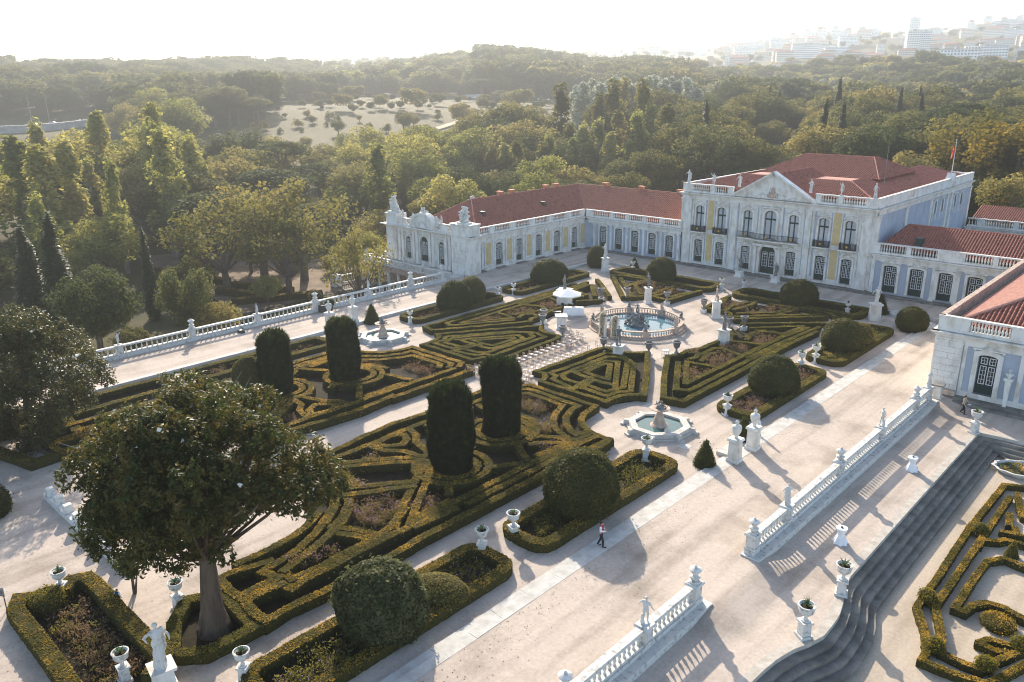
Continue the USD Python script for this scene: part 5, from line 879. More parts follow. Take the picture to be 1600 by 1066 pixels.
topiary('dome_shrub', 'smaller rough hump at the right side of the near dome shrub', (-30.2, 25.7, 0), DOME, 4200, .085, 91, OLIVE, .2, (.5, .7, .33)); topiary('dome_shrub', 'smaller hump beside the dome shrub of the far border', (-30.2, 89.6, 0), DOME, 3000, .09, 92, OLIVE, .2, (.6, .75, .6))
topiary('ball_topiary', 'round ball topiary on the gravel by the right pavilion', (-27.6, 99.2, 0), [(.9, 0), (1.5, .35), (1.8, 1.1), (1.7, 1.9), (1.2, 2.55), (.5, 2.85), (0, 2.9)], 4500, .07, 93, TOPI, .06)
topiary('ball_topiary', 'upright dark bush behind the urn at the far left corner of the garden', (-77.4, 102.6, 0), [(.9, 0), (1.35, .5), (1.5, 1.6), (1.2, 2.8), (.6, 3.4), (0, 3.5)], 3600, .075, 94, TOPI, .06)
topiary('ball_topiary', 'dark rounded bush cut by the left edge of the picture', (-60.8, 10.4, 0), [(1.6, 0), (1.9, .5), (1.9, 1.2), (1.5, 1.9), (.8, 2.3), (0, 2.4)], 6000, .07, 95, TOPI, .08)
topiary('ball_topiary', 'flat-topped round box drum at the end of the near left hedge', (-46.1, 10.1, 0), [(.85, 0), (.95, .4), (.92, .85), (.7, .98), (0, 1.02)], 2400, .05, 96, HEDGE, .03)
CONE = [(.80, 0), (.82, .12), (.66, .6), (.40, 1.35), (.16, 1.95), (0, 2.25)]
for k, (x, y, s, lb) in enumerate([(-27.6, 51.2, 1.0, 'clipped cone beside the pale step, nearest the right fountain'), (-27.6, 57.4, 1.0, 'clipped cone partly hidden behind the tall urn pedestals'), (-78.9, 58.2, 1.15, 'clipped cone beside the left fountain'), (-71.6, 105.0, .95, 'clipped cone at the foot of the palace terrace, far left'), (-33.2, 104.7, 1.2, 'clipped cone behind the white statue right of the palace')]):
    topiary('cone_topiary', lb, (x, y, 0), CONE, 3000, .055, 100 + k, TOPI, .02, s)
YP = [(1.2, 0), (1.40, .8), (1.50, 2.6), (1.53, 4.6), (1.47, 5.6), (1.2, 6.15), (.7, 6.35), (0, 6.4)]
for k, (x, y, s, lb) in enumerate([(-41.2, 37.0, 1.07, 'nearest of the tall dark yew columns'), (-43.0, 44.4, 1.03, 'tall dark yew column behind the nearest one'), (-63.6, 43.2, .98, 'tall dark yew column in the farther parterre, right one of the pair'), (-65.0, 36.4, .98, 'tall dark yew column in the farther parterre, beside the magnolia crown')]):
    r = np.random.default_rng(110 + k); t = thing('yew_column', lb, 'yew', (x, y, 0), k * 1.1, s); v, f = blob(YP, 40, r, .17)
    an = np.arctan2(v[:, 1], v[:, 0]); v = v * (1 + .05 * np.sin(an * 9 + np.sin(v[:, 2] * .6) * 1.2) * (v[:, 2] > .2))[:, None] ** np.array([1, 1, 0]); v[:, 2] += .22 * np.sin(an * 5 + k) * np.clip(v[:, 2] - 5, 0, 1)
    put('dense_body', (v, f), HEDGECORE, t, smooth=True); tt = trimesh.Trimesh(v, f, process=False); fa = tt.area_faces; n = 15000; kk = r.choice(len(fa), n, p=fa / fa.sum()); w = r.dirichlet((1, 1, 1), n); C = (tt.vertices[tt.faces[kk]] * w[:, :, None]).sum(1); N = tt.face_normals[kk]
    T = np.array([0, 0, 1.0]) + N * .45 + r.normal(0, .22, (n, 3)); T /= np.linalg.norm(T, axis=1, keepdims=True); B = np.cross(T, N); B /= np.linalg.norm(B, axis=1, keepdims=True) + 1e-9; s2 = (r.uniform(.12, .30, n) * (1 + .9 * (C[:, 2] > 5.2)))[:, None]
    q = np.stack([C, C + T * s2 * .5 + B * .05, C + T * s2 * 1.2, C + T * s2 * .5 - B * .05], 1).reshape(-1, 3); k4 = np.arange(n)[:, None] * 4; put('leaves', (q, np.vstack([k4 + [0, 1, 2], k4 + [0, 2, 3]])), YEW, t, kind='stuff')
for k, (x, y, lb) in enumerate([(-9.5, 56.9, 'ball of box at the bend of the lower garden hedge, far one'), (-9.8, 46.5, 'ball of box at the near left corner of the lower garden hedge'), (-8.1, 42.1, 'ball of box low at the left of the lower garden'), (-5.7, 42.3, 'ball of box at the bottom of the lower garden'), (-4.7, 45.3, 'ball of box at the right edge of the lower garden')]):
    topiary('ball_topiary', lb, (x, y, -1.40), [(.25, 0), (.42, .2), (.48, .45), (.42, .72), (.2, .88), (0, .9)], 1000, .05, 120 + k, HEDGE, .03)
topiary('ball_topiary', 'small pointed box cone in the lower garden', (-7.3, 55.5, -1.40), CONE, 800, .05, 126, HEDGE, .02, .55); topiary('ball_topiary', 'round reddish clump on the sand of the lower garden', (-6.1, 47.0, -1.40), [(.8, 0), (.95, .2), (.85, .4), (.4, .5), (0, .5)], 1400, .05, 127, HEDGEGOLD, .03)

# ---------------------------------------------------------------- urns, pedestals, statues in the garden
URN = [(.23, 0), (.23, .06), (.12, .10), (.09, .24), (.12, .34), (.24, .40), (.37, .54), (.41, .76), (.38, .82), (.45, .86), (.46, .94), (.39, .95), (.35, .86), (0, .82)]
def agave(r, mb, c, n=16, L=.5):
    for k in range(n):
        a = r.uniform(0, 6.28); e = r.uniform(.35, 1.35); d = np.array([math.cos(a) * math.cos(e), math.sin(a) * math.cos(e), math.sin(e)]); s = np.array([-math.sin(a), math.cos(a), 0]); l = L * r.uniform(.6, 1.1); c0 = np.asarray(c, float); m_ = c0 + d * l * .5 + [0, 0, .04]
        mb.add([c0 - s * .03, c0 + s * .03, m_ + s * .045, m_ - s * .045, c0 + d * l], np.array([[0, 1, 2], [0, 2, 3], [3, 2, 4]]))
    return mb
def potted_urn(label, loc, seed, group=None, ped=1.0, sc=1.0, m=MARBLE):
    r = np.random.default_rng(seed); t = thing('garden_urn', label, 'urn', loc, seed * .7, sc, group)
    put('pedestal', MB().box(-.34, -.34, 0, .34, .34, .14).box(-.25, -.25, .14, .25, .25, ped - .12, taper=.02).box(-.31, -.31, ped - .12, .31, .31, ped), m, t)
    put('vase', MB().lathe([(a, b + ped) for a, b in URN], n=18), m, t, smooth=40); put('soil', MB().lathe([(0, ped + .80), (.34, ped + .83), (.34, ped + .85), (0, ped + .88)], n=12), SOIL, t); put('agave', agave(r, MB(), (0, 0, ped + .84)), AGAVE, t)
for k, (x, y, lb) in enumerate([(-31.5, 30.6, 'white urn with an agave at the end of the nearest border bed'), (-31.4, 33.4, 'white urn with an agave at the near end of the second border bed'), (-31.5, 48.9, 'white urn with an agave between the right fountain and the golden hedge'), (-31.3, 61.4, 'white urn in the hedge end just beyond the right fountain'), (-31.5, 77.3, 'left one of two white urns facing each other in the right border'), (-31.3, 80.4, 'right one of two white urns facing each other in the right border'),
                              (-40.5, 15.1, 'white urn with an agave left of the big magnolia trunk'), (-46.6, 11.0, 'white urn with an agave at the far end of the near left bed'), (-36.8, 10.6, 'white urn at the bottom edge beside the white statue'), (-32.4, 14.7, 'white urn at the bottom edge, right of the white statue'),
                              (-75.0, 61.2, 'white urn beyond the left fountain beside the walk'), (-75.2, 77.2, 'left one of two pale urns below the left wing'), (-75.2, 80.4, 'right one of two pale urns below the left wing'), (-74.6, 101.6, 'pale urn before the upright bush in the far left corner'), (-70.9, 103.6, 'pale urn before the far clipped cone'), (-54.6, 102.4, 'ochre urn at the hedge end on the palace axis'), (-51.6, 103.4, 'pale urn at the hedge end right of the palace axis'), (-36.0, 101.2, 'small urn on a block at the far right hedge end')]):
    potted_urn(lb, (x, y, 0), 140 + k, sc=(.92 if k == 9 or k in (6, 7, 8) else 1.0) * (.85 if k > 9 else 1))
for k, (x, y, lb) in enumerate([(-13.9, 72.0, 'white urn with an agave at the top corner of the garden stairs'), (-13.3, 42.0, 'white urn with an agave on the bend of the garden stairs'), (-13.3, 36.9, 'white urn with an agave on the curved near end of the garden stairs')]): potted_urn(lb, (x, y, -.047), 170 + k, ped=.95, sc=1.05)
def grey_urn(label, loc, sc=1.0):
    t = thing('lead_urn', label, 'urn', loc, 0, sc); put('vase', MB().lathe([(.26, 0), (.26, .12), (.14, .2), (.10, .42), (.16, .55), (.34, .72), (.38, 1.05), (.48, 1.2), (.50, 1.32), (.40, 1.34), (.34, 1.2), (0, 1.1)], n=14), GREYSTONE if sc < 1.2 else STONE, t, smooth=40); put('plinth', MB().box(-.32, -.32, -.5, .32, .32, .02), STONE, t)
NEP = np.array([AX, 79.2])
for k, (x, y, lb) in enumerate([(-56.3, 68.5, 'grey urn at the left end of the chair rows'), (-50.0, 68.0, 'grey urn at the right end of the chair rows'), (-61.2, 70.6, 'nearer of two grey urns left of the pool'), (-62.6, 72.4, 'farther of two grey urns left of the pool'), (-63.9, 86.0, 'grey urn left of the diagonal path behind the pool'), (-61.4, 88.6, 'grey urn right of the diagonal path behind the pool'), (-56.0, 90.2, 'grey urn left of the axis behind the pool'), (-50.3, 90.0, 'grey urn right of the axis behind the pool'), (-45.4, 70.0, 'grey urn at the tip of the right hedge maze'), (-43.3, 72.2, 'grey urn beside the small folding stand right of the diagonal path'), (-43.6, 84.4, 'left one of the two grey urns in the parterre right of the pool'), (-42.6, 86.2, 'right one of the two grey urns in the parterre right of the pool')]): grey_urn(lb, (x, y, .45))
def pedestal_statue(label, loc, k, h, ped, m, rz=0.0, pm=STONE, w=.5):
    t = thing('pedestal_statue', label, 'statue', loc, rz); put('pedestal', MB().box(-w - .1, -w - .1, 0, w + .1, w + .1, .22).box(-w, -w, .22, w, w, ped - .18, taper=.05).box(-w - .08, -w - .08, ped - .18, w + .08, w + .08, ped, taper=-.03), pm, t); v, f = SV[k]; s = h / 1.8; put('figure', (v * s + [0, 0, ped + .02], f), m, t, smooth=60); return t
pedestal_statue('dark bronze standing statue on a white pedestal between the arch and the right maze', (-47.8, 67.7, 0), 3, 2.1, 1.5, GREYSTONE, .3); pedestal_statue('dark statue on a slender white pedestal behind the pool', (-58.4, 89.2, 0), 1, 2.0, 2.2, GREYSTONE, 2.5, w=.4)
pedestal_statue('brown statue on a white pedestal right of the middle axis', (-47.9, 88.9, 0), 3, 1.9, 2.2, PINKSTONE, 2.2); pedestal_statue('grey seated group on a white pedestal at the parterre right of the pool', (-41.5, 79.3, 0), 2, 2.1, 1.9, GREYSTONE, 1.6)
pedestal_statue('grey statue on a broad pedestal behind the parasol', (-66.0, 80.6, 0), 2, 2.0, 2.3, GREYSTONE, -1.2, w=.85)
pedestal_statue('white draped statue on a tall pedestal at the far left corner of the garden', (-74.3, 100.8, 0), 0, 2.3, 2.3, MARBLE, 2.6, w=.45); pedestal_statue('white draped statue on a pedestal right of the palace, by the cone', (-32.6, 101.2, 0), 2, 2.2, 2.1, MARBLE, -2.5, w=.6)
pedestal_statue('large white draped statue at the bottom edge of the picture', (-34.9, 11.75, 0), 0, 2.55, 1.3, MARBLE, -1.75, w=.5)
for s, lb in ((-1, 'left'), (1, 'right')): pedestal_statue(f'dark statue on a pedestal {lb} of the palace portal', (AX + s * 2.9, 110.6, .3), 1 if s < 0 else 0, 2.0, 1.0, GREYSTONE, math.pi)
for k, (x, y, z, lb) in enumerate([(-26.0, 52.9, .3, 'tall white pedestal with a lidded urn, nearest the right fountain'), (-26.0, 55.9, .3, 'tall white pedestal with an urn beside the hidden cone'), (2 * AX + 26.2, 52.9, .3, 'tall white urn pedestal half hidden behind a yew column'), (2 * AX + 26.2, 56.4, .3, 'tall white urn pedestal by the left fountain')]):
    t = thing('urn_pedestal', lb, 'pedestal', (x, y, z)); put('pedestal', MB().box(-.5, -.5, 0, .5, .5, .3, taper=.03).box(-.40, -.40, .3, .40, .40, 1.75, taper=.02).box(-.52, -.52, 1.75, .52, .52, 1.95, taper=.06).box(-.28, -.43, .5, .28, .43, 1.6).box(-.43, -.28, .5, .43, .28, 1.6), STONE, t)
    put('urn', MB().lathe([(.16, 1.95), (.14, 2.08), (.20, 2.2), (.34, 2.5), (.38, 2.85), (.34, 2.98), (.2, 3.05), (.10, 3.12), (.14, 3.22), (.16, 3.3), (.08, 3.42), (0, 3.48)], n=14), MARBLE, t, smooth=40)

# ---------------------------------------------------------------- fountains
t = thing('balustraded_pool', 'round pool with a pink stone balustrade and carved figures in the middle of the garden', 'fountain', (NEP[0], NEP[1], 0))
R0 = 5.45
POOLBLUE = usdkit.material(stage, '/World/Looks/pale_pool_water', {'g': ('geometry', {}), 'n': ('noise_texture', {'scale': 2.2, 'detail': 3.0}), 'b': ('bump', {'strength': .04, 'distance': .05}), 'p': ('principled_bsdf', {'base_color': (.085, .17, .215), 'roughness': .04, 'specular_ior_level': .28, 'ior': 1.33})}, [('g.position', 'n.vector'), ('n.fac', 'b.height'), ('b.normal', 'p.normal')], surface='p.BSDF')
put('basin_wall', MB().lathe([(R0 + .55, 0), (R0 + .55, .16), (R0 + .25, .18), (R0 + .25, .30), (R0 - .25, .30), (R0 - .25, -.3)], n=64, cap=False), PINKSTONE, t); put('basin_floor', MB().lathe([(R0 + .3, -.4), (R0 + .3, .03), (0, .03)], n=48), DARK, t)
put('water', MB().poly([((R0 - .2) * math.cos(q), (R0 - .2) * math.sin(q)) for q in np.arange(64) * math.pi / 32], .10, .14), POOLBLUE, t); put('top_rail', MB().lathe([(R0 - .22, .82), (R0 + .22, .82), (R0 + .24, .94), (R0 - .24, .94), (R0 - .22, .82)], n=64, cap=False), PINKSTONE, t)
bv = baluster(.52, .9, 8); nb = 96
for k in range(nb):
    a = 2 * math.pi * (k + .5) / nb
    if min(abs(((a * 8 / (2 * math.pi)) % 1) - q) for q in (0, 1)) > .07: put('baluster', (bv[0] + [R0 * math.cos(a), R0 * math.sin(a), .30], bv[1]), PINKSTONE, t, smooth=40)
for k in range(8):
    a = k * math.pi / 4; Mx = mat4((R0 * math.cos(a), R0 * math.sin(a), 0), a); put('pier', MB().box(-.33, -.38, .16, .33, .38, .98), PINKSTONE, t, Mx)
fr = rock_group(40, .32, .32, 1.0, 16, .34); fz = rock_group(41, .28, .28, .85, 14, .34)
for k in range(8): a = k * math.pi / 4; v, f = (fr, fz)[k % 2]; put('carved_figure', (v + [R0 * math.cos(a), R0 * math.sin(a), .95], f), GREYSTONE if k % 2 else PINKSTONE, t, smooth=60)
p = thing('fountain_group', 'dark heap of carved figures rising from the middle of the round pool', 'sculpture', (NEP[0], NEP[1], .05)); put('rocks', rock_group(42, 1.6, 1.4, 2.0, 70, .22), GREYSTONE, p, smooth=60); v, f = SV[3]; put('figure', (v * .7 + [0, 0, 1.6], f), GREYSTONE, p, smooth=60)
def octo(label, x, y, seed):
    t = thing('octagonal_fountain', label, 'fountain', (x, y, 0)); Rr = 2.72
    o = lambda q, ph=22.5: [(q * math.cos(math.radians(ph + 45 * k)), q * math.sin(math.radians(ph + 45 * k))) for k in range(8)]
    put('rim', MB().poly(o(Rr), -.2, .52, [o(Rr - .62)]), KERB, t); put('lower_moulding', MB().poly(o(Rr + .2), -.2, .16, [o(Rr - .3)]), KERB, t); put('basin_floor', MB().poly(o(Rr - .5), -.3, .05), STEP, t); put('water', MB().poly(o(Rr - .64), .30, .34), WATER, t)
    for k in range(8):
        a = math.radians(22.5 + 45 * k); Mx = mat4((Rr * math.cos(a), Rr * math.sin(a), 0), a); put('corner_scroll', MB().box(-.35, -.22, -.1, .40, .22, .46, taper=.05).box(.3, -.3, -.1, .62, .3, .14), KERB, t, Mx)
    put('stem', MB().lathe([(.85, .1), (.8, .35), (.55, .5), (.45, .9), (.34, 1.3), (.22, 1.5), (.2, 1.62), (.5, 1.7), (.85, 1.84), (.9, 1.92), (.4, 1.9), (0, 1.85)], n=16), PINKSTONE, t, smooth=40); put('stem_carvings', tuple_shift(rock_group(seed, .5, .5, 1.2, 24, .3), (0, 0, .3)), PINKSTONE, t, smooth=60); put('cherubs', tuple_shift(rock_group(seed + 1, .6, .6, .75, 22, .45), (0, 0, 1.86)), GREYSTONE, t, smooth=60)
def tuple_shift(vf, o): return vf[0] + np.asarray(o, float), vf[1]
octo('octagonal white stone fountain with still water on the right of the garden', -34.15, 54.8, 50); octo('octagonal white fountain on the left beside the raised walk', 2 * AX + 33.9, 55.0, 54)
for x, y in ((-30.6, 53.2), (-37.6, 58.6)): put('manhole_slab', MB().box(x - .5, y - .5, -.1, x + .5, y + .5, .012), KERB, label=f'flat stone slab let into the gravel {"right" if x > -33 else "left"} of the right fountain', cat='slab')
# low wall with seats on the near left plaza, half under the magnolia
t = thing('low_stone_wall', 'low white stone wall with stub piers on the plaza behind the big magnolia', 'wall'); put('wall', MB().box(-60.2, 14.3, -.2, -46.6, 14.95, .45), MARBLE, t)
for k in range(8): x = -59.6 + k * 1.75; put('pier', MB().box(x - .28, 14.32, .45, x + .28, 14.93, 1.0, taper=.05), MARBLE, t)
p = thing('notice_board', 'tilted notice board on two thin posts at the left edge', 'sign', (-47.9, 8.15, 0), .6); put('board', MB().box(-.42, -.02, .95, .42, .02, 1.5), GREYSTONE, p)
for s in (-1, 1): put('post', MB().box(s * .36 - .02, -.02, 0, s * .36 + .02, .02, 1.0), IRON, p)

t = thing('shell_basin', 'scalloped white basin with golden plants at the foot of the stairs', 'fountain', (-9.2, 69.6, -1.40), .35); n = 48; a = np.arange(n) * 2 * math.pi / n; w = 1 + .035 * np.cos(a * 12)
pr = lambda q, z: np.stack([2.5 * q * w * np.cos(a), 1.55 * q * w * np.sin(a), np.full(n, z)], 1)
rows = [pr(.80, 0), pr(1.0, .34), pr(1.02, .42), pr(.93, .42), pr(.90, .2)]; i, j = np.meshgrid(np.arange(4), np.arange(n), indexing='ij'); put('rim', MB().add(np.concatenate(rows), np.stack([i * n + j, i * n + (j + 1) % n, (i + 1) * n + (j + 1) % n, (i + 1) * n + j], -1).reshape(-1, 4)), MARBLE, t, smooth=50)
put('water', MB().poly([tuple(q[:2]) for q in pr(.91, 0)], .2, .25), WATER, t); r = np.random.default_rng(4); C = np.stack([r.uniform(-2, 2, 900), r.uniform(-1.2, 1.2, 900), r.uniform(.25, .36, 900)], 1); C = C[(C[:, 0] / 2.1) ** 2 + (C[:, 1] / 1.3) ** 2 < 1]; put('water_plants', cards(C, np.tile([0, 0, 1.0], (len(C), 1)), .08, r, .7, .5), HEDGEGOLD, t, kind='stuff')
put('carved_base', rock_group(71, .5, .5, 1.3, 24, .3), MARBLE, t, smooth=60); v, f = SV[2]; put('figure', (v * .6 + [0, 0, 1.1], f), MARBLE, t, smooth=60)

# ---------------------------------------------------------------- wedding chairs, arch, parasol, tables
WOOD = plain('pale_chair_wood', (.52, .40, .30), .55); CUSH = plain('white_cushion', (.74, .69, .65), .85)
t = thing('wedding_chair', 'pale wooden wedding chair with a white cushion', 'chair')
put('seat', MB().box(-.20, -.20, .42, .20, .20, .45), WOOD, t); put('cushion', MB().box(-.205, -.205, .45, .205, .205, .50, taper=.015), CUSH, t)
for sx in (-1, 1):
    for sy in (-1, 1): put('leg', MB().tube([(sx * .19, sy * .19, 0), (sx * .18, sy * .18, .44)], .016, 5), WOOD, t)
bk = MB()
for x in (-.18, -.09, 0, .09, .18): bk.tube([(x, -.19, .44), (x, -.235, .92)], .012 if abs(x) < .17 else .016, 5)
for z, y in ((.92, -.235), (.84, -.227), (.60, -.205)): bk.tube([(-.19, y, z), (.19, y, z)], .014, 5)
put('backrest', bk, WOOD, t); put('stretcher', MB().tube([(-.18, -.19, .2), (.18, -.19, .2)], .010, 4).tube([(-.18, .19, .2), (.18, .19, .2)], .010, 4), WOOD, t)
ch = Many(t); rc = np.random.default_rng(5)
ORD = ['first', 'second', 'third', 'fourth', 'fifth', 'sixth', 'seventh', 'eighth', 'ninth', 'tenth', 'eleventh', 'twelfth']
def chairs(x, ys, group, label):
    for i_, y in enumerate(ys): ch(label + (f', {ORD[i_]} from the near end' if len(ys) > 1 else ''), (x + rc.normal(0, .025), y + rc.normal(0, .03), .002), rc.normal(0, .05), group=group)
L1, L2 = np.arange(57.6, 68.3, .95), np.arange(57.2, 67.8, 1.0)
for x, w in ((-54.25, 'on the aisle'), (-54.85, 'next to the hedge')): chairs(x, L1, 'wedding chairs left of the aisle', 'wedding chair left of the aisle, column ' + w)
for x, w in ((-51.95, 'on the aisle'), (-51.38, 'next to the maze')): chairs(x, L2, 'wedding chairs right of the aisle', 'wedding chair right of the aisle, column ' + w)
for x, w in ((-56.2, 'left'), (-55.6, 'middle'), (-55.0, 'right')): chairs(x, (53.4, 54.4, 55.3, 56.2), 'wedding chairs at the near left end', f'wedding chair beside the yew column, {w} column')
for x, w in ((-52.1, 'first'), (-51.4, 'second'), (-50.8, 'third'), (-50.2, 'fourth')): chairs(x, (53.2, 54.2, 55.1, 56.1), 'wedding chairs at the near right end', f'wedding chair by the white card, {w} column from the aisle')
for x, ys in ((-57.0, (70.9,)), (-56.4, (70.4, 69.5)), (-55.7, (70.7, 69.8, 68.9)), (-55.1, (70.2, 69.3)), (-54.5, (70.1, 69.1))): chairs(x, ys, 'wedding chairs fanned out before the pool, left', 'wedding chair fanned out before the pool on the left')
for x, ys in ((-51.5, (68.9, 69.8)), (-50.8, (69.2, 70.2)), (-50.3, (69.3,)), (-49.7, (69.5, 70.4))): chairs(x, ys, 'wedding chairs beside the dark statue', 'wedding chair beside the dark statue before the pool')
t = thing('folding_stand', 'small white slatted crate stand beside the grey urn right of the diagonal path', 'crate', (-44.1, 71.3, 0), .4); 
for z in (.1, .45, .8): put('slat', MB().box(-.35, -.25, z, .35, .25, z + .04), CUSH, t)
for x in (-.33, -.11, .11, .33): put('slat', MB().box(x - .03, -.26, 0, x + .03, -.22, .84).box(x - .03, .22, 0, x + .03, .26, .84), CUSH, t)
t = thing('order_sign', 'small white card leaning by the corner of the right hedge maze', 'sign', (-49.4, 54.7, 0), -.9); put('card', MB().box(-.38, -.02, .15, .38, .02, .75), CUSH, t)
for s in (-1, 1): put('leg', MB().tube([(s * .3, 0, 0), (s * .3, .02, .5)], .018, 5), WOOD, t)
t = thing('order_sign', 'low white card box by the corner of the left parterre, at the aisle', 'sign', (-57.4, 51.9, 0), .3); put('card', MB().box(-.3, -.2, 0, .3, .2, .4, taper=.03), CUSH, t); put('lid', MB().box(-.33, -.23, .4, .33, .23, .45), CUSH, t)
FLOWER = leafy('blossom', (.55, .50, .38), (.72, .68, .58), (.35, .38, .20), 6.0, .3, .8, .1, .2)
for k, (x, lb) in enumerate(((-53.9, 'left flower-covered pillar of the wedding arch'), (-52.15, 'right flower-covered pillar of the wedding arch'))):
    t = thing('flower_pillar', lb, 'flower pillar', (x, 73.0, 0), .2 * k); put('white_panel', MB().box(.18, -.16, 0, .52, .16, 2.45), CUSH, t); r = np.random.default_rng(200 + k)
    core = blob([(.42, 0), (.36, .3), (.30, 1.2), (.36, 2.0), (.34, 2.5), (.2, 2.75), (0, 2.8)], 14, r, .12); put('foliage_body', core, HEDGECORE, t, smooth=True); put('flowers', clad(core, 2600, .06, r, .8, .7, 0, .05), FLOWER, t, kind='stuff')
t = thing('white_plinth', 'square white pedestal left of the arch by the maze corner', 'pedestal', (-59.6, 72.2, 0), .78); put('shaft', MB().box(-.55, -.55, 0, .55, .55, 1.5).box(-.66, -.66, 0, .66, .66, .18), STONE, t); put('cap', MB().box(-.72, -.72, 1.5, .72, .72, 1.68, taper=-.02), MARBLE, t)
t = thing('white_parasol', 'large white octagonal parasol open beside the pool', 'parasol', (-63.6, 78.2, 0), .2)
v = [(0, 0, 3.15)] + [(1.95 * math.cos(a), 1.95 * math.sin(a), 2.55) for a in np.arange(8) * math.pi / 4] + [(1.95 * math.cos(a), 1.95 * math.sin(a), 2.42) for a in np.arange(8) * math.pi / 4]
mb = MB().add(v, np.array([[0, 1 + k, 1 + (k + 1) % 8] for k in range(8)])); mb.add(v, np.array([[1 + k, 9 + k, 9 + (k + 1) % 8, 1 + (k + 1) % 8] for k in range(8)])); put('canopy', mb, CLOTH, t); put('pole', MB().tube([(0, 0, 0), (0, 0, 3.1)], .03, 8), WHITE, t); put('foot', MB().lathe([(.35, 0), (.35, .1), (.1, .16), (0, .16)], n=12), WHITE, t)
for k in range(8): a = k * math.pi / 4; put('rib', MB().tube([(0, 0, 3.1), (1.9 * math.cos(a), 1.9 * math.sin(a), 2.52)], .014, 4), WHITE, t)
def cloth_prism(L, W, H, seed, flare=.14, n=56):
    r = np.random.default_rng(seed); u = np.linspace(0, 1, n, endpoint=False); P = []
    per = [(-L / 2, -W / 2), (L / 2, -W / 2), (L / 2, W / 2), (-L / 2, W / 2)]; s = np.array([0, L, L + W, 2 * L + W, 2 * (L + W)]) / (2 * (L + W)); q = np.array(per + per[:1]); xy = np.stack([np.interp(u, s, q[:, k]) for k in (0, 1)], 1)
    o = xy / np.linalg.norm(xy, axis=1, keepdims=True); rows = [xy * .985, xy] + [xy + o * (flare * f + .05 * f * np.sin(u * 2 * math.pi * 13 + 1.5 * f)[:, None]) for f in (.35, .7, 1.0)]; zs = [H, H - .01, H * .66, H * .33, .02]
    v = np.concatenate([np.concatenate([a, np.full((n, 1), z)], 1) for a, z in zip(rows, zs)] + [[[0, 0, H]]]); i, j = np.meshgrid(np.arange(4), np.arange(n), indexing='ij'); f = np.stack([i * n + j, (i + 1) * n + j, (i + 1) * n + (j + 1) % n, i * n + (j + 1) % n], -1).reshape(-1, 4)
    k = np.arange(n); f = np.vstack([f[:, [0, 1, 2]], f[:, [0, 2, 3]], np.stack([k, (k + 1) % n, np.full(n, 5 * n)], 1)]); return v, f
t = thing('drinks_table', 'long table under a white cloth beneath the parasol', 'table', (-62.3, 78.0, 0), .65); put('tablecloth', cloth_prism(2.5, .9, 1.0, 1), CLOTH, t); put('table_top', MB().box(-1.2, -.42, .95, 1.2, .42, .985), WOOD, t)
t = thing('wooden_bench', 'small pale bench with things on it left of the drinks table', 'bench', (-64.0, 76.4, 0), .65); put('seat', MB().box(-.7, -.22, .42, .7, .22, .47), CUSH, t)
for x in (-.6, .6): put('leg', MB().box(x - .03, -.18, 0, x + .03, .18, .42), WOOD, t)
for x, y, lb in ((-15.5, 61.2, 'farther of two tall round tables under a gathered white cloth'), (-15.5, 47.4, 'nearer of two tall round tables under a gathered white cloth')):
    t = thing('cocktail_table', lb, 'table', (x, y, -.048)); n = 44; a = np.arange(n) * 2 * math.pi / n; rows = [(.36, 1.10, 0), (.375, 1.08, 0), (.34, .98, .01), (.21, .72, .012), (.25, .55, .02), (.36, .25, .04), (.46, .01, .07)]; v = np.concatenate([np.stack([(q + w * np.sin(a * 7 + .6 * k)) * np.cos(a), (q + w * np.sin(a * 7 + .6 * k)) * np.sin(a), np.full(n, z)], 1) for k, (q, z, w) in enumerate(rows)] + [[[0, 0, 1.1]]])
    i, j = np.meshgrid(np.arange(6), np.arange(n), indexing='ij'); f = np.stack([i * n + j, (i + 1) * n + j, (i + 1) * n + (j + 1) % n, i * n + (j + 1) % n], -1).reshape(-1, 4); k = np.arange(n); put('tablecloth', (v, np.vstack([f[:, [0, 1, 2]], f[:, [0, 2, 3]], np.stack([k, (k + 1) % n, np.full(n, len(v) - 1)], 1)])), CLOTH, t, smooth=50); put('centre_glass', MB().lathe([(.08, 1.1), (.09, 1.16), (.03, 1.17), (0, 1.17)], n=10), GLASS, t)
t = thing('potted_shrub', 'dark round shrub in a tub standing against the left balustrade', 'plant', (-87.1, 57.6, .30)); put('tub', MB().lathe([(.3, 0), (.42, .5), (.46, .52), (.40, .5), (0, .46)], n=14), IRON, t); r = np.random.default_rng(8); core = blob([(.3, .5), (.6, .8), (.62, 1.1), (.35, 1.45), (0, 1.5)], 14, r, .05); put('dense_body', core, HEDGECORE, t); put('leaves', clad(core, 900, .06, r), TOPI, t, kind='stuff')
t = thing('equipment_case', 'black case standing beside the potted shrub by the left balustrade', 'case', (-87.1, 56.5, .30)); put('body', MB().box(-.4, -.45, 0, .4, .45, .85, taper=.03), IRON, t); put('lid', MB().box(-.41, -.46, .85, .41, .46, .92, taper=.03), DARK, t)
t = thing('floor_lamp', 'thin post with a small globe by the left pavilion corner', 'lamp', (-86.4, 81.4, .30)); put('post', MB().tube([(0, 0, 0), (0, 0, 1.3)], .03, 6), IRON, t); put('globe', MB().ball((0, 0, 1.42), .14, 2), WHITE, t)
t = thing('camera_tripod', 'thin dark tripod bent over the left walk', 'tripod', (-86.6, 44.6, .30)); put('pole', MB().tube([(0, 0, .9), (0, 0, 1.5)], .025, 5), IRON, t); put('bag', MB().box(-.5, -.35, 0, .5, .2, .28, taper=.06), IRON, t); put('arm', MB().tube([(0, 0, 1.5), (-.5, .9, 1.55)], .02, 5), IRON, t)
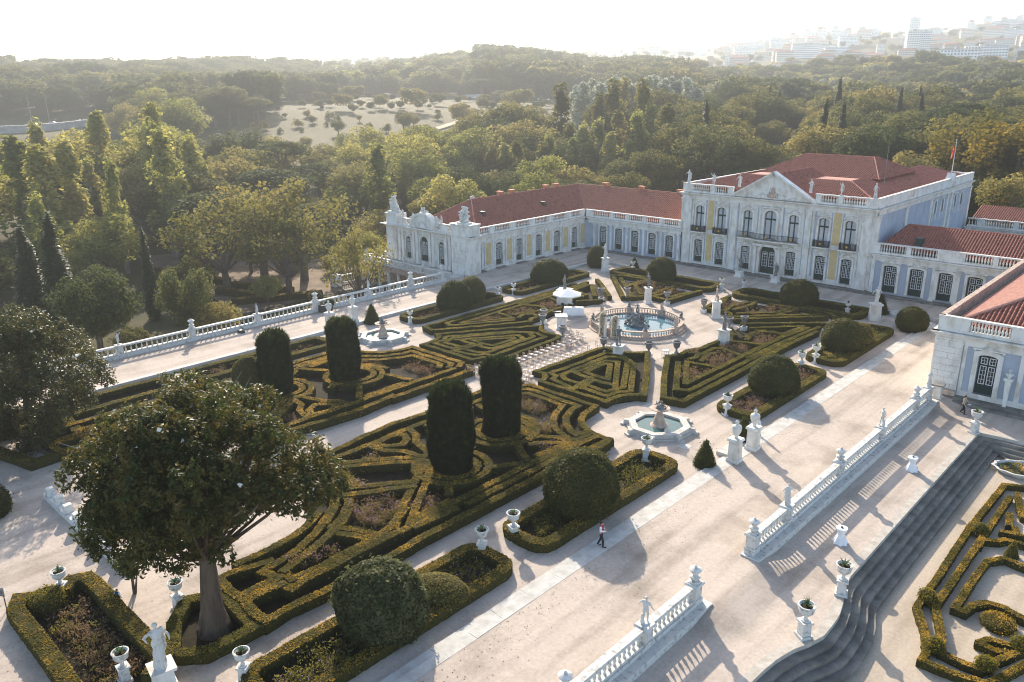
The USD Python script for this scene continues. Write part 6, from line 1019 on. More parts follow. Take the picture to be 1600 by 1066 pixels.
for k in range(3): a = k * 2.1; put('leg', MB().tube([(0, 0, .9), (.4 * math.cos(a), .4 * math.sin(a), 0)], .02, 5), IRON, t)
t = thing('blue_bag', 'small blue bag on the step of the right pavilion', 'bag', (-10.4, 78.2, .45)); put('body', MB().lathe([(.25, 0), (.32, .12), (.2, .28), (0, .3)], n=10), plain('bag_blue', (.03, .12, .35), .7), t); put('strap', MB().tube([(-.1, 0, .28), (0, 0, .42), (.1, 0, .28)], .015, 4), IRON, t)

# ---------------------------------------------------------------- people
SKIN = plain('skin', (.50, .30, .22), .6); HAIR = plain('dark_hair', (.02, .016, .013), .6); HAIRB = plain('brown_hair', (.10, .055, .03), .6); BLACK = plain('black_cloth', (.018, .018, .02), .8); RED = plain('red_cloth', (.42, .02, .04), .7); SHIRT = plain('white_cloth', (.74, .74, .74), .8); TAN = plain('tan_cloth', (.44, .33, .24), .8); NAVY = plain('navy_cloth', (.03, .04, .08), .8); PALEB = plain('pale_blue_cloth', (.45, .55, .68), .8)
def person(label, loc, rz, h, arms, stride, top, legs, vest=None, hair=HAIR, fem=False, sleeves=True, short=False):
    J, h = figure(h, arms, stride, fem=fem); t = thing('person', label, 'person', loc, rz); b = body(J, h, fem); put('body', b, SKIN, t, smooth=True)
    e = .010 * h
    leg = [m3.Manifold.batch_hull([sph(J['waist'] + [s * .03 * h, 0, -.03 * h], .055 * h) for s in (-1, 1)] + [sph(J['hp' + n] + [0, -.008 * h, .01 * h], .066 * h) for n in 'lr'])]
    for n in 'lr': leg += [bone(J['hp' + n], .064 * h, J['kn' + n], .043 * h), bone(J['kn' + n], .043 * h, J['an' + n] + [0, 0, .01 * h], .032 * h)]
    put('trousers', soften(m3.Manifold.batch_boolean(leg, m3.OpType.Add), .03 * h, 4), legs, t, smooth=True)
    tor = [m3.Manifold.batch_hull([sph(J['shl'], .036 * h + e), sph(J['shr'], .036 * h + e), sph(J['chest'] + [-.05 * h, .015 * h, -.03 * h], .058 * h + e), sph(J['chest'] + [.05 * h, .015 * h, -.03 * h], .058 * h + e), sph(J['waist'] + [.03 * h, 0, -.02 * h], .054 * h + e), sph(J['waist'] + [-.03 * h, 0, -.02 * h], .054 * h + e)])]
    if sleeves:
        for n in 'lr': tor += [bone(J['sh' + n], .034 * h + e, J['el' + n], .026 * h + e)] + ([] if short else [bone(J['el' + n], .026 * h + e, J['wr' + n] * .93 + J['el' + n] * .07, .017 * h + e)])
    put('shirt', soften(m3.Manifold.batch_boolean(tor, m3.OpType.Add), .03 * h, 4), top, t, smooth=True)
    if vest is not None: e2 = e + .009 * h; put('waistcoat', soften(m3.Manifold.batch_hull([sph(J['shl'] + [.02 * h, 0, 0], .034 * h + e2), sph(J['shr'] - [.02 * h, 0, 0], .034 * h + e2), sph(J['chest'] + [-.05 * h, .015 * h, -.03 * h], .058 * h + e2), sph(J['chest'] + [.05 * h, .015 * h, -.03 * h], .058 * h + e2), sph(J['waist'] + [.03 * h, 0, -.02 * h], .055 * h + e2), sph(J['waist'] + [-.03 * h, 0, -.02 * h], .055 * h + e2)]), .03 * h, 3), vest, t, smooth=True)
    hd = J['head']; cap = m3.Manifold.batch_boolean([sph(hd + [0, -.008 * h, .02 * h], .062 * h, 14), sph(hd + [0, -.022 * h, -.006 * h], .055 * h, 12)], m3.OpType.Add).trim_by_plane((0, -.55, .83), float(np.dot(hd + [0, .012 * h, .004 * h], (0, -.55, .83)))); q = cap.to_mesh(); put('hair', (np.array(q.vert_properties[:, :3]), np.array(q.tri_verts)), hair, t, smooth=True)
    for n in 'lr': put('shoe', MB().tm(m3.Manifold.batch_hull([sph(J['an' + n] - [0, .02 * h, .02 * h], .026 * h), sph(J['to' + n] + [0, .01 * h, .002 * h], .018 * h)])), BLACK, t, smooth=True)
    for s in (-1, 1): put('eye', MB().ball(hd + [s * .021 * h, .046 * h, .006 * h], .0075 * h), HAIR, t)
    return t, J
person('man in a red waistcoat, white shirt and black trousers walking along the pale step', (-26.35, 36.15, .315), -1.1, 1.78, ((.05, .10, .12), (.03, .17, .20)), .10, SHIRT, BLACK, RED)
t, J = person('person in a tan top and dark trousers carrying papers past the right pavilion', (-15.8, 75.9, -.047), -1.75, 1.74, ((.05, .14, .12), (.05, .12, .02)), .12, TAN, BLACK, None, HAIR)
p = thing('paper_sheets', 'white papers in the hands of the person passing the right pavilion', 'papers', (-15.35, 75.8, .97), -1.75); put('sheet', MB().box(-.15, -.12, 0, .15, .12, .012), CUSH, p); put('top_sheet', MB().box(-.14, -.10, .012, .16, .11, .02), CUSH, p)
p = thing('dark_bag', 'dark bag carried beside the person passing the right pavilion', 'bag', (-15.85, 76.22, .39), -1.75); put('body', MB().box(-.16, -.07, -.18, .16, .07, .12, taper=.02), BLACK, p); put('strap', MB().tube([(-.1, 0, .11), (0, 0, .2), (.1, 0, .11)], .012, 4), BLACK, p)
person('person in a white shirt walking behind the tall urn pedestal', (-26.9, 58.7, .16), 2.2, 1.72, ((.05, .06, .05), (.06, .08, .06)), .08, SHIRT, BLACK, None, HAIRB)
person('small child in a navy top standing on the gravel under the magnolia', (-43.3, 12.9, .002), .4, 1.10, ((.07, .05, .03), (.07, .04, .03)), .03, PALEB, NAVY, NAVY, HAIRB)

# ---------------------------------------------------------------- trees
def crown_cards(lobes, per, size, r, up=.35, asp=.6, jit=.75, shell=.35):
    C, N, S = [], [], []
    for (c, rad) in lobes:
        rad = np.ones(3) * rad; n = int(per * (rad.mean() ** 2) * 1.0) + 8; d = r.normal(0, 1, (n, 3)); d[:, 2] += up * .6; d /= np.linalg.norm(d, axis=1, keepdims=True); k = 1 - shell * r.uniform(0, 1, n) ** 1.6
        C.append(np.asarray(c) + d * rad * k[:, None]); N.append(d + [0, 0, up])
    return cards(np.vstack(C), np.vstack(N), size, r, asp, jit)
def limbs(mb, base, tips, r0, r, n=5):
    for tp in tips:
        tp = np.asarray(tp, float); b = np.asarray(base, float); m_ = b * .45 + tp * .55 + [0, 0, -.06 * np.linalg.norm(tp - b)]; q = np.array([b, b * .7 + m_ * .3 + r.normal(0, .05, 3), m_, tp]); mb.tube(q, [r0, r0 * .75, r0 * .5, r0 * .12], n)
    return mb
PROTO = {}
def tree_proto(kind, m, seed, label, cat='tree', code=None):
    """unit trees about 10 m high at scale 1; trunk and crown are parts"""
    r = np.random.default_rng(seed); L = []; tb = MB(); bark = BARK; per, size, up, asp, jit = 62, .19, .35, .62, .75
    if kind == 'broad':
        for k in range(44):
            d = r.normal(0, 1, 3); d /= np.linalg.norm(d); d[2] = d[2] * .8 + .1; q = r.uniform(.55, 1.0); L.append((np.array([0, 0, 5.9]) + d * q * [3.7, 3.7, 3.5], r.uniform(.85, 1.55)))
        tb.tube([(0, 0, -1.2), (.1, 0, 1.2), (0, .1, 3.5), (.1, .1, 6.5)], [.42, .34, .26, .1], 7); limbs(tb, (0, .05, 2.8), [l[0] for l in L[:9]], .16, r); per = 84
    elif kind == 'airy':
        for k in range(34):
            d = r.normal(0, 1, 3); d /= np.linalg.norm(d); d[2] = abs(d[2]) * .9 - .1; q = r.uniform(.6, 1.05); L.append((np.array([0, 0, 4.6]) + d * q * [4.4, 4.4, 4.8], r.uniform(.7, 1.3)))
        tb.tube([(0, 0, -1.2), (.1, 0, 1.5), (0, .1, 3.5), (.1, .1, 6.0)], [.4, .3, .22, .08], 7); limbs(tb, (0, .05, 2.2), [l[0] for l in L[:16]], .15, r); per, size, jit, up = 50, .17, .95, .2
    elif kind == 'poplar':
        for k in range(46):
            z = 1.3 + 8.2 * r.uniform(0, 1) ** .9; w = 1.35 * math.sin(math.pi * min(1, (z - .4) / 9.6) ** .75) + .12; a = r.uniform(0, 6.28); q = r.uniform(.1, .8); L.append(((w * q * math.cos(a), w * q * math.sin(a), z), np.array([.55, .55, 1.0]) * r.uniform(.6, 1.0)))
        tb.tube([(0, 0, -1.2), (0, 0, 3), (.05, 0, 9.2)], [.28, .2, .04], 6); per, size, up, jit = 175, .17, .6, .75; bark = PALEBARK
    elif kind == 'cypress':
        for k in range(34): z = .4 + 9.2 * k / 33; w = .95 * (1 - (z / 10.2) ** 1.7) * min(1, .55 + z * .3); L.append(((r.normal(0, .06), r.normal(0, .06), z), np.array([w, w, .75])))
        tb.tube([(0, 0, -1.2), (0, 0, 8)], [.22, .05], 6); per, size, up, asp, jit = 330, .17, .8, .38, .4
    elif kind == 'pine':
        for k in range(40):
            a = r.uniform(0, 6.28); q = math.sqrt(r.uniform(0, 1)); L.append(((4.3 * q * math.cos(a), 4.3 * q * math.sin(a), 7.3 + 1.7 * (1 - q * q) + r.normal(0, .15)), np.array([1.15, 1.15, .62]) * r.uniform(.75, 1.15)))
        tb.tube([(0, 0, -1.2), (.2, 0, 3), (0, .1, 6.4)], [.35, .28, .2], 7); limbs(tb, (0, .1, 5.4), [l[0] for l in L[:12]], .16, r); per, size, up = 105, .19, .7
    elif kind == 'conifer':
        for k in range(52): z = 1.2 + 8.4 * (k / 51) ** .9; w = 2.5 * (1 - z / 10.2) + .25; a = r.uniform(0, 6.28); q = r.uniform(.35, 1); L.append(((w * q * math.cos(a), w * q * math.sin(a), z), np.array([.75, .75, .45]) * r.uniform(.8, 1.2)))
        tb.tube([(0, 0, -1.2), (0, 0, 9.3)], [.3, .04], 6); per, size, up, asp = 150, .19, .1, .4
    elif kind == 'shrub':
        for k in range(16):
            d = r.normal(0, 1, 3); d /= np.linalg.norm(d); d[2] = abs(d[2]); L.append((np.array([0, 0, 2.0]) + d * r.uniform(.4, 1) * [4.0, 4.0, 5.4], r.uniform(1.3, 2.2)))
        tb.tube([(0, 0, -1), (0, 0, 3)], [.3, .1], 5); per, size = 42, .3
    p = thing(kind_name.get(code) or kind_name[kind], label, cat); put('trunk', tb, bark, p, smooth=True); put('crown', crown_cards(L, per, size, r, up, asp, jit), m, p)
    return Many(p)
kind_name = {'broad': 'broadleaf_tree', 'bd': 'dark_evergreen_tree', 'bo': 'olive_green_tree', 'bl': 'light_green_tree', 'bs': 'grey_leaved_tree', 'ba': 'yellowing_tree', 'sd': 'dark_shrub', 'airy': 'thin_leaved_tree', 'poplar': 'poplar_tree', 'cypress': 'cypress_tree', 'pine': 'umbrella_pine', 'conifer': 'conifer_tree', 'shrub': 'wild_shrub'}
GREYLEAF = leafy('grey_green_leaf', (.12, .13, .075), (.17, .18, .11), (.22, .225, .14), .12, .4, .8, .08, .8)
SPEC = {'bo': ('broad', OLIVE), 'bd': ('broad', DEEP), 'bl': ('broad', LIME), 'ba': ('broad', AUTUMN), 'ai': ('airy', OLIVE), 'po': ('poplar', POPLEAF), 'pm': ('poplar', OLIVE), 'ps': ('poplar', SILVER), 'cy': ('cypress', YEW), 'pi': ('pine', DEEP), 'co': ('conifer', DEEP), 'sh': ('shrub', OLIVE), 'sd': ('shrub', DEEP), 'bs': ('broad', GREYLEAF)}
def tree(code, x, y, h, w=1.0, label='', group=None, z=None, var=0):
    key = (code, var)
    if key not in PROTO: k, m = SPEC[code]; PROTO[key] = tree_proto(k, m, 300 + 17 * len(PROTO), label, code=code)
    zz = float(ground(x, y)) if z is None else z
    return PROTO[key](label, (x, y, zz - .2), float((x * 12.9898 + y * 4.1414) % 6.28), (h / 10 * w, h / 10 * w, h / 10), group)
placed = []
def special(code, col, d, h, w, label, var=0):
    x, y = at_az(col, d); placed.append((x, y, h * w * .3)); tree(code, x, y, h, w, label, None, None, var)
# trees that the photograph lets one single out
special('cy', 38, 128, 17, 1.6, 'tall dark cypress cone, left one of the two by the left edge of the park'); special('cy', -8, 132, 15, 1.9, 'dark cypress cut by the left edge of the picture'); special('cy', 192, 128, 14, 1.0, 'slim dark cypress standing alone in the park left of the wide thin-leaved trees'); special('bd', 250, 112, 12, .75, 'broad dark evergreen right behind the left balustrade'); special('bd', 92, 110, 13, .95, 'broad dark evergreen behind the near end of the left balustrade')
special('cy', 722, 262, 15, .9, 'dark cypress spire, left one of the pair in the middle of the woods', 1); special('cy', 758, 266, 15, .8, 'dark cypress spire, right one of the pair in the middle of the woods', 1)
special('pi', 318, 168, 15, 1.5, 'wide flat-topped pine in front of the tall pale poplars'); special('pi', 412, 195, 16, 1.35, 'domed pine behind the thin-leaved trees'); special('pi', 755, 560, 15, 1.7, 'broad dark pine standing alone by the far road'); special('pi', 1465, 470, 14, 1.5, 'flat umbrella pine before the red-roofed houses')
special('po', 232, 205, 27, 1.05, 'tallest pale poplar rising above the dark grove', 1); special('po', 158, 165, 22, .9, 'slender yellow-green poplar right of the left poplar clump', 1); special('po', 588, 190, 22, 1.4, 'loose pale poplar in the sun flare left of the wing roof', 1); special('po', 45, 178, 24, 1.6, 'broad pale poplar of the clump at the left edge, front one'); special('po', 88, 186, 24, 1.35, 'pale poplar of the clump at the left edge, right one'); special('po', 8, 190, 25, 1.5, 'pale poplar cut by the left edge of the picture')
special('ai', 320, 140, 18, 1.12, 'thin-leaved olive tree, left one of the large group in the park'); special('ai', 385, 148, 21, 1.1, 'thin-leaved olive tree in the middle of the large group in the park'); special('ai', 452, 146, 21, 1.1, 'thin-leaved olive tree, right one of the large group in the park', 1); special('ai', 545, 118, 16, .72, 'thin autumn tree with pale twigs by the park stairs', 1); special('ai', 425, 134, 16, 1.1, 'lower thin-leaved tree at the front of the group in the park', 1); special('ai', 640, 150, 11, 1.3, 'pale low tree behind the left pavilion', 1)
special('ba', 1545, 205, 21, 1.2, 'large yellowing plane tree behind the right of the palace'); special('ba', 1620, 198, 22, 1.2, 'yellowing plane tree cut by the right edge'); special('ba', 1475, 232, 15, 1.15, 'yellow-green plane tree behind the red flag'); special('bl', 1375, 235, 15, 1.05, 'light green round tree behind the palace roof'); special('bo', 1222, 300, 13, 1.25, 'pale round-headed tree in the clearing behind the palace'); special('bl', 1168, 275, 12, 1.0, 'bright green bush-like tree left of the clearing'); special('cy', 1222, 345, 20, 1.2, 'dark tall cypress beside the clearing', 1); special('cy', 1090, 340, 15, 1.4, 'dark cypress near the silver poplars', 1); special('bl', 100, 560, 14, 1.0, 'yellowish round tree by the road on the left')
for k, (c, d, h) in enumerate([(905, 380, 21), (928, 383, 23), (952, 386, 24), (978, 384, 25), (1002, 386, 25), (1026, 384, 26), (1050, 382, 27), (1075, 384, 25), (1092, 376, 22), (915, 372, 22), (940, 368, 24), (965, 376, 25), (990, 370, 24), (1015, 374, 26), (1040, 368, 27), (1062, 378, 24), (1028, 350, 20)]): x, y = at_az(c, d); placed.append((x, y, 5)); tree('ps', x, y, h, 1.55, 'silver-leaved poplar in the pale grove above the palace wing', 'silver poplars in the pale grove', None, k % 2)
for k in range(22): c = 768 + k * 13.5 + 4 * math.sin(k * 2.3); x, y = at_az(c, 232 + 14 * math.sin(k * 1.7) + k * 1.2); placed.append((x, y, 3.2)); tree('po' if k % 3 else 'pm', x, y, 17 + 3.5 * math.sin(k * 3.1) + .2 * k, 1.35, 'pale poplar in the long row behind the left palace wing' if k % 3 else 'olive poplar in the long row behind the left palace wing', 'pale poplars behind the left wing' if k % 3 else 'olive poplars behind the left wing', None, k % 2)
# the woods: scattered places, one tree each
rw_ = np.random.default_rng(77)
def blocked(x, y, rad):
    for a, b, q in placed:
        if (a - x) ** 2 + (b - y) ** 2 < (q + rad) ** 2 * .55: return True
    return False
ZONES = []
far_xy = []
def region(col, d):
    """what grows where, by compass column and distance"""
    if d < 175:
        if col < 200: return ['po', 'bo', 'bl', 'bd', 'sh', 'cy'], 9
        if col < 520: return ['bo', 'sh', 'bd', 'bl', 'sd'], 6.5
        return ['bl', 'bo', 'sh', 'ai'], 8
    if col < 300: 
        return (['po', 'bl', 'bo', 'bd', 'po'], 13) if d < 260 else (['bo', 'bd', 'bl', 'sh'], 11) if d < 400 else (['bd', 'bo', 'bd', 'pi', 'bd'], 12)
    if col < 520: return (['bd', 'pi', 'bo', 'sd'], 11) if d < 270 else (['bo', 'sh', 'bd'], 9) if d < 380 else (['bd', 'bd', 'pi'], 11)
    if col < 760: return (['bd', 'bo', 'bl', 'sd'], 11) if d < 300 else (['sh', 'sd', 'bo'], 7) if d < 560 else (['bd', 'bo', 'bl', 'bs'], 11)
    if col < 1080: return (['bo', 'bl', 'bd', 'sh'], 9) if d < 230 else (['bd', 'pm', 'bo'], 13) if d < 345 else (['sh', 'bo', 'sd'], 7) if d < 560 else (['bd', 'bd', 'bo'], 15)
    return (['bd', 'bo', 'sd'], 9) if d < 215 else (['bd', 'bo', 'pi', 'cy', 'bd', 'bo'], 12) if d < 420 else (['bd', 'pi', 'bo', 'bs', 'bd'], 12) if d < 620 else (['bo', 'bl', 'bd', 'bs', 'cy'], 12)
NAMES = {'po': 'pale poplar', 'bo': 'olive-green round tree', 'bl': 'light green tree', 'bd': 'dark evergreen tree', 'sh': 'low olive shrub', 'cy': 'dark cypress', 'sd': 'low dark shrub', 'pi': 'flat-topped pine', 'ai': 'thin-leaved tree', 'bs': 'greyish pale tree', 'pm': 'olive poplar', 'co': 'dark conifer', 'ba': 'yellowing tree'}
def area_name(col, d):
    place = next(s for c, s in ((60, 'at the left edge'), (200, 'behind the left magnolia'), (330, 'left of the thin-leaved trees'), (520, 'behind the thin-leaved trees'), (640, 'behind the left pavilion'), (760, 'around the cypress pair'), (930, 'behind the left palace wing'), (1070, 'by the silver poplars'), (1200, 'left of the clearing'), (1330, 'above the palace pediment'), (1450, 'behind the palace roof'), (9999, 'at the right edge')) if col < c)
    where = 'lower park' if d < 190 else 'near woods' if d < 330 else 'slope beyond the woods' if d < 560 else 'far wooded hill'
    return f'{where} {place}'
d = 96.0; n_m = 0; cands = []
while d < 900:
    gap = max(8.0, min(13.0, 6.6 + d * .017)) if d < 600 else 12.5
    span = math.radians(37); nn = int(2 * span * d / gap)
    for k in range(nn):
        a = -span + 2 * span * (k + rw_.uniform(0, 1)) / nn; dd = d + rw_.uniform(-.5, .5) * gap; col = 800 + 1305 * math.tan(a)
        x, y = at_az(col, dd)
        if x > -94 and y < 172: continue
        wall_side = x > -112 and y < 172
        if wall_side and (y > 74 or rw_.uniform() < .25): continue
        if -170 < x < -100 and y < 100 and (dd < 150 and rw_.uniform() < .45): continue
        if in_meadow(x, y) and rw_.uniform() < (.25 if math.sin(x / 11 + 1.7 * math.sin(y / 19)) > .1 else .72): continue
        if col < 170 and 430 < dd < 520: continue                    # the motorway
        if 560 < col < 1120 and 545 < dd < 575: continue
        kinds, h = region(col, dd); c = kinds[int(rw_.integers(len(kinds)))]; hh = h * rw_.uniform(.75, 1.55) * (1.22 if dd > 190 else 1.05)
        if in_meadow(x, y): c, hh = ('sh', 'sd', 'bo')[n_m % 3], rw_.uniform(2.5, 8.5); n_m += 1
        if col < 180 and 235 < dd < 450: c, hh = 'sh', rw_.uniform(3, 6)
        if wall_side: c, hh = ('sd', 'bd', 'sh', 'bd', 'bo')[n_m % 5], rw_.uniform(2.5, 7); n_m += 1
        if c == 'cy': hh *= 1.1
        if c in ('po', 'pm'): hh *= 1.25
        if c in ('sh', 'sd'): hh = min(hh, 6) * .8
        if blocked(x, y, hh * .22): continue
        cands.append((dd, col, x, y, c, hh))
    d += gap * .92
cands.sort()
NEAR = 640
for n, (dd, col, x, y, c, hh) in enumerate(cands[:NEAR]):
    g = f'{NAMES[c]}s of the {area_name(col, dd)}'; tree(c, x, y, hh, 1.2, f'{NAMES[c]} in the {area_name(col, dd)}', g, None, n % 2 if c in ('bo', 'bd', 'po', 'sh') else 0)
rest = cands[NEAR:]
d = 905.0
while d < 2700:
    gap = 13 + (d - 900) * .012; span = math.radians(36); nn = int(2 * span * d / gap)
    for k in range(nn):
        a = -span + 2 * span * (k + rw_.uniform(0, 1)) / nn; col = 800 + 1305 * math.tan(a); dd = d + rw_.uniform(-.5, .5) * gap; x, y = at_az(col, dd)
        dens = .75 if col < 1000 else (.36 if dd < 1150 else .22)
        if dd > 1500 and 560 < col < 1000: dens = .3
        if rw_.uniform() > dens * (.6 + .4 * math.sin(x / 130) * math.sin(y / 110 + 1)) * 1.25: continue
        rest.append((dd, col, x, y, ['bd', 'bo', 'bd', 'bs', 'bl'][int(rw_.integers(5))], rw_.uniform(8, 14)))
    d += gap * .95
def far_trees(label, sel, protos):
    t = path_for(None, 'far_trees'); pi = UsdGeom.PointInstancer.Define(stage, t); tag(pi.GetPrim(), label, 'trees', None, 'stuff'); names = []
    for i, (nm, m, seed) in enumerate(protos):
        r = np.random.default_rng(seed); L = []
        for k in range(26): q = r.normal(0, 1, 3); q /= np.linalg.norm(q); q[2] = q[2] * .8 + .12; L.append((np.array([0, 0, 5.6]) + q * r.uniform(.5, 1) * [3.7, 3.7, 3.6], r.uniform(1.1, 1.8)))
        v, f = crown_cards(L, 26, .42, r, .4, .7, .7); p = f'{t}/{nm}'; usdkit.mesh(stage, p, (v, f), m); names.append(Sdf.Path(p))
    pi.CreatePrototypesRel().SetTargets(names); S = np.array([(x, y, float(ground(x, y)) - .3) for (_, _, x, y, _, _) in sel]); H = np.array([s[5] for s in sel]) / 10
    pi.CreatePositionsAttr(Vt.Vec3fArray.FromNumpy(S.astype(np.float32))); pi.CreateScalesAttr(Vt.Vec3fArray.FromNumpy(np.stack([H * 1.2, H * 1.2, H], 1).astype(np.float32)))
    an = (S[:, 0] * 7.1 + S[:, 1] * 3.3) % 6.28; pi.CreateOrientationsAttr(Vt.QuathArray([Gf.Quath(float(math.cos(a / 2)), 0, 0, float(math.sin(a / 2))) for a in an]))
    idx = np.array([{'bd': 0, 'pi': 0, 'co': 0, 'cy': 0, 'sd': 0, 'bo': 1, 'sh': 1, 'pm': 1, 'bl': 2, 'po': 2, 'bs': 3, 'ps': 3}.get(s[4], 1) for s in sel], np.int32); pi.CreateProtoIndicesAttr(Vt.IntArray.FromNumpy(idx))
far_trees('woods on the farther slopes and hills, too far to tell the trees apart', rest, [('dark_crown', DEEP, 401), ('olive_crown', OLIVE, 402), ('light_crown', LIME, 403), ('grey_crown', GREYLEAF, 404)])

# the two magnolias
def magnolia(label, loc, seed, cz, rx, ry, rzv, n_lobe, trunk, n_leaf, limbsn=16, skirt=.8, off=(0, 0), rough=.3, leaf=None):
    r = np.random.default_rng(seed); t = thing('magnolia_tree', label, 'tree', loc); tb = MB(); L = []
    for k in range(n_lobe):
        d = r.normal(0, 1, 3); d /= np.linalg.norm(d); q = r.uniform(.55, 1.0) * (1 + rough * .5 * math.sin(4 * math.atan2(d[1], d[0]) + seed) * math.cos(3 * d[2])); c = np.array([off[0], off[1], cz]) + d * q * [rx, ry, rzv]; c[2] = max(c[2], cz - rzv * skirt); c[:2] *= 1 - .35 * max(0, (c[2] - cz) / rzv) ** 1.5; L.append((c, r.uniform(.65, 1.2)))
    if trunk: tb.tube([(0, 0, -.3), (0, 0, .3), (.05, -.02, 1.2), (.1, 0, 2.4), (0, .1, 4), (0, 0, cz + rzv * .5)], [1.15, .80, .62, .54, .42, .12], 14); tb.v[-1] = tb.v[-1] + .05 * np.sin(np.arctan2(tb.v[-1][:, 1:2], tb.v[-1][:, 0:1]) * 6) * np.array([1, 1, 0]) * np.clip(2.5 - tb.v[-1][:, 2:3], 0, 2)
    limbs(tb, (0, 0, 4.4 if trunk else 1.5), [l[0] * [1, 1, 1] for l in L if l[0][2] > cz - .35 * rzv][:limbsn], .16, r, 6)
    C, N = [], []
    for c, rad in L:
        n = int(n_leaf * rad ** 2 / sum(q[1] ** 2 for q in L)); d = r.normal(0, 1, (n, 3)); d /= np.linalg.norm(d, axis=1, keepdims=True); g = 9; cl = r.normal(0, 1, (n // g + 1, 3)); cl /= np.linalg.norm(cl, axis=1, keepdims=True); d = np.repeat(cl, g, 0)[:n] + d * .22; C.append(c + d * rad * r.uniform(.75, 1.05, (n, 1))); N.append(d * .6 + [0, 0, .5])
    put('trunk', tb, DARKBARK, t, smooth=True); C, N = np.vstack(C), np.vstack(N); put('leaves', cards(C, N, .135, r, .42, .65, .12), leaf or MAGN, t, kind='stuff'); k = r.choice(len(C), 110); k = k[C[k, 2] > cz - .6 * rzv]; put('blooms', cards(C[k] * 1.01, N[k], .13, r, .9, .4, .5), MAGFLOWER, t, kind='stuff')
    tw = MB(); tips = [l[0] + r.normal(0, .5, 3) for l in L[::3]]
    for tp in tips: o = tp * [.72, .72, 1] - [0, 0, .9]; tw.tube([o, (o + tp) / 2 + r.normal(0, .25, 3), tp * 1.04 + r.normal(0, .2, 3)], [.06, .04, .016], 4)
    put('bare_twigs', tw, PALEBARK, t, kind='stuff')
magnolia('big magnolia with a thick trunk in the near left of the garden', (-37.2, 15.6, 0), 501, 9.7, 6.5, 6.5, 4.7, 135, True, 78000, 26, skirt=.62, off=(.2, .3), rough=.6)
magnolia('dark flowering magnolia cut by the left edge of the picture', (-72.6, 17.6, 0), 502, 5.2, 6.2, 6.4, 5.6, 130, True, 62000, 8, skirt=.93, leaf=MAGDARK)
t = thing('olive_sapling', 'small dark tree half hidden by the big magnolia, on the plaza beside the child', 'tree', (-43.9, 14.0, 0)); r = np.random.default_rng(9); tb = MB().tube([(0, 0, -.1), (.05, 0, .9), (.1, .1, 1.7)], [.10, .08, .06], 7).tube([(.12, 0, -.1), (.3, .1, .8), (.45, .2, 1.6)], [.08, .06, .04], 6); Ls = [(np.array([.1, .1, 2.5]) + r.normal(0, .55, 3) * [1.2, 1.2, .8], r.uniform(.35, .6)) for _ in range(16)]; limbs(tb, (.1, .1, 1.4), [l[0] for l in Ls[:8]], .05, r); put('trunk', tb, BARK, t); put('crown', crown_cards(Ls, 420, .10, r, .3, .5), MAGN, t)
# hedge rows and paths of the lower park, seen over the left balustrade
for k, (x0, y0, x1, y1) in enumerate([(-150, 62, -132, 66), (-128, 66, -118, 70), (-126, 62, -117, 65), (-180, 74, -160, 80), (-118, 60, -112, 72)]):
    z = float(ground((x0 + x1) / 2, (y0 + y1) / 2)); bed('park_hedge', f'golden topped hedge row in the lower park, {["long farther one", "middle one", "nearest one", "farthest one", "one beside the park stairs"][k]}', [[(x0, y0), (x1, y1)]], 1.6, 1.2, z - .1, 600 + k, HEDGEGOLD)
zz = float(ground(-135, 70)); put('park_path', MB().poly([(-170, 66), (-112, 58), (-112, 92), (-125, 96), (-150, 84), (-172, 80)], zz - .5, zz + .05), noisy('park_earth', (.16, .12, .085), (.26, .20, .145), .4, .95, .3, 10, 6, .1), kind='structure')

# ---------------------------------------------------------------- roads, houses and the town on the hills
ASPH = noisy('asphalt', (.10, .10, .10), (.16, .155, .15), .3, .9); CONC = noisy('concrete', (.26, .25, .24), (.36, .35, .33), .3, .9)
def ribbon(name, pts, w, m, dz=.4, label=None):
    p = np.array([at_az(c, d) for c, d in pts]); p = np.concatenate([[p[i] * (1 - u) + p[i + 1] * u for u in np.linspace(0, 1, 14, endpoint=False)] for i in range(len(p) - 1)] + [p[-1:]]); t_ = np.gradient(p, axis=0); t_ /= np.linalg.norm(t_, axis=1, keepdims=True); n = np.stack([-t_[:, 1], t_[:, 0]], 1)
    z = ground(p[:, 0], p[:, 1]); z = np.maximum(z, np.maximum(ground(*(p + n * w / 2).T), ground(*(p - n * w / 2).T))) + dz
    a, b = np.concatenate([p + n * w / 2, z[:, None]], 1), np.concatenate([p - n * w / 2, z[:, None]], 1); lo = [0, 0, -4.0]; v = np.stack([a, b, b + lo, a + lo], 1).reshape(-1, 3); k = np.arange(len(p) - 1)[:, None] * 4; put(name, (v, np.vstack([k + q for q in ([0, 1, 5], [0, 5, 4], [1, 2, 6], [1, 6, 5], [3, 0, 4], [3, 4, 7])])), m, kind='structure', label=label); return p, z
mp_, mz = ribbon('motorway', [(-200, 452), (300, 490)], 15, ASPH, 1.6); ribbon('road_embankment', [(-200, 441), (220, 473)], 4, CONC, 3.2)
ribbon('far_road', [(560, 590), (700, 566), (800, 556), (900, 552), (1010, 556), (1120, 590), (1200, 640)], 11, ASPH, .7); ribbon('meadow_track', [(640, 350), (760, 420), (880, 470), (960, 520)], 5, noisy('dry_track', (.36, .28, .18), (.46, .37, .25), .2, .95), .3)
CARC = [plain('car_white', (.7, .7, .7), .3), plain('car_silver', (.35, .36, .38), .3), plain('car_blue', (.05, .10, .2), .3), plain('car_red', (.3, .03, .03), .3)]
cars = []
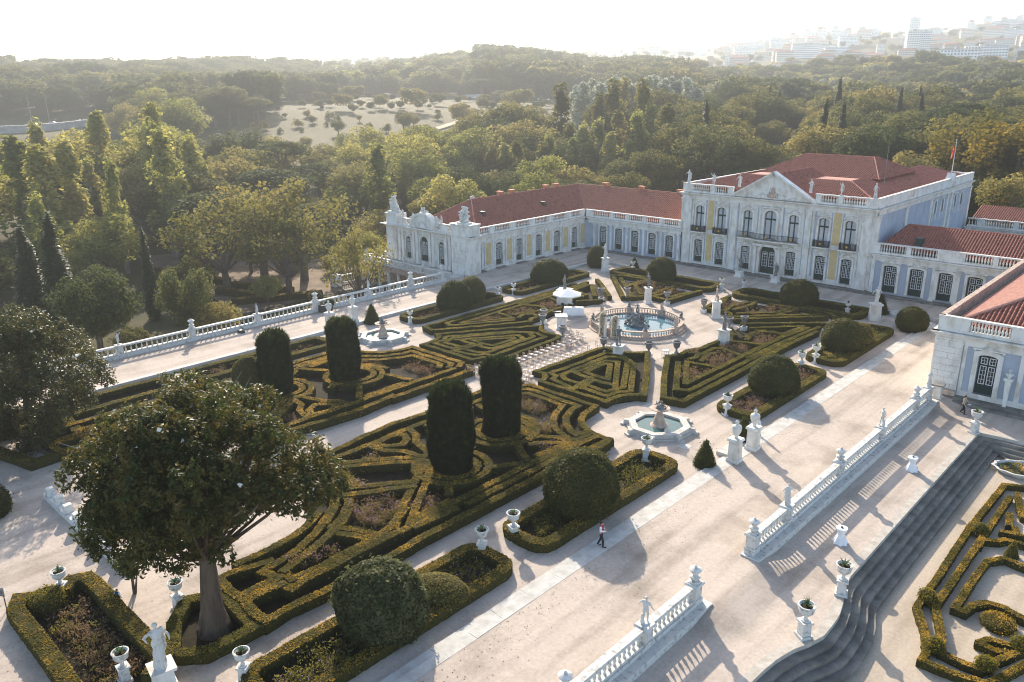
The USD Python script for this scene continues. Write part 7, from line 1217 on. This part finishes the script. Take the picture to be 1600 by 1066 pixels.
for q, m in enumerate(CARC):
    t = thing('parked_car', ['white', 'silver', 'blue', 'red'][q] + ' car on the far road', 'car'); c = m3.CrossSection([[(-2.1, .3), (2.1, .3), (2.15, .75), (1.1, .9), (.6, 1.4), (-1.0, 1.42), (-1.7, .95), (-2.15, .85)]]); mm = m3.Manifold.extrude(c, 1.7).to_mesh(); v = np.array(mm.vert_properties[:, :3]); put('body', (np.stack([v[:, 0], .85 - v[:, 2], v[:, 1]], 1), np.array(mm.tri_verts)), m, t); put('windows', MB().box(-1.2, -.87, .95, .75, .87, 1.32, taper=.02), GLASS, t)
    for sx in (-1.3, 1.3):
        for sy in (-1, 1): Mx = np.eye(4); Mx[:3, :3] = [[1, 0, 0], [0, 0, -1], [0, 1, 0]]; Mx[:3, 3] = (sx, sy * .78 + .1, .32); put('wheel', MB().lathe([(0, 0), (.32, 0), (.32, .2), (0, .2)], n=12), BLACK, t, Mx)
    cars.append(Many(t))
for k, (i, off) in enumerate([(6, 3), (7, -3), (8, 3), (9, -3), (10, 3)]): cars[k % 4](f'{["white", "silver", "blue", "red"][k % 4]} car on the motorway at the left edge, {["first", "second", "third", "fourth", "fifth"][k]} from the left', (float(mp_[i, 0]) + off, float(mp_[i, 1]), float(mz[i])), .9)
for k, (c, dd) in enumerate([(845, 552), (860, 556), (905, 549), (962, 552), (985, 556), (1085, 576), (1100, 583), (1110, 588)]):
    x, y = at_az(c, dd); cars[(k * 3 + 1) % 4](f'{["white", "silver", "blue", "red"][(k * 3 + 1) % 4]} car on the far road below the wooded hill, number {["one", "two", "three", "four", "five", "six", "seven", "eight"][k]} from the left', (x, y, float(ground(x, y)) + 1.3), 2.3)
for k, (c, dd, h) in enumerate([(700, 900, 26), (812, 1500, 60), (44, 470, 16), (72, 480, 14), (885, 560, 18), (1150, 600, 14), (1180, 620, 14)]):
    x, y = at_az(c, dd); t = thing('light_mast', f'thin mast on the skyline or by the road, {["left of the hill buildings", "tallest, above the long white block", "left one by the motorway", "right one by the motorway", "in front of the wooded hill", "left one by the right road", "right one by the right road"][k]}', 'mast', (x, y, float(ground(x, y)))); put('pole', MB().tube([(0, 0, -1), (0, 0, h)], [.25, .12], 6), PALEBARK, t); put('head', MB().box(-.6, -.3, h, .6, .3, h + .3), IRON, t)
WALLS = [noisy('town_wall_white', (.70, .69, .67), (.80, .79, .77), .05, .9, obj=True), noisy('town_wall_cream', (.60, .55, .46), (.70, .64, .54), .05, .9, obj=True), noisy('town_wall_rose', (.46, .36, .31), (.52, .42, .36), .05, .9, obj=True)]
WIN = plain('town_window', (.09, .10, .12), .3); TROOF = plain('town_roof', (.30, .12, .08), .9); GROOF = plain('flat_roof', (.36, .34, .32), .9)
def block(label, W, D, H, floors, bays_, m, roof_kind, cat='apartment block', name='apartment_block'):
    t = thing(name, label, cat); put('wall', MB().box(-W / 2, -D / 2, -6, W / 2, D / 2, H), WALLS[m], t); wn = MB(); fh = H / floors
    for f in range(floors):
        for b in range(bays_):
            x = -W / 2 + (b + .5) * W / bays_; 
            for s in (-1, 1): wn.box(x - W / bays_ * .29, s * (D / 2 - .3), f * fh + fh * .32, x + W / bays_ * .29, s * (D / 2 + .06), f * fh + fh * .78)
        nb_ = max(2, int(D / 4))
        for b in range(nb_):
            y = -D / 2 + (b + .5) * D / nb_
            for s in (-1, 1): wn.box(s * (W / 2 - .3), y - .8, f * fh + fh * .32, s * (W / 2 + .06), y + .8, f * fh + fh * .78)
    put('windows', wn, WIN, t, kind='stuff'); bal_ = MB()
    for f in range(1, floors): bal_.box(-W / 2 - .5, -D / 2 - .5, f * fh - .12, W / 2 + .5, D / 2 + .5, f * fh + .12)
    if bal_.n: put('floor_bands', bal_, WALLS[0], t)
    if roof_kind == 'hip': put('roof', MB().add([(-W / 2 - .6, -D / 2 - .6, H), (W / 2 + .6, -D / 2 - .6, H), (W / 2 + .6, D / 2 + .6, H), (-W / 2 - .6, D / 2 + .6, H), (-W / 2 + D * .45, 0, H + D * .22), (W / 2 - D * .45, 0, H + D * .22)], np.array([[0, 1, 5], [0, 5, 4], [1, 2, 5], [2, 3, 4], [2, 4, 5], [3, 0, 4], [0, 2, 1], [0, 3, 2]])), TROOF, t)
    elif roof_kind == 'dome': put('roof', MB().lathe([(W * .50, H - 4), (W * .60, H - 3), (W * .56, H + .5), (W * .34, H + 3.5), (W * .2, H + 4), (0, H + 4.2)], n=16), TROOF if m else GROOF, t)
    else: put('roof', MB().box(-W / 2 - .3, -D / 2 - .3, H, W / 2 + .3, D / 2 + .3, H + .8).box(-2, -2, H + .8, 2.5, 2, H + 3), GROOF, t)
    return Many(t)
TP = {'slab': block('white slab block of flats', 46, 13, 22, 7, 14, 0, 'flat'), 'tower': block('tall white tower of flats', 18, 16, 36, 12, 6, 0, 'flat'), 'dome': block('tower of flats with a rounded overhanging top', 22, 22, 34, 11, 6, 0, 'dome'), 'domeb': block('cream tower of flats with a rounded overhanging top', 22, 22, 30, 10, 6, 1, 'dome'), 'mid': block('cream block of flats with a red roof', 34, 13, 17, 5, 10, 1, 'hip'), 'rose': block('rose block of flats with a red roof', 30, 13, 16, 5, 9, 2, 'hip'), 'house': block('white house with a red tiled roof', 13, 9, 6, 2, 4, 0, 'hip', 'house', 'red_roof_house'), 'shed': block('long low white hall', 70, 24, 8, 1, 14, 0, 'flat', 'hall', 'white_hall')}
TNAME = {'slab': 'white slab block of flats', 'tower': 'tall white tower of flats', 'dome': 'white tower with a rounded top', 'domeb': 'cream tower with a rounded top', 'mid': 'cream block with a red roof', 'rose': 'rose block with a red roof', 'house': 'white house with a red roof', 'shed': 'long low white hall'}
PL = {'slab': 'white slab blocks of flats', 'tower': 'tall white towers of flats', 'dome': 'white towers with rounded tops', 'domeb': 'cream towers with rounded tops', 'mid': 'cream blocks with red roofs', 'rose': 'rose blocks with red roofs', 'house': 'white houses with red roofs', 'shed': 'long low white halls'}
def town(code, col, dd, where, rot=None, s=1.0, label=None):
    x, y = at_az(col, dd); az_ = math.atan2(x, y); r_ = -az_ + (0 if rot is None else rot); TP[code](label or f'{TNAME[code]} {where}', (x, y, float(ground(x, y)) + .5), r_, s * (.74 if not label else 1), None if label else f'{PL[code]} {where}')
rt = np.random.default_rng(31)
town('tower', 1418, 1900, '', .3, 1.1, 'tall tower of flats standing above the town in the middle of the hill'); town('tower', 1420, 1330, '', .2, 1.0, 'white tower of flats in front of the town, left of a twin'); town('tower', 1437, 1350, '', .2, .9, 'white tower of flats in front of the town, right of its twin'); town('tower', 1372, 1400, '', .1, .62, 'small pale tower left of the twin towers'); town('slab', 1490, 1150, '', .1, 1.1, 'long white slab of flats in front of the right part of the town'); town('slab', 1535, 1180, '', .1, 1.0, 'long white slab of flats at the right, above the red-roofed houses'); town('slab', 1255, 1300, '', .15, .8, 'stepped white slab at the left end of the town')
for k in range(7): town('dome' if k % 2 else 'domeb', 1505 + k * 25, 2330 + 30 * math.sin(k), 'on the crest of the hill at the right', rt.uniform(-.3, .3), rt.uniform(.95, 1.2))
for k in range(6): town('dome' if k % 2 else 'domeb', 1235 + k * 21, 2080 + 30 * math.sin(k * 2), 'on the ridge left of the tall tower', rt.uniform(-.3, .3), rt.uniform(.85, 1.1))
for k in range(150): dd = rt.uniform(1150, 2300); town(['mid', 'rose', 'mid', 'slab', 'house'][k % 5], rt.uniform(1150, 1640), dd, 'on the town slope at the right', rt.uniform(-.4, .4), rt.uniform(.8, 1.15))
for k in range(60): town(['mid', 'rose', 'slab'][k % 3], rt.uniform(985, 1240), rt.uniform(1750, 2750), 'in the hazy town above the silver poplars', rt.uniform(-.4, .4), rt.uniform(.8, 1.2))
for k in range(16): town(['mid', 'rose', 'slab', 'slab'][k % 4], 690 + k * 11, rt.uniform(1950, 2150), 'on the hazy ridge above the meadow', rt.uniform(-.2, .2), 1.0)
for k in range(26): town(['mid', 'house', 'rose', 'house'][k % 4], rt.uniform(1090, 1640), rt.uniform(860, 1150), 'among the trees below the town', rt.uniform(-.4, .4), rt.uniform(.8, 1.1))
for k in range(18): town(['slab', 'shed', 'mid', 'shed'][k % 4], 10 + k * 36 + rt.uniform(-12, 12), rt.uniform(1500, 2100), 'on the hazy horizon at the left', rt.uniform(-.3, .3), rt.uniform(.8, 1.15))
for k in range(17): town('house', 1360 + k * 14.5, 700 + 26 * math.sin(k * 1.9) + (30 if k % 2 else 0), 'in the row before the town at the right', rt.uniform(-.3, .3), rt.uniform(.9, 1.25))
for c, dd, s in ((262, 1500, 1.0), (300, 1450, .8), (620, 800, .9), (705, 760, .8), (1270, 760, .7), (655, 640, .35), (748, 585, .3), (250, 1250, .7), (1110, 620, .5)): town('shed', c, dd, 'between the trees of the far slopes', rt.uniform(-.2, .2), s)

# ---------------------------------------------------------------- air
HZ = usdkit.material(stage, '/World/Looks/pale_air', {'v': ('principled_volume', {'color': (.86, .93, 1.0), 'density': HAZE, 'anisotropy': .55})}, [], volume='v.volume')
put('haze', MB().box(-9500, -9500, -8, 9500, 9500, 262), HZ, kind='stuff')
stage.GetRootLayer()
